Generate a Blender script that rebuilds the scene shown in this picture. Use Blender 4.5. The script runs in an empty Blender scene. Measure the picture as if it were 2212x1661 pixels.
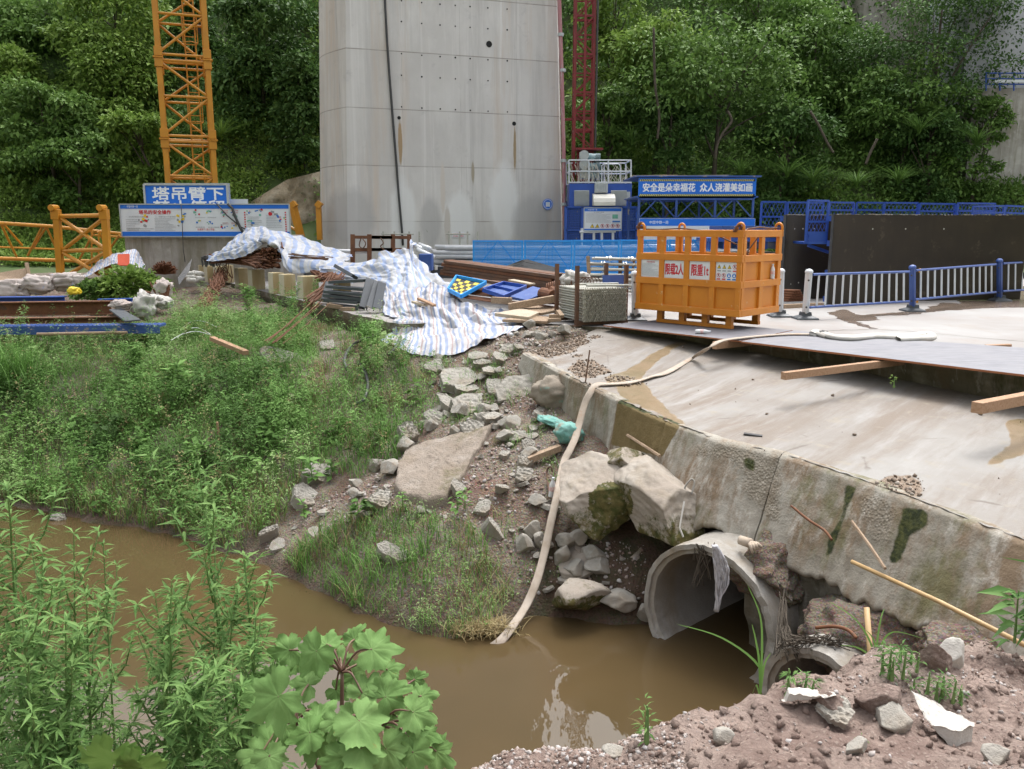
import bpy, math, random
import numpy as np
from mathutils import Vector, Matrix, Euler, noise
random.seed(7)
rng = np.random.default_rng(7)
S = bpy.context.scene
COL = S.collection
# ---------------------------------------------------------------- camera
F = 1790.0                       # focal length in pixels of a 2212 px wide frame
CAMZ = 2.0
PITCH = math.atan(340.5 / F)
cd = bpy.data.cameras.new('camera')
cam = bpy.data.objects.new('camera', cd)
COL.objects.link(cam)
cam.location = (0, 0, CAMZ)
cam.rotation_euler = (math.pi / 2 - PITCH, 0, 0)
cd.sensor_width = 36
cd.lens = 36 * F / 2212
cd.clip_start = 0.05
cd.clip_end = 3000
S.camera = cam
# ---------------------------------------------------------------- light
SUN_EL, SUN_AZ = math.radians(66), math.radians(25)
world = bpy.data.worlds.new('World')
S.world = world
world.use_nodes = True
wn, wl = world.node_tree.nodes, world.node_tree.links
wn.clear()
wo = wn.new('ShaderNodeOutputWorld')
bg = wn.new('ShaderNodeBackground')
sky = wn.new('ShaderNodeTexSky')
sky.sky_type = 'NISHITA'
sky.sun_disc = False
sky.sun_elevation = SUN_EL
sky.sun_rotation = SUN_AZ
sky.air_density = 1.0
sky.dust_density = 6.0
hs = wn.new('ShaderNodeHueSaturation')       # overcast: a nearly grey sky
hs.inputs['Saturation'].default_value = 0.22
wl.new(sky.outputs[0], hs.inputs['Color'])
wl.new(hs.outputs[0], bg.inputs[0])
bg.inputs[1].default_value = 0.15
wl.new(bg.outputs[0], wo.inputs[0])
ld = bpy.data.lights.new('sun', 'SUN')
ld.energy = 0.5
ld.angle = math.radians(25)
ld.color = (1, 0.985, 0.96)
sun = bpy.data.objects.new('sun', ld)
COL.objects.link(sun)
_d = Vector((math.sin(SUN_AZ) * math.cos(SUN_EL), math.cos(SUN_AZ) * math.cos(SUN_EL), math.sin(SUN_EL)))
sun.rotation_euler = _d.to_track_quat('Z', 'Y').to_euler()
sun.location = (0, 0, 60)
S.view_settings.view_transform = 'Standard'
S.view_settings.look = 'None'
S.view_settings.exposure = 1.35
S.view_settings.gamma = 1

# ---------------------------------------------------------------- measuring helpers
_c, _s = math.cos(PITCH), math.sin(PITCH)
def ray(vx, vy):
    a, b = (vx - 1106) / F, -(vy - 830.5) / F
    return Vector((a, _c + b * _s, -_s + b * _c))
def W(vx, vy, z):                # point on the level z seen at (vx, vy)
    r = ray(vx, vy); t = (z - CAMZ) / r.z
    return Vector((0, 0, CAMZ)) + r * t
def D(vx, vy, y):                # point at distance y in front of the camera
    r = ray(vx, vy)
    return Vector((0, 0, CAMZ)) + r * (y / r.y)
def proj(x, y, z):               # arrays ok
    dz = z - CAMZ
    dep = y * _c - dz * _s
    up = y * _s + dz * _c
    return 1106 + F * x / dep, 830.5 - F * up / dep

# ---------------------------------------------------------------- object helpers
def tag(o, label=None, cat=None, group=None, kind=None):
    if label: o['label'] = label; o['kind'] = kind or 'thing'
    if cat: o['category'] = cat
    if group: o['group'] = group
    if kind: o['kind'] = kind
    return o
def thing(name, label, cat, loc=(0, 0, 0), rz=0.0, group=None):
    o = bpy.data.objects.new(name, None)
    COL.objects.link(o)
    o.empty_display_size = 0.2
    o.location = loc
    o.rotation_euler = (0, 0, rz)
    return tag(o, label, cat, group)
def kids(o): return [c for c in COL.objects if c.parent == o]
def dup(o, parent=None, loc=None, rz=None, label=None, group=None):
    c = o.copy()
    COL.objects.link(c)
    if parent: c.parent = parent
    if loc is not None: c.location = loc
    if rz is not None: c.rotation_euler = (0, 0, rz) if not hasattr(rz, '__len__') else rz
    if label: c['label'] = label
    if group: c['group'] = group
    for k in list(o.children): dup(k, c)
    return c
def basemat(p): return Matrix.Translation(p.location) @ p.rotation_euler.to_matrix().to_4x4()
def rotz(v, a):
    ca, sa = math.cos(a), math.sin(a)
    return Vector((v[0] * ca - v[1] * sa, v[0] * sa + v[1] * ca, v[2]))

class MB:
    """collects shapes and links them as ONE mesh object"""
    def __init__(s): s.v, s.f, s.m, s.uv = [], [], [], None
    def add(s, vs, fs, mi=0):
        b = len(s.v)
        s.v += [Vector(p) for p in vs]
        s.f += [tuple(i + b for i in f) for f in fs]
        s.m += [mi] * len(fs)
        return s
    def box(s, c, size, rot=None, mi=0):
        hx, hy, hz = size[0] / 2, size[1] / 2, size[2] / 2
        vs = [Vector((x, y, z)) for x in (-hx, hx) for y in (-hy, hy) for z in (-hz, hz)]
        if rot is not None:
            R = rot if isinstance(rot, Matrix) else Euler(rot).to_matrix()
            vs = [R @ p for p in vs]
        c = Vector(c)
        return s.add([p + c for p in vs], [(0, 1, 3, 2), (4, 6, 7, 5), (0, 4, 5, 1), (2, 3, 7, 6), (0, 2, 6, 4), (1, 5, 7, 3)], mi)
    def bar(s, a, b, w, h, up=(0, 0, 1), mi=0):       # box section between two points
        a, b = Vector(a), Vector(b)
        d = (b - a); L = d.length
        if L < 1e-6: return s
        d /= L; up = Vector(up)
        if abs(d.dot(up)) > .98: up = Vector((0, 1, 0))
        x = d.cross(up).normalized(); z = x.cross(d)
        R = Matrix((x, d, z)).transposed()
        return s.box((a + b) / 2, (w, L, h), R, mi)
    def tube(s, pts, r, n=8, mi=0, cap=True, hollow=0):
        pts = [Vector(p) for p in pts]
        rs = r if hasattr(r, '__len__') else [r] * len(pts)
        b = len(s.v); ref = Vector((0, 0, 1)); rings = []
        for i, p in enumerate(pts):
            d = (pts[min(i + 1, len(pts) - 1)] - pts[max(i - 1, 0)])
            d = d.normalized() if d.length > 1e-9 else Vector((0, 0, 1))
            if i == 0:
                u = d.cross(ref)
                if u.length < .05: u = d.cross(Vector((0, 1, 0)))
                u.normalize()
            else:
                u = (u - d * u.dot(d))
                u = u.normalized() if u.length > 1e-6 else d.orthogonal().normalized()
            w = d.cross(u)
            for k in range(n):
                a = 2 * math.pi * k / n
                s.v.append(p + (u * math.cos(a) + w * math.sin(a)) * rs[i])
        for i in range(len(pts) - 1):
            for k in range(n):
                k2 = (k + 1) % n
                s.f.append((b + i * n + k, b + i * n + k2, b + (i + 1) * n + k2, b + (i + 1) * n + k)); s.m.append(mi)
        if cap:
            s.f.append(tuple(b + k for k in reversed(range(n)))); s.m.append(mi)
            e = b + (len(pts) - 1) * n
            s.f.append(tuple(e + k for k in range(n))); s.m.append(mi)
        return s
    def lathe(s, prof, n=16, c=(0, 0, 0), mi=0):       # prof: (r, z) list
        c = Vector(c); b = len(s.v)
        for r, z in prof:
            for k in range(n):
                a = 2 * math.pi * k / n
                s.v.append(c + Vector((r * math.cos(a), r * math.sin(a), z)))
        for i in range(len(prof) - 1):
            for k in range(n):
                k2 = (k + 1) % n
                s.f.append((b + i * n + k, b + i * n + k2, b + (i + 1) * n + k2, b + (i + 1) * n + k)); s.m.append(mi)
        s.f.append(tuple(b + k for k in reversed(range(n)))); s.m.append(mi)
        e = b + (len(prof) - 1) * n
        s.f.append(tuple(e + k for k in range(n))); s.m.append(mi)
        return s
    def prism(s, poly, z0, z1, mi=0):                  # poly: ccw xy list
        n = len(poly)
        vs = [(p[0], p[1], z0) for p in poly] + [(p[0], p[1], z1) for p in poly]
        fs = [tuple(reversed(range(n))), tuple(range(n, 2 * n))] + [(i, (i + 1) % n, n + (i + 1) % n, n + i) for i in range(n)]
        return s.add(vs, fs, mi)
    def grid(s, rows, mi=0, close=False):              # rows of equal point lists
        b = len(s.v); nr, nc = len(rows), len(rows[0])
        for r in rows: s.v += [Vector(p) for p in r]
        for i in range(nr - 1):
            for j in range(nc - (0 if close else 1)):
                j2 = (j + 1) % nc
                s.f.append((b + i * nc + j, b + i * nc + j2, b + (i + 1) * nc + j2, b + (i + 1) * nc + j)); s.m.append(mi)
        return s
    def build(s, name, mat, parent=None, world=False, smooth=False, bevel=0):
        me = bpy.data.meshes.new(name)
        vs = s.v
        if parent is not None and world:
            M = basemat(parent)
            if parent.parent is not None: M = basemat(parent.parent) @ M
            M = M.inverted(); vs = [M @ p for p in vs]
        org = Vector((0, 0, 0))
        if parent is None:
            xs = [p.x for p in vs]; ys = [p.y for p in vs]; zs = [p.z for p in vs]
            org = Vector(((min(xs) + max(xs)) / 2, (min(ys) + max(ys)) / 2, min(zs)))
            vs = [p - org for p in vs]
        me.from_pydata([tuple(p) for p in vs], [], s.f)
        for m in (mat if isinstance(mat, (list, tuple)) else [mat]): me.materials.append(m)
        if any(s.m): me.polygons.foreach_set('material_index', s.m)
        if smooth: me.polygons.foreach_set('use_smooth', [True] * len(s.f))
        o = bpy.data.objects.new(name, me)
        COL.objects.link(o)
        o.location = org
        if parent is not None: o.parent = parent
        if bevel:
            md = o.modifiers.new('bevel', 'BEVEL'); md.width = bevel; md.segments = 2; md.limit_method = 'ANGLE'
        if smooth == 'auto': 
            me.polygons.foreach_set('use_smooth', [False] * len(s.f))
        return o
    def solo(s, name, mat, label, cat, group=None, smooth=False, bevel=0):
        return tag(s.build(name, mat, None, False, smooth, bevel), label, cat, group)
def struct(mb, name, mat, smooth=False): return tag(mb.build(name, mat, None, False, smooth), kind='structure')

def np_mesh(name, V, Fc, mat, parent=None, tint=None, smooth=False, org=None):
    """fast mesh from arrays; Fc (M,k)"""
    V = np.asarray(V, dtype=np.float32); Fc = np.asarray(Fc, dtype=np.int32)
    if org is not None: V = V - np.asarray(org, dtype=np.float32)
    me = bpy.data.meshes.new(name)
    n, (m, k) = len(V), Fc.shape
    me.vertices.add(n); me.vertices.foreach_set('co', V.ravel())
    me.loops.add(m * k); me.loops.foreach_set('vertex_index', Fc.ravel())
    me.polygons.add(m)
    me.polygons.foreach_set('loop_start', np.arange(0, m * k, k, dtype=np.int32))
    me.polygons.foreach_set('loop_total', np.full(m, k, dtype=np.int32))
    if smooth: me.polygons.foreach_set('use_smooth', np.ones(m, dtype=bool))
    if tint is not None:
        at = me.attributes.new('tint', 'FLOAT', 'POINT'); at.data.foreach_set('value', np.asarray(tint, dtype=np.float32))
    me.update(calc_edges=True)
    me.materials.append(mat)
    o = bpy.data.objects.new(name, me)
    COL.objects.link(o)
    if org is not None: o.location = org
    if parent is not None: o.parent = parent
    return o
def frames(dirs, roll):
    """rotation matrices (N,3,3) whose y axis follows dirs"""
    y = dirs / np.maximum(np.linalg.norm(dirs, axis=1, keepdims=True), 1e-9)
    up = np.tile([0, 0, 1.0], (len(y), 1)); bad = np.abs(y[:, 2]) > .97
    up[bad] = [1, 0, 0]
    x = np.cross(y, up); x /= np.linalg.norm(x, axis=1, keepdims=True)
    z = np.cross(x, y)
    c, s_ = np.cos(roll)[:, None], np.sin(roll)[:, None]
    x2, z2 = x * c + z * s_, z * c - x * s_
    return np.stack([x2, y, z2], axis=2)
def spread(tv, tf, pos, R, sc, tint):
    """copies of a template; sc (N,) or (N,3)"""
    tv = np.asarray(tv, float); tf = np.asarray(tf)
    sc = np.asarray(sc, float)
    if sc.ndim == 1: sc = np.repeat(sc[:, None], 3, 1)
    P = tv[None] * sc[:, None, :]
    V = np.einsum('nij,nkj->nki', R, P) + pos[:, None, :]
    N, k = len(pos), len(tv)
    Fc = (tf[None] + (np.arange(N) * k)[:, None, None]).reshape(-1, tf.shape[1])
    return V.reshape(-1, 3), Fc, np.repeat(tint, k)
def cat_mesh(parts):
    Vs, Fs, Ts, b = [], [], [], 0
    for V, Fc, T in parts:
        Vs.append(V); Fs.append(Fc + b); Ts.append(T); b += len(V)
    return np.concatenate(Vs), np.concatenate(Fs), np.concatenate(Ts)
LEAF = ([(0, 0, 0), (-.27, .45, .1), (0, 1, -.1), (.27, .45, .1), (0, .45, 0)], [(0, 4, 1), (4, 2, 1), (0, 3, 4), (4, 3, 2)])
LANCE = ([(0, 0, 0), (-.11, .4, .05), (0, 1, -.22), (.11, .4, .05), (0, .42, 0)], [(0, 4, 1), (4, 2, 1), (0, 3, 4), (4, 3, 2)])
def blade_t(bend=.5, w=.03, n=4):
    v, f = [], []
    for i in range(n):
        t = i / n
        ww = w * (1 - t * .75)
        y, z = bend * t * t, t * (1 - .25 * bend * t)
        v += [(-ww, y, z), (ww, y, z)]
    v.append((0, bend, 1 - .3 * bend))
    for i in range(n - 1):
        a = 2 * i
        f += [(a, a + 1, a + 3), (a, a + 3, a + 2)]
    a = 2 * (n - 1)
    f.append((a, a + 1, a + 2))
    return v, f

# ---------------------------------------------------------------- materials
def rgb(h):                      # sRGB hex to linear
    h = h.lstrip('#'); c = [int(h[i:i + 2], 16) / 255 for i in (0, 2, 4)]
    return tuple(x / 12.92 if x <= .04045 else ((x + .055) / 1.055) ** 2.4 for x in c) + (1,)
def col(c): return rgb(c) if isinstance(c, str) else (tuple(c) + (1,))[:4]
class NT:
    def __init__(s, name):
        s.m = bpy.data.materials.new(name); s.m.use_nodes = True
        s.n, s.l = s.m.node_tree.nodes, s.m.node_tree.links
        s.b = s.n['Principled BSDF']
        s.tc = None
    def new(s, t, **kw):
        q = s.n.new(t)
        for k, v in kw.items(): setattr(q, k, v)
        return q
    def co(s, scale=(1, 1, 1), rot=(0, 0, 0), kind='Object'):
        if s.tc is None: s.tc = s.new('ShaderNodeTexCoord')
        mp = s.new('ShaderNodeMapping')
        mp.inputs['Scale'].default_value = scale
        mp.inputs['Rotation'].default_value = rot
        s.l.new(s.tc.outputs[kind], mp.inputs[0])
        return mp.outputs[0]
    def noise(s, scale, detail=4, rough=.55, vec=None, dist=0):
        q = s.new('ShaderNodeTexNoise')
        q.inputs['Scale'].default_value = scale; q.inputs['Detail'].default_value = detail
        q.inputs['Roughness'].default_value = rough; q.inputs['Distortion'].default_value = dist
        s.l.new(vec if vec is not None else s.co(), q.inputs['Vector'])
        return q.outputs[0]
    def voro(s, scale, vec=None, feature='F1', out=0):
        q = s.new('ShaderNodeTexVoronoi', feature=feature)
        q.inputs['Scale'].default_value = scale
        s.l.new(vec if vec is not None else s.co(), q.inputs['Vector'])
        return q.outputs[out]
    def ramp(s, fac, stops):
        q = s.new('ShaderNodeValToRGB'); e = q.color_ramp.elements
        while len(e) < len(stops): e.new(.5)
        for i, (p, c) in enumerate(stops):
            e[i].position = p; e[i].color = col(c) if not isinstance(c, (int, float)) else (c, c, c, 1)
        s.l.new(fac, q.inputs[0])
        return q.outputs[0]
    def mix(s, fac, a, b, mode='MIX'):
        q = s.new('ShaderNodeMix', data_type='RGBA', blend_type=mode)
        for i, x in ((0, fac), (6, a), (7, b)):
            if isinstance(x, bpy.types.NodeSocket): s.l.new(x, q.inputs[i])
            elif i == 0: q.inputs[0].default_value = x
            else: q.inputs[i].default_value = col(x)
        return q.outputs[2]
    def math(s, op, a, b=0.0):
        q = s.new('ShaderNodeMath', operation=op)
        for i, x in ((0, a), (1, b)):
            if isinstance(x, bpy.types.NodeSocket): s.l.new(x, q.inputs[i])
            else: q.inputs[i].default_value = x
        return q.outputs[0]
    def sepz(s, kind='Object', ax=2):
        q = s.new('ShaderNodeSeparateXYZ'); s.l.new(s.co(kind=kind), q.inputs[0]); return q.outputs[ax]
    def attr(s, name='tint'):
        q = s.new('ShaderNodeAttribute'); q.attribute_name = name; return q.outputs['Fac']
    def bump(s, h, strength=.3, dist=.02):
        q = s.new('ShaderNodeBump'); q.inputs['Strength'].default_value = strength; q.inputs['Distance'].default_value = dist
        s.l.new(h, q.inputs['Height']); s.l.new(q.outputs[0], s.b.inputs['Normal'])
    def fin(s, c, rough=.8, metal=0, spec=.5):
        for k, x in (('Base Color', c), ('Roughness', rough), ('Metallic', metal), ('Specular IOR Level', spec)):
            if isinstance(x, bpy.types.NodeSocket): s.l.new(x, s.b.inputs[k])
            else: s.b.inputs[k].default_value = col(x) if k == 'Base Color' else x
        return s.m
def pm(name, c, c2=None, scale=3, rough=.6, metal=0, bump=.0, bscale=30, amt=.5, wear=None, wscale=6, wlim=.62, spec=.5, stretch=(1, 1, 1), rust=None):
    """painted / plain surface: two tones, optional worn patches"""
    t = NT(name)
    c2 = c2 or c
    f = t.ramp(t.noise(scale, 5, .6, t.co(stretch)), [(.5 - .25 * amt - .05, 0.0), (.5 + .25 * amt + .05, 1.0)])
    k = t.mix(f, c, c2)
    if wear:
        w = t.ramp(t.noise(wscale, 8, .7, t.co(stretch)), [(wlim, 0.0), (wlim + .05, 1.0)])
        k = t.mix(w, k, wear)
    if bump: t.bump(t.noise(bscale, 4), bump, .01)
    return t.fin(k, rough, metal, spec)
def leafmat(name, stops, trans=.25, rough=.55):
    t = NT(name)
    k = t.ramp(t.attr(), stops)
    t.fin(k, rough, 0, .12)
    tr = t.new('ShaderNodeBsdfTranslucent'); t.l.new(k, tr.inputs[0])
    mx = t.new('ShaderNodeMixShader'); mx.inputs[0].default_value = trans
    t.l.new(t.b.outputs[0], mx.inputs[1]); t.l.new(tr.outputs[0], mx.inputs[2])
    t.l.new(mx.outputs[0], t.n['Material Output'].inputs[0])
    return t.m

def concrete(name, base, dark, light, streak=.5, bump=.25, rough=.85, moss=None, brown=None, grain=1.0):
    t = NT(name)
    n1 = t.noise(.5, 6, .6)
    k = t.mix(t.ramp(n1, [(.35, 0.0), (.65, 1.0)]), base, dark)
    n2 = t.noise(2.2, 8, .65)
    k = t.mix(t.ramp(n2, [(.5, 0.0), (.72, .8)]), k, light)
    if streak:
        st = t.noise(3.5, 5, .7, t.co((1, 1, .05)))
        k = t.mix(t.math('MULTIPLY', t.ramp(st, [(.48, 0.0), (.68, 1.0)]), streak), k, dark)
        st2 = t.noise(7, 4, .7, t.co((1, 1, .03)))
        k = t.mix(t.math('MULTIPLY', t.ramp(st2, [(.58, 0.0), (.66, 1.0)]), streak * .8), k, light)
    if brown:
        st3 = t.noise(1.6, 5, .65, t.co((1, 1, .18)))
        k = t.mix(t.math('MULTIPLY', t.ramp(st3, [(.5, 0.0), (.68, 1.0)]), .75), k, brown)
    if moss:
        st4 = t.noise(1.1, 8, .7, t.co((1, 1, .3)))
        k = t.mix(t.math('MULTIPLY', t.ramp(st4, [(.57, 0.0), (.66, 1.0)]), .85), k, moss)
    sp = t.noise(60 * grain, 3, .7)
    k = t.mix(t.math('MULTIPLY', t.ramp(sp, [(.55, 0.0), (.7, 1.0)]), .25), k, dark)
    h = t.math('ADD', t.math('MULTIPLY', sp, .5), t.noise(9 * grain, 6, .7))
    t.bump(h, bump, .03)
    return t.fin(k, rough, 0, .3)
M = {}
M['pier'] = None
M['wallc'] = concrete('retaining concrete', (.44, .41, .36), (.27, .24, .19), (.52, .49, .45), .6, .35, .85, (.08, .085, .035), (.27, .20, .12))
M['slabc'] = concrete('broken slab concrete', (.36, .34, .3), (.24, .22, .19), (.46, .44, .4), 0, .6, .9, None, (.25, .2, .145))
M['oldc'] = concrete('old rough concrete', (.27, .25, .21), (.11, .1, .075), (.36, .34, .3), .4, .9, .9, (.05, .06, .02), (.15, .11, .07), .5)
M['pipec'] = concrete('pipe concrete', (.38, .36, .33), (.22, .2, .17), (.5, .48, .45), .3, .5, .88, None, (.25, .2, .14))
M['blockc'] = concrete('cream concrete', (.5, .43, .28), (.36, .28, .15), (.58, .53, .4), .7, .25, .85, None, (.34, .25, .11))
M['blocklit'] = concrete('lit block end', (.58, .55, .42), (.46, .42, .28), (.66, .63, .52), .5, .2, .85)  # lighter copy of the cream concrete: light on the left faces put into colour
M['basec'] = concrete('foundation concrete', (.43, .41, .38), (.22, .2, .17), (.52, .5, .47), .7, .2, .88, None, (.2, .18, .12))
M['blue'] = pm('blue paint', (.02, .068, .33), (.03, .09, .38), 2, .4, wear=(.25, .22, .22), wlim=.68, wscale=5)
M['blue2'] = pm('dull blue paint', (.028, .07, .26), (.045, .1, .3), 3, .5, wear=(.3, .26, .24), wlim=.6, wscale=3)
M['bluerail'] = pm('railing blue', (.03, .07, .26), (.045, .1, .32), 3, .4, wear=(.5, .5, .52), wlim=.66, wscale=9)
M['bluesign'] = pm('sign blue', (.012, .14, .62), (.015, .16, .66), 1, .35)
M['bluemesh'] = pm('mesh blue', (.02, .27, .72), (.03, .33, .8), 2, .45)
M['white'] = pm('white paint', (.6, .63, .66), (.52, .55, .58), 3, .45, wear=(.45, .44, .42), wlim=.66)
M['signwhite'] = pm('sign white', (.72, .75, .78), (.65, .68, .72), 2, .4)
M['orange'] = pm('orange paint', (.64, .235, .022), (.56, .195, .02), 2, .42, bump=.05, bscale=12, wear=(.62, .42, .22), wlim=.63, wscale=9)
M['yellow'] = pm('crane yellow', (.54, .235, .014), (.46, .19, .014), 2, .42, wear=(.3, .15, .03), wlim=.66)
M['rust'] = pm('rusty steel', (.11, .042, .02), (.19, .075, .03), 6, .8, bump=.3, bscale=40, wear=(.09, .05, .035), wlim=.57)
M['rustdark'] = pm('dark rusty steel', (.075, .05, .038), (.17, .075, .035), 4, .7, bump=.2, bscale=30, amt=.8)
M['rustrail'] = pm('rust brown steel', (.12, .05, .028), (.19, .08, .035), 5, .75, bump=.2)
M['steel'] = pm('dark steel', (.06, .06, .062), (.1, .1, .1), 4, .55, .2)
M['greysteel'] = pm('grey painted steel', (.05, .058, .07), (.07, .08, .09), 3, .5, wear=(.2, .2, .2), wlim=.68)
M['galv'] = pm('galvanised steel', (.56, .58, .6), (.68, .69, .7), 5, .3, .35)
M['scaff'] = pm('scaffold tube', (.34, .35, .31), (.46, .45, .4), 6, .6, .15, wear=(.25, .21, .15), wlim=.6)
M['scaffend'] = pm('tube ledger head', (.3, .285, .235), (.46, .44, .37), 30, .7, .2, wear=(.12, .1, .07), wlim=.55)
M['ply'] = NT('grey film plywood')
t = M['ply']; k = t.mix(t.ramp(t.noise(6, 7, .7, t.co((.5, 3, 1))), [(.35, 0.0), (.68, 1.0)]), (.14, .14, .16), (.25, .25, .27))
k = t.mix(t.ramp(t.noise(1.2, 4, .6), [(.45, 0.0), (.7, .7)]), k, (.22, .215, .23)); M['ply'] = t.fin(k, .6, 0, .4)
M['plyedge'] = pm('plywood edge', (.35, .14, .06), (.28, .1, .045), 8, .8)
def wood(name, a, b):
    t = NT(name); v = t.co((1, 1, 1)); w = t.noise(5, 6, .65, t.co((8, 1.0, 8)))
    k = t.mix(t.ramp(w, [(.35, 0.0), (.65, 1.0)]), a, b); k = t.mix(t.ramp(t.noise(2.5, 4), [(.5, 0.0), (.75, .5)]), k, tuple(x * .6 for x in a))
    t.bump(w, .3, .006); return t.fin(k, .8, 0, .25)
M['timber'] = wood('pale timber', (.32, .19, .11), (.42, .27, .18))
M['oldwood'] = wood('weathered timber', (.24, .17, .11), (.38, .28, .2))
M['board'] = wood('pale board', (.5, .42, .32), (.4, .33, .25))
M['bamboo'] = pm('bamboo', (.5, .34, .17), (.42, .27, .12), 6, .5)
M['red'] = pm('red paint', (.2, .014, .016), (.15, .012, .014), 3, .45)
M['redorange'] = pm('red orange sheet', (.62, .08, .025), (.55, .07, .02), 3, .5)
M['redtext'] = pm('red print', (.55, .015, .03), None, 1, .5)
M['whitetext'] = pm('white print', (.82, .84, .86), None, 1, .5)
M['greytext'] = pm('grey print', (.3, .31, .33), None, 1, .5)
M['bluetext'] = pm('blue print', (.02, .17, .55), None, 1, .5)
M['greenprint'] = pm('green print', (.12, .36, .25), (.2, .5, .4), 9, .5)
M['yellowprint'] = pm('yellow print', (.8, .58, .03), None, 1, .5)
M['blackprint'] = pm('black print', (.02, .02, .022), None, 1, .5)
M['rubber'] = pm('black rubber', (.025, .025, .027), (.04, .04, .042), 5, .6)
M['hose'] = pm('hose canvas', (.43, .37, .31), (.33, .27, .21), 5, .85, bump=.2, bscale=60, wear=(.36, .27, .2), wscale=3, wlim=.56)
M['sack'] = pm('white sack', (.52, .5, .47), (.42, .4, .36), 4, .8, bump=.3, bscale=14)
M['dirtysack'] = pm('dirty sack', (.5, .45, .42), (.36, .29, .26), 3, .85, bump=.4, bscale=10, wear=(.2, .25, .42), wscale=2.5, wlim=.6)
M['rag'] = pm('grey rag', (.48, .47, .49), (.36, .35, .37), 9, .95, bump=.6, bscale=25)
M['glove'] = pm('dirty glove', (.48, .4, .32), (.36, .29, .22), 9, .95, bump=.4, bscale=40)
M['plastic'] = pm('clear bottle', (.7, .7, .7), (.62, .62, .64), 4, .2)
M['pvc'] = pm('white pipe', (.58, .57, .53), (.5, .48, .43), 4, .4)
M['teal'] = pm('teal net', (.11, .3, .26), (.2, .38, .34), 7, .85, bump=.8, bscale=30, wear=(.24, .25, .2), wscale=5, wlim=.53)
M['tealdirty'] = pm('muddy teal net', (.2, .165, .125), (.27, .235, .19), 7, .9, bump=.7, bscale=20, wear=(.12, .3, .26), wscale=4, wlim=.6)
M['cable'] = pm('black cable', (.03, .03, .032), (.05, .05, .05), 4, .5)
M['hole'] = pm('deep hole', (.012, .012, .012), None, 1, .9)
M['bark'] = pm('bark', (.05, .04, .028), (.1, .08, .06), 6, .9, bump=.5, bscale=18)
M['stem'] = pm('green stem', (.1, .2, .05), (.16, .25, .08), 8, .6)
M['redstem'] = pm('reddish stem', (.13, .06, .05), (.2, .14, .08), 6, .6)
M['film'] = pm('dark film plywood', (.02, .015, .01), (.036, .027, .016), 1.2, .36, amt=.9, wear=(.055, .042, .028), wlim=.6, wscale=2.2, spec=.3)
M['motor'] = pm('grey motor', (.42, .45, .46), (.5, .52, .52), 5, .4, .3)
M['cream'] = pm('cream plastic', (.7, .68, .6), (.64, .62, .55), 3, .4)
M['net'] = pm('beige net cord', (.55, .52, .45), None, 3, .9)
# ================================================================ SETTING
def inpoly(px, py, poly):
    px, py = np.asarray(px, float), np.asarray(py, float)
    r = np.zeros(px.shape, bool); n = len(poly)
    for i in range(n):
        x1, y1 = poly[i]; x2, y2 = poly[(i + 1) % n]
        if y1 == y2: continue
        c = ((y1 > py) != (y2 > py)) & (px < (x2 - x1) * (py - y1) / (y2 - y1) + x1)
        r ^= c
    return r
def z3(l): return [((2000 + .6021 * x) / 1.852, (1250 + .6021 * y) / 1.852) for x, y in l]
def z8(l): return [((3000 + .4955 * x) / 1.852, (700 + .4955 * y) / 1.852) for x, y in l]
def z4(l): return [((2900 + .6019 * x) / 1.852, (1250 + .6019 * y) / 1.852) for x, y in l]
def nz(x, y, z=0.0, sc=1.0):
    return noise.noise(Vector((x * sc, y * sc, z * sc)))
def fbm(X, Y, sc, seed=0, octs=4):
    """value noise on arrays"""
    out = np.zeros_like(X, dtype=float); a = 1.0
    r = np.random.default_rng(seed); tot = 0
    for o in range(octs):
        G = r.random((64, 64)); x, y = X * sc, Y * sc
        xi, yi = np.floor(x).astype(int), np.floor(y).astype(int)
        fx, fy = x - xi, y - yi
        fx, fy = fx * fx * (3 - 2 * fx), fy * fy * (3 - 2 * fy)
        g = lambda i, j: G[(xi + i) % 64, (yi + j) % 64]
        out += a * ((g(0, 0) * (1 - fx) + g(1, 0) * fx) * (1 - fy) + (g(0, 1) * (1 - fx) + g(1, 1) * fx) * fy - .5)
        tot += a; a *= .5; sc *= 2.03
    return out / tot * 2
WZ = -2.8
PLAT = [W(*p, 0) for p in [(1290, 706), (1420, 715), (1560, 728), (1720, 745), (1900, 768), (2060, 788), (2212, 806), (2700, 880)]]
PLAT += [Vector((30, 12, 0)), Vector((40, 60, 0)), Vector((-9, 60, 0))]
PLAT += [W(*p, 0) for p in [(455, 602), (520, 616), (570, 630), (640, 646), (700, 660), (770, 680), (815, 690), (862, 700), (960, 696), (1080, 690), (1200, 700)]]
def rough_line(pts, step, amp, seed, closed=True, skip=()):
    out = []; n = len(pts)
    for i in range(n if closed else n - 1):
        a, b = pts[i], pts[(i + 1) % n]
        out.append(a.copy())
        L = (b - a).length
        if i in skip or L > 12: continue
        k = int(L / step)
        nn = Vector((-(b - a).y, (b - a).x, 0)).normalized()
        for j in range(1, k):
            p = a.lerp(b, j / k)
            out.append(p + nn * amp * nz(p.x * 2.3 + seed, p.y * 2.3) + nn * amp * .5 * nz(p.x * 9 + seed, p.y * 9))
    if not closed: out.append(pts[-1].copy())
    return out
UP = [(1290, 710, -.04), (1420, 728, -.1), (1560, 738, -.14), (1720, 757, -.2), (1900, 790, -.28), (2080, 826, -.36), (2212, 852, -.4), (2700, 980, -.55)]
LIP = [(1130, 762, -.2), (1210, 802, -.33), (1320, 854, -.44), (1440, 909, -.5), (1560, 950, -.52), (1685, 977, -.53), (1850, 1030, -.57), (2000, 1085, -.61), (2212, 1165, -.66), (2700, 1350, -.75)]
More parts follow.
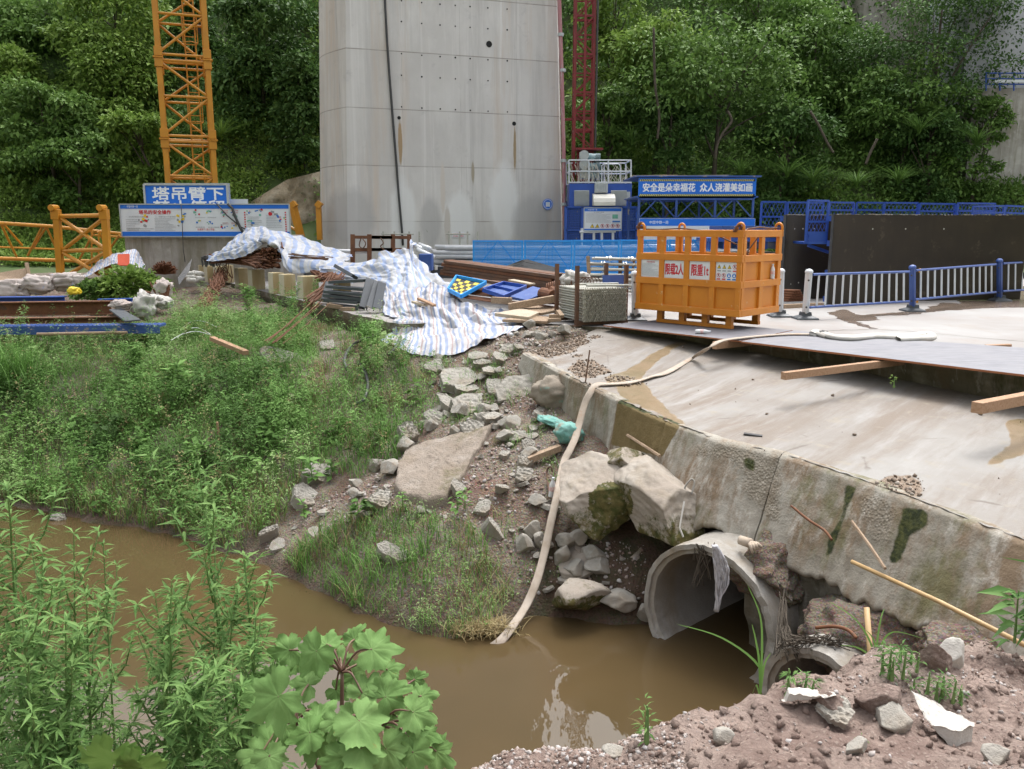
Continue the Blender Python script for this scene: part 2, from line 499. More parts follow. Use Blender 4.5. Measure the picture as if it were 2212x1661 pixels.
UPW = [W(*p) for p in UP]; LIPW = [W(*p) for p in LIP]
def poly_at(pts, t):
    L = [0]
    for a, b in zip(pts, pts[1:]): L.append(L[-1] + (b - a).length)
    s = t * L[-1]
    for i in range(len(pts) - 1):
        if s <= L[i + 1] + 1e-9:
            return pts[i].lerp(pts[i + 1], (s - L[i]) / max(L[i + 1] - L[i], 1e-9))
    return pts[-1].copy()

# ---- the bank: a height field through measured points
CP = [(p[0], p[1], WZ) for p in [(0, 1085), (120, 1110), (330, 1150), (480, 1188), (570, 1216), (640, 1260), (760, 1312), (860, 1360), (970, 1385), (1060, 1375), (1130, 1335), (1190, 1322), (1300, 1322), (1400, 1346)]]
CP += [(0, 1250, -3.4), (300, 1300, -3.4), (600, 1360, -3.25), (850, 1480, -3.3), (1100, 1480, -3.3), (1400, 1480, -3.4), (1600, 1560, -3.4)]
CP += [(0, 885, -1.55), (300, 905, -1.6), (550, 800, -.9), (550, 1000, -1.9), (830, 1100, -1.9), (830, 900, -1.3), (830, 730, -.3), (700, 900, -1.35), (700, 1100, -2.15),
       (1050, 1200, -2.2), (1050, 1000, -1.4), (1050, 850, -.85), (1050, 760, -.3), (1050, 706, -.04), (930, 1250, -2.35), (930, 950, -1.35), (930, 800, -.6), (1190, 702, -.04), (1290, 712, -.06), (1160, 750, -.2),
       (1110, 765, -.3), (1170, 860, -.85), (1235, 960, -1.15), (1215, 1020, -1.5), (1200, 1150, -2.0), (1190, 1260, -2.5), (1250, 1290, -2.6),
       (1360, 1290, -2.55), (1310, 1180, -1.9), (1400, 1230, -2.2), (700, 720, -.5), (640, 690, -.4), (560, 650, -.3), (450, 640, -.25),
       (0, 730, -.55), (350, 705, -.5), (0, 650, -.52), (200, 640, -.48), (100, 690, -.55), (0, 600, -.35), (300, 590, -.1), (430, 600, -.1), (-300, 700, -.35), (-300, 1080, -2.8), (-300, 900, -1.6), (-300, 1250, -3.4)]
P3 = [W(*c) for c in CP] + [Vector(p) for p in [(-20, 30, 0), (-10, 34, .1), (-4, 34, -.2), (4, 30, -.5), (7, 14, -1.5), (7, 9, -2.2), (4, 8.2, -2.9), (-22, 20, -.3), (-22, 14, -2.6), (-16, 9, -3.4), (-22, 7, -3.4), (3, 6.4, -3.4), (-4, 6.4, -3.4)]]
PX = np.array([[p.x, p.y] for p in P3]); PZ = np.array([p.z for p in P3])
def tps_fit(X, Z, lam):
    d = np.linalg.norm(X[:, None] - X[None], axis=2)
    K = np.where(d > 0, d * d * np.log(d + 1e-12), 0) + lam * np.eye(len(X))
    Pm = np.hstack([np.ones((len(X), 1)), X])
    A = np.block([[K, Pm], [Pm.T, np.zeros((3, 3))]])
    return np.linalg.solve(A, np.concatenate([Z, np.zeros((3,) + Z.shape[1:])]))
def tps_eval(X, w, Q):
    d = np.linalg.norm(Q[:, None] - X[None], axis=2)
    K = np.where(d > 0, d * d * np.log(d + 1e-12), 0)
    return K @ w[:len(X)] + w[len(X)] + Q @ w[len(X) + 1:]
_w = tps_fit(PX, PZ, .35)
GX = np.arange(-22, 7.6, .11); GY = np.arange(6.5, 35, .11)
XX, YY = np.meshgrid(GX, GY, indexing='ij')
ZZ = np.concatenate([tps_eval(PX, _w, np.stack([XX[i], YY[i]], 1)) for i in range(len(GX))]).reshape(XX.shape)
ZZ += .10 * fbm(XX, YY, .9, 1) + .09 * fbm(XX, YY, 4.0, 2, 3)
ZZ = np.clip(ZZ, -3.6, .8)
PLATXY = [(p.x, p.y) for p in PLAT]
APXY = [(p.x, p.y) for p in LIPW] + [(p.x, p.y) for p in reversed(UPW)]
ZZ = np.where(inpoly(XX, YY, PLATXY), np.minimum(ZZ, -.55), ZZ)
ZZ = np.where(inpoly(XX, YY, APXY), np.minimum(ZZ, -1.3), ZZ)
# hollow for the culvert mouths
def gz(x, y):
    x, y = np.asarray(x, float), np.asarray(y, float)
    fx, fy = np.clip((x - GX[0]) / .11, 0, len(GX) - 1.001), np.clip((y - GY[0]) / .11, 0, len(GY) - 1.001)
    i, j = fx.astype(int), fy.astype(int); fx, fy = fx - i, fy - j
    return (ZZ[i, j] * (1 - fx) + ZZ[i + 1, j] * fx) * (1 - fy) + (ZZ[i, j + 1] * (1 - fx) + ZZ[i + 1, j + 1] * fx) * fy
# culvert: mouth centre, axis into the bank
PIPE_C = Vector((2.16, 8.62, -2.32)); PIPE_A = Vector((.74, .67, 0)).normalized(); PIPE_R = .86
PIPE2_C = Vector((2.84, 7.1, -2.42)); PIPE2_R = .55
for c, R in ((PIPE_C, PIPE_R), (PIPE2_C, PIPE2_R)):
    rx, ry = XX - c.x, YY - c.y
    al = rx * PIPE_A.x + ry * PIPE_A.y; ac = -rx * PIPE_A.y + ry * PIPE_A.x
    ZZ = np.where((al > -.5) & (np.abs(ac) < R * .98), np.minimum(ZZ, -3.5), ZZ)
def hit(vx, vy):
    r = ray(vx, vy); t = 4.0
    while t < 60:
        p = Vector((0, 0, CAMZ)) + r * t
        if p.z < float(gz(p.x, p.y)): return Vector((p.x, p.y, float(gz(p.x, p.y))))
        t += .02
    return p
t = NT('bank soil')
k = t.mix(t.ramp(t.noise(.8, 6, .6), [(.4, 0.0), (.6, 1.0)]), (.15, .105, .078), (.21, .175, .135))
k = t.mix(t.ramp(t.noise(3.2, 8, .7), [(.48, 0.0), (.66, .9)]), k, (.25, .215, .175))
k = t.mix(t.ramp(t.noise(1.7, 6, .6), [(.55, 0.0), (.7, .8)]), k, (.19, .11, .078))
v1 = t.voro(26); k = t.mix(t.ramp(v1, [(.08, .75), (.26, 0.0)]), k, (.3, .27, .23))
v2 = t.voro(70, out=1); k = t.mix(.3, k, v2, 'SOFT_LIGHT')
k = t.mix(t.math('MULTIPLY', t.ramp(t.noise(1.3, 7, .7), [(.58, 0.0), (.66, 1.0)]), .6), k, (.07, .085, .02))
k = t.mix(t.math('MULTIPLY', t.attr('wet'), .95), k, t.mix(t.ramp(t.noise(4, 6, .7), [(.45, 0.0), (.6, 1.0)]), (.085, .052, .036), (.04, .045, .018)))
t.bump(t.math('ADD', t.math('MULTIPLY', v1, -.5), t.noise(14, 8, .75)), .9, .06)
M['soil'] = t.fin(k, .92, 0, .25)
nx, ny = XX.shape
idx = np.arange(nx * ny).reshape(nx, ny)
Fq = np.stack([idx[:-1, :-1], idx[1:, :-1], idx[1:, 1:], idx[:-1, 1:]], -1).reshape(-1, 4)
cx, cy = XX[:-1, :-1].ravel() + .05, YY[:-1, :-1].ravel() + .05
keep = cy < 36
Fq = Fq[keep]
gnd = tag(np_mesh('ground', np.stack([XX, YY, ZZ], -1).reshape(-1, 3), Fq, M['soil'], smooth=True), kind='structure')
gpx, gpy = proj(XX, YY, ZZ)
wa = np.clip((-2.45 - ZZ) / .35, 0, 1) * .8 + inpoly(gpx, gpy, [(1240, 1130), (1500, 1100), (1500, 1350), (1180, 1330), (1170, 1180)]) * .9
at_ = gnd.data.attributes.new('wet', 'FLOAT', 'POINT'); at_.data.foreach_set('value', np.clip(wa, 0, 1).astype(np.float32).ravel())
far = MB().add([(-300, -60, -3.9), (300, -60, -3.9), (300, 300, -3.9), (-300, 300, -3.9)], [(0, 1, 2, 3)])
struct(far, 'valley_floor', M['soil'])

# ---- water
t = NT('muddy water')
k = t.mix(t.ramp(t.noise(.35, 3), [(.4, 0.0), (.65, 1.0)]), (.082, .056, .0265), (.066, .047, .0225))
m1 = t.noise(2.2, 3, .5, t.co((1, .55, 1)), .6); m2 = t.noise(9, 2, .5, t.co((1, .5, 1)))
msk = t.ramp(t.noise(.45, 2), [(.45, .15), (.62, 1.0)])
t.bump(t.math('MULTIPLY', t.math('ADD', m1, t.math('MULTIPLY', m2, .35)), msk), .12, .05)
M['water'] = t.fin(k, .03, 0, 1.0)
t.b.inputs['IOR'].default_value = 1.33
wm = MB().add([(-60, -4, WZ), (9, -4, WZ), (9, 18, WZ), (-60, 18, WZ)], [(0, 1, 2, 3)])
struct(wm, 'water', M['water'])

# ---- paved yard
t = NT('yard concrete')
k = t.mix(t.ramp(t.noise(.35, 6, .6), [(.4, 0.0), (.62, 1.0)]), (.26, .242, .23), (.315, .31, .303))
k = t.mix(t.ramp(t.noise(1.6, 8, .7, t.co((1, .4, 1))), [(.52, 0.0), (.7, .7)]), k, (.27, .23, .2))
k = t.mix(t.ramp(t.noise(40, 3), [(.6, 0.0), (.75, .3)]), k, (.3, .27, .25))
t.bump(t.noise(25, 5, .7), .15, .01)
M['yard'] = t.fin(k, .8, 0, .35)
M['edgec'] = concrete('stained slab edge', (.2, .17, .12), (.07, .065, .04), (.33, .3, .26), .8, .8, .9, (.05, .06, .02), (.16, .11, .07))
pl = rough_line(PLAT, .14, .07, 3, skip=())
mb = MB(); n = len(pl)
mb.add([(p.x, p.y, 0) for p in pl], [tuple(range(n))], 0)
for (za, zb, off) in ((0, -.16, .0), (-.16, -.3, .05), (-.3, -.62, .18)):
    vs = []
    for i, p in enumerate(pl):
        a = pl[i - 1]; b = pl[(i + 1) % n]; nn = Vector((-(b - a).y, (b - a).x, 0)).normalized()
        o0 = {0: 0, -.16: .0, -.3: .05}[za]
        j0, j1 = .04 * nz(p.x * 5, p.y * 5, za), .05 * nz(p.x * 5, p.y * 5, zb)
        vs.append(p + nn * (o0 + (j0 if za < 0 else 0)) + Vector((0, 0, za)))
        vs.append(p + nn * (off + j1) + Vector((0, 0, zb)))
    mb.add(vs, [(2 * i, 2 * i + 1, 2 * ((i + 1) % n) + 1, 2 * ((i + 1) % n)) for i in range(n)], 1)
struct(mb, 'pavement', [M['yard'], M['edgec']])
# puddle of muddy water across the yard
pd = z8([(620, 1110), (760, 1085), (900, 1130), (1220, 1105), (1400, 1090), (1560, 1030), (1700, 1040), (1650, 960), (1500, 880), (1720, 875), (1900, 930), (2400, 880), (2500, 1060), (1900, 1075), (1500, 1100), (1280, 1130), (1000, 1140), (1060, 1170), (850, 1180), (1040, 1240), (960, 1240), (760, 1180)])
pdl = rough_line([W(*p, .004) for p in pd], .1, .13, 8)
M['wetmud'] = pm('wet mud', (.13, .095, .07), (.2, .155, .125), 2, .22, bump=.1, bscale=12, amt=.9)
struct(MB().add(pdl, [tuple(range(len(pdl)))]), 'puddle', M['wetmud'])
# a crack in the yard
ck = z8([(560, 1262), (760, 1250), (1000, 1248), (1200, 1255), (1500, 1280), (1750, 1305), (2000, 1325), (2400, 1360)])
ckl = rough_line([W(*p, .004) for p in ck], .12, .05, 4, closed=False)
mb = MB()
for a, b in zip(ckl, ckl[1:]):
    w = .012 + .018 * abs(nz(a.x * 3, a.y * 3))
    mb.add([a + Vector((0, -w, 0)), b + Vector((0, -w, 0)), b + Vector((0, w, 0)), a + Vector((0, w, 0))], [(0, 1, 2, 3)])
struct(mb, 'pavement_crack', M['edgec'])

# ---- sloping apron
NS, NTT = 260, 64
A = np.zeros((NS, NTT, 3)); st = np.zeros((NS, NTT)); tt = np.zeros((NS, NTT))
for i in range(NS):
    s = i / (NS - 1); u, l = poly_at(UPW, s), poly_at(LIPW, s)
    for j in range(NTT):
        q = j / (NTT - 1)
        p = u.lerp(l, q)
        p.z = u.z + (l.z - u.z) * (1 - (1 - q) ** 1.7)
        p.z += .018 * nz(p.x * 1.2, p.y * 1.2, 3) + .006 * nz(p.x * 6, p.y * 6, 3)
        if j == NTT - 1: p += Vector((.03 * nz(s * 90, 1), .03 * nz(s * 90, 5), .02 * nz(s * 70, 9)))
        A[i, j] = p; st[i, j] = s; tt[i, j] = q
av = A.reshape(-1, 3)
ai = np.arange(NS * NTT).reshape(NS, NTT)
af = np.stack([ai[:-1, :-1], ai[:-1, 1:], ai[1:, 1:], ai[1:, :-1]], -1).reshape(-1, 4)
def blur(m, k=1):
    m = m.astype(float)
    for _ in range(k):
        q = np.pad(m, 1, mode='edge'); m = (q[1:-1, 1:-1] * 2 + q[:-2, 1:-1] + q[2:, 1:-1] + q[1:-1, :-2] + q[1:-1, 2:]) / 6
    return m
apx, apy = proj(av[:, 0], av[:, 1], av[:, 2])
jx = 9 * fbm(av[:, 0], av[:, 1], 2.5, 5); jy = 7 * fbm(av[:, 0], av[:, 1], 2.5, 6)
wet = inpoly(apx + jx, apy + jy, z3([(1190, 195), (1060, 240), (990, 300), (880, 370), (790, 400), (740, 420), (700, 450), (760, 480), (790, 520), (810, 580), (900, 610), (1000, 650), (1100, 700), (1180, 760), (1240, 745), (1110, 640), (1060, 590), (1010, 550), (975, 490), (935, 450), (960, 400), (1040, 330), (1130, 260), (1225, 205)]))
wet |= inpoly(apx + jx, apy + jy, z4([(1870, 720), (1910, 800), (1890, 880), (1800, 960), (1710, 1020), (1860, 990), (1990, 930), (2100, 700)]))
dirt = np.zeros(len(av), bool)
for pg in (z3([(100, 60), (560, 60), (590, 190), (500, 250), (400, 300), (330, 312), (140, 255)]), z3([(450, 380), (520, 325), (640, 320), (740, 400), (600, 428), (500, 420)]), z3([(690, 440), (760, 420), (900, 450), (960, 480), (800, 490)]), z3([(600, 170), (650, 150), (690, 165), (640, 180)]), z3([(480, 290), (540, 275), (570, 290), (520, 300)]),
           z4([(940, 1130), (1090, 1095), (1240, 1085), (1320, 1150), (1300, 1200), (1130, 1225), (1010, 1190)])):
    dirt |= inpoly(apx + jx * 1.3, apy + jy * 1.3, pg)
ap = np_mesh('concrete_apron', av, af, M['yard'], smooth=True)
tag(ap, kind='structure')
def setattr_(o, name, vals):
    a = o.data.attributes.new(name, 'FLOAT', 'POINT'); a.data.foreach_set('value', np.asarray(vals, dtype=np.float32).ravel())
setattr_(ap, 'wet', blur(wet.reshape(NS, NTT), 1)); setattr_(ap, 'dirt', blur(dirt.reshape(NS, NTT), 1))
setattr_(ap, 'st', st); setattr_(ap, 'tt', tt)
t = NT('apron concrete')
cx_ = t.new('ShaderNodeCombineXYZ'); t.l.new(t.math('MULTIPLY', t.attr('st'), 13.0), cx_.inputs[0]); t.l.new(t.math('MULTIPLY', t.attr('tt'), .8), cx_.inputs[1])
s1 = t.noise(1.0, 7, .7, cx_.outputs[0], .25); s2 = t.noise(2.6, 6, .7, cx_.outputs[0], .2)
k = t.mix(t.ramp(t.noise(.5, 6, .6), [(.4, 0.0), (.62, 1.0)]), (.225, .205, .185), (.275, .265, .25))
k = t.mix(t.ramp(s1, [(.45, 0.0), (.62, .9)]), k, (.185, .15, .12))
k = t.mix(t.ramp(s2, [(.52, 0.0), (.72, .8)]), k, (.32, .31, .3))
k = t.mix(t.ramp(t.math('ADD', t.attr('tt'), t.math('MULTIPLY', t.noise(1.2, 5), .35)), [(.16, .8), (.5, 0.0)]), k, (.17, .14, .105))
k = t.mix(t.ramp(t.noise(3, 8, .7), [(.57, 0.0), (.7, .75)]), k, (.28, .25, .2))
k = t.mix(t.ramp(t.noise(55, 3, .7), [(.56, 0.0), (.72, .4)]), k, (.3, .27, .24))
vn = t.voro(.55, t.co((1, 1, .2)), 'DISTANCE_TO_EDGE')
crk = t.math('MULTIPLY', t.ramp(t.math('ADD', vn, t.math('MULTIPLY', t.noise(3, 5), .05)), [(.026, 1.0), (.033, 0.0)]), t.ramp(t.noise(.7, 3), [(.52, 0.0), (.56, 1.0)]))
k = t.mix(crk, k, (.16, .14, .12))
dn = t.mix(t.ramp(t.voro(38), [(.1, 1.0), (.3, 0.0)]), (.19, .14, .1), (.4, .36, .31))
k = t.mix(t.ramp(t.attr('dirt'), [(.3, 0.0), (.6, 1.0)]), k, dn)
wn_ = t.mix(t.ramp(t.noise(2.2, 6, .7), [(.45, 0.0), (.65, 1.0)]), (.21, .15, .085), (.15, .115, .055))
wf = t.ramp(t.attr('wet'), [(.3, 0.0), (.55, 1.0)])
k = t.mix(wf, k, wn_)
t.bump(t.math('ADD', t.noise(22, 6, .75), t.math('MULTIPLY', t.attr('dirt'), t.math('MULTIPLY', t.voro(38), -2.0))), .35, .02)
M['apron'] = t.fin(k, t.math('SUBTRACT', .85, t.math('MULTIPLY', wf, .5)), 0, .35)
ap.data.materials[0] = M['apron']

# ---- retaining wall under the lip: three cast lengths and a rough footing
ZB = [-.55, -1.05, -1.3, -1.33, -1.52, -1.58, -1.63, -1.66, -1.62, -1.6]
BAT = [.1, .1, .12, .25, .45, .5, .5, .5, .5, .5]
BW = []
for i, l in enumerate(LIPW):
    a = LIPW[max(i - 1, 0)]; b = LIPW[min(i + 1, len(LIPW) - 1)]
    nn = Vector(((b - a).y, -(b - a).x, 0)).normalized()
    if nn.x > 0: nn = -nn
    BW.append((l, Vector((l.x, l.y, ZB[i])) + nn * BAT[i], nn))
wall = thing('retaining_wall', 'stained concrete retaining wall below the sloping apron, above the pipes', 'wall', LIPW[5] + Vector((0, 0, -1.2)))
M['mossc'] = None
t = NT('mossy wall concrete')
z = t.sepz()
k = t.mix(t.ramp(t.noise(.7, 6, .6), [(.4, 0.0), (.6, 1.0)]), (.36, .335, .29), (.27, .245, .2))
k = t.mix(t.ramp(t.noise(2.6, 7, .7, t.co((1, 1, .14))), [(.46, 0.0), (.6, .85)]), k, (.2, .135, .08))
k = t.mix(t.ramp(t.noise(5.5, 6, .7, t.co((1, 1, .1))), [(.54, 0.0), (.68, .8)]), k, (.5, .47, .42))
k = t.mix(t.ramp(t.noise(1.3, 8, .7, t.co((1, 1, .4))), [(.53, 0.0), (.63, .8)]), k, (.13, .125, .055))
pit = t.voro(34); k = t.mix(t.math('MULTIPLY', t.ramp(pit, [(.05, 1.0), (.13, 0.0)]), t.ramp(t.noise(2), [(.45, 0.0), (.6, .8)])), k, (.1, .085, .06))
agg = t.ramp(t.math('ADD', t.attr('agg'), t.math('MULTIPLY', t.math('SUBTRACT', t.noise(3.5, 8, .78), .5), 2.0)), [(.42, 0.0), (.95, .6)])
k = t.mix(agg, k, t.mix(t.ramp(t.voro(30), [(.12, 0.0), (.4, 1.0)]), (.42, .38, .32), (.2, .165, .12)))
ms = t.ramp(t.math('ADD', t.attr('moss'), t.math('MULTIPLY', t.math('SUBTRACT', t.noise(6, 7, .75), .5), 1.3)), [(.36, 0.0), (.7, 1.0)])
k = t.mix(ms, k, t.mix(t.ramp(t.noise(14, 5, .7), [(.4, 0.0), (.62, 1.0)]), (.018, .026, .008), (.07, .075, .02)))
bw = t.ramp(t.attr('wet'), [(.35, 0.0), (.6, 1.0)])
k = t.mix(bw, k, t.mix(t.noise(6, 5), (.13, .09, .03), (.2, .15, .07)))
t.bump(t.math('ADD', t.math('MULTIPLY', pit, t.math('ADD', .2, t.math('MULTIPLY', agg, 1.6))), t.noise(16, 7, .75)), .55, .03)
M['mossc'] = t.fin(k, .8, 0, .35)
def wall_part(s0, s1, name, seed):
    n, m = max(8, int((s1 - s0) * 420)), 60
    R = []
    for i in range(n + 1):
        s = s0 + (s1 - s0) * i / n
        l = poly_at(LIPW, s)
        f = s * (len(LIPW) - 1)
        # match bottom by nearest lip segment
        best = min(range(len(LIPW) - 1), key=lambda q: (l - LIPW[q]).length + (l - LIPW[q + 1]).length - (LIPW[q] - LIPW[q + 1]).length)
        tt_ = (l - LIPW[best]).length / max((LIPW[best + 1] - LIPW[best]).length, 1e-6)
        b = BW[best][1].lerp(BW[best + 1][1], tt_); nn = BW[best][2].lerp(BW[best + 1][2], tt_).normalized()
        jb = .12 * nz(s * 34, seed) + .07 * nz(s * 90, seed)
        row = []
        for j in range(m + 1):
            q = j / m
            p = l.lerp(b, q); p.z = l.z + .004 + (b.z + jb - l.z) * q
            dd = .025 * nz(p.x * 1.6, p.y * 1.6, p.z * 1.6 + seed) + .008 * nz(p.x * 9, p.y * 9, p.z * 9)
            e = min(q / .05, (1 - q) / .06, 1); en = min(i / 2, (n - i) / 2, 1)
            dd -= .06 * (1 - e) ** 2 + .02 * (1 - en)
            row.append(p + nn * (dd + .03))
        last = row[-1]; row += [last - nn * .12 + Vector((0, 0, .02)), last - nn * .5 + Vector((0, 0, .1))]
        first = row[0]; row = [first - nn * .5 + Vector((0, 0, -.05))] + row
        R.append(row)
    mb = MB().grid(R)
    for e in (R[0], R[-1]):
        b = len(mb.v); mb.v += [p.copy() for p in e]; mb.f.append(tuple(range(b, b + len(e)))); mb.m.append(0)
    w = np.array([tuple(p) for p in mb.v]); px, py = proj(w[:, 0], w[:, 1], w[:, 2])
    o = mb.build(name, M['mossc'], wall, world=True, smooth=True)
    moss = np.zeros(len(w)); aggv = np.zeros(len(w)); wt = np.zeros(len(w))
    for pg, a in ((z3([(790, 570), (850, 590), (1000, 650), (1190, 730), (1200, 760), (1100, 790), (1030, 900), (990, 720), (860, 700), (820, 780), (850, 900), (740, 870)]), 1.0), (z3([(1040, 760), (1130, 760), (1060, 920), (1020, 900)]), 1.0), (z4([(1180, 1290), (1340, 1310), (1350, 1420), (1240, 1480), (1160, 1660), (1080, 1660), (1150, 1450)]), .95),
                  (z4([(800, 1140), (880, 1160), (800, 1350), (730, 1560), (660, 1660), (690, 1500), (780, 1340)]), 1.0), (z4([(130, 960), (210, 980), (200, 1060), (120, 1030)]), .8)):
        moss = np.maximum(moss, inpoly(px, py, pg) * a)
    wt = np.maximum(wt, inpoly(px, py, z3([(780, 600), (1200, 750), (1120, 880), (1080, 960), (740, 880)])) * 1.0)
    for pg in (z4([(0, 870), (370, 940), (380, 1100), (370, 1430), (100, 1190), (120, 1050), (0, 960)]), z3([(1290, 870), (1500, 870), (1480, 960), (1300, 960)]), z3([(460, 430), (830, 570), (830, 610), (780, 600), (440, 455)]), z4([(860, 1170), (1150, 1280), (1100, 1600), (960, 1500), (880, 1300)])):
        aggv = np.maximum(aggv, inpoly(px, py, pg) * 1.0)
    nr, nc = len(R), len(R[0])
    bl_ = lambda a, q: np.concatenate([blur(a[:nr * nc].reshape(nr, nc), q).ravel(), a[nr * nc:]])
    setattr_(o, 'moss', bl_(moss, 3)); setattr_(o, 'wet', bl_(wt, 4)); setattr_(o, 'agg', bl_(aggv, 14))
Ls = [0]
for a, b in zip(LIPW, LIPW[1:]): Ls.append(Ls[-1] + (b - a).length)
Ls = [x / Ls[-1] for x in Ls]
wall_part(0, Ls[3] - .0006, 'wall_panel', 1.3)
wall_part(Ls[3] + .0006, Ls[5] + .002, 'wall_panel', 4.7)
wall_part(Ls[5] + .0032, 1.0, 'wall_panel', 8.1)
# footing set back under the right length
R = []
for i in range(90):
    s = Ls[5] + .0 + (1 - Ls[5]) * i / 89; l = poly_at(LIPW, s); row = []
    for j in range(16):
        zz = -1.5 - 1.9 * j / 15
        p = Vector((l.x - .30, l.y - .18, zz)) + Vector((-.85, -.53, 0)) * (.1 * nz(l.x * 2, l.y * 2, zz * 2) + .06 * nz(l.x * 7, l.y * 7, zz * 7) + .03 * nz(l.x * 19, l.y * 19, zz * 19) + .04 * j / 15)
        row.append(p)
    R.append(row)
MB().grid(R).build('footing', M['oldc'], wall, world=True, smooth=True)

# ---- rocks
import bmesh
_ico = {}
def ico(sub):
    if sub not in _ico:
        bm = bmesh.new(); bmesh.ops.create_icosphere(bm, subdivisions=sub, radius=1)
        bm.verts.ensure_lookup_table()
        _ico[sub] = ([v.co.copy() for v in bm.verts], [tuple(v.index for v in f.verts) for f in bm.faces]); bm.free()
    return _ico[sub]
def carve(seed, size, cuts=7, flat=None, rough=.05, sub=3, lo=.55, hi=.85):
    """a broken lump: a ball cut by planes; flat = half thickness share for slabs"""
    r = random.Random(seed); V, Fc = ico(sub)
    V = [v * 1.25 for v in V]
    pls = []; fl_ = []
    if flat: fl_ += [(Vector((r.uniform(-.06, .06), r.uniform(-.06, .06), 1)).normalized(), flat), (Vector((r.uniform(-.1, .1), r.uniform(-.1, .1), -1)).normalized(), flat)]
    for i in range(cuts):
        a = 2 * math.pi * (i + r.uniform(-.3, .3)) / cuts
        el = r.uniform(-.12, .12) if flat else r.uniform(-1, 1)
        pls.append((Vector((math.cos(a) * math.cos(el), math.sin(a) * math.cos(el), math.sin(el))), r.uniform(lo, hi)))
    out = []; pls += fl_
    for v in V:
        v = v.copy()
        for n, d in pls:
            e = v.dot(n) - d
            if e > 0: v -= n * e
        k = 1 + rough * noise.noise(v * 2.6 + Vector((seed, 0, 0))) + rough * .6 * noise.noise(v * 7 + Vector((0, seed, 0)))
        out.append(Vector((v.x * size[0], v.y * size[1], v.z * size[2])) * k)
    return MB().add(out, Fc)
t = NT('boulder')
k = t.mix(t.ramp(t.noise(.9, 6, .6), [(.4, 0.0), (.6, 1.0)]), (.31, .265, .22), (.38, .345, .3))
k = t.mix(t.ramp(t.noise(2.4, 7, .7), [(.5, 0.0), (.68, .7)]), k, (.27, .22, .16))
gm = t.ramp(t.math('ADD', t.attr('moss'), t.math('MULTIPLY', t.math('SUBTRACT', t.noise(8, 8, .75), .5), 2.4)), [(.45, 0.0), (.8, 1.0)])
k = t.mix(gm, k, t.mix(t.ramp(t.noise(11, 5, .7), [(.4, 0.0), (.6, 1.0)]), (.05, .055, .012), (.12, .1, .035)))
t.bump(t.noise(10, 8, .75), .6, .04)
M['boulder'] = t.fin(k, .85, 0, .3)
def boulder(seed, c, size, rot, label, mossfun, cuts=9, name='boulder', sub=6, rough=.05):
    mb = carve(seed, size, cuts, None, rough, sub, .6, .9)
    R = Euler(rot).to_matrix(); mb.v = [R @ p + Vector(c) for p in mb.v]
    w = np.array([tuple(p) for p in mb.v])
    o = mb.solo(name, M['boulder'], label, 'boulder', None, smooth=True)
    px, py = proj(w[:, 0], w[:, 1], w[:, 2]); setattr_(o, 'moss', mossfun(w, px + 14 * fbm(px, py, .03, seed), py + 14 * fbm(px, py, .03, seed + 1)))
    return o
def mossA(w, px, py):
    return np.clip((1120 - 0 * px - py) * 0 + inpoly(px, py, z3([(800, 1130), (860, 1250), (850, 1480), (620, 1380), (560, 1220), (680, 1150)])) * .9 + np.clip((py - 1065) / 70, 0, 1) * .8, 0, 1)
def mossC(w, px, py): return np.clip(.5 + .3 * np.sin(w[:, 2] * 9), 0, 1)
def mossB(w, px, py):
    return np.clip(np.clip((py - 1085) / 70, 0, 1) * .8 + inpoly(px, py, z3([(800, 1120), (870, 1160), (860, 1420), (760, 1400)])) * .8, 0, 1)
pa = D(1302, 1072, 10.35); boulder(11, pa, (.5, .75, .36), (.3, .12, .5), 'large rounded boulder with dark moss on its lower side, left of the pipe', mossA)
pb = D(1435, 1088, 9.95); boulder(23, pb, (.5, .75, .38), (.25, -.12, .3), 'large pale boulder wedged against the wall above the big pipe', mossB)
pc = D(1245, 1290, 9.55); boulder(31, pc, (.36, .3, .2), (0, .05, -.2), 'mossy stone block at the water edge beside the hose', lambda w, px, py: np.clip((py > 1290) * .5 + .35, 0, 1), 7, 'stone_block', 4)
boulder(37, D(1350, 1000, 10.6), (.35, .3, .18), (.3, .2, .9), 'flat mossy stone on top of the boulders below the wet wall', lambda w, px, py: np.full(len(px), .62), 7, 'flat_stone', 4)

boulder(51, D(1300, 1185, 10.6), (.5, .5, .3), (.2, .1, .2), 'dark damp rock in the hollow under the two large boulders', mossC, 7, 'dark_rock', 5)
boulder(57, D(1385, 1225, 10.3), (.4, .45, .32), (.1, .3, .6), 'dark damp rock beside the left side of the large pipe', mossC, 7, 'dark_rock', 5)
boulder(63, D(1255, 1225, 10.2), (.28, .3, .22), (.1, .2, 1.1), 'mossy rock low in the hollow above the stone block', mossC, 7, 'dark_rock', 5)
boulder(67, D(1470, 1060, 10.4), (.5, .5, .45), (.3, .1, .9), 'broken concrete mass filling the gap between boulder and wall', mossB, 6, 'concrete_mass', 5)
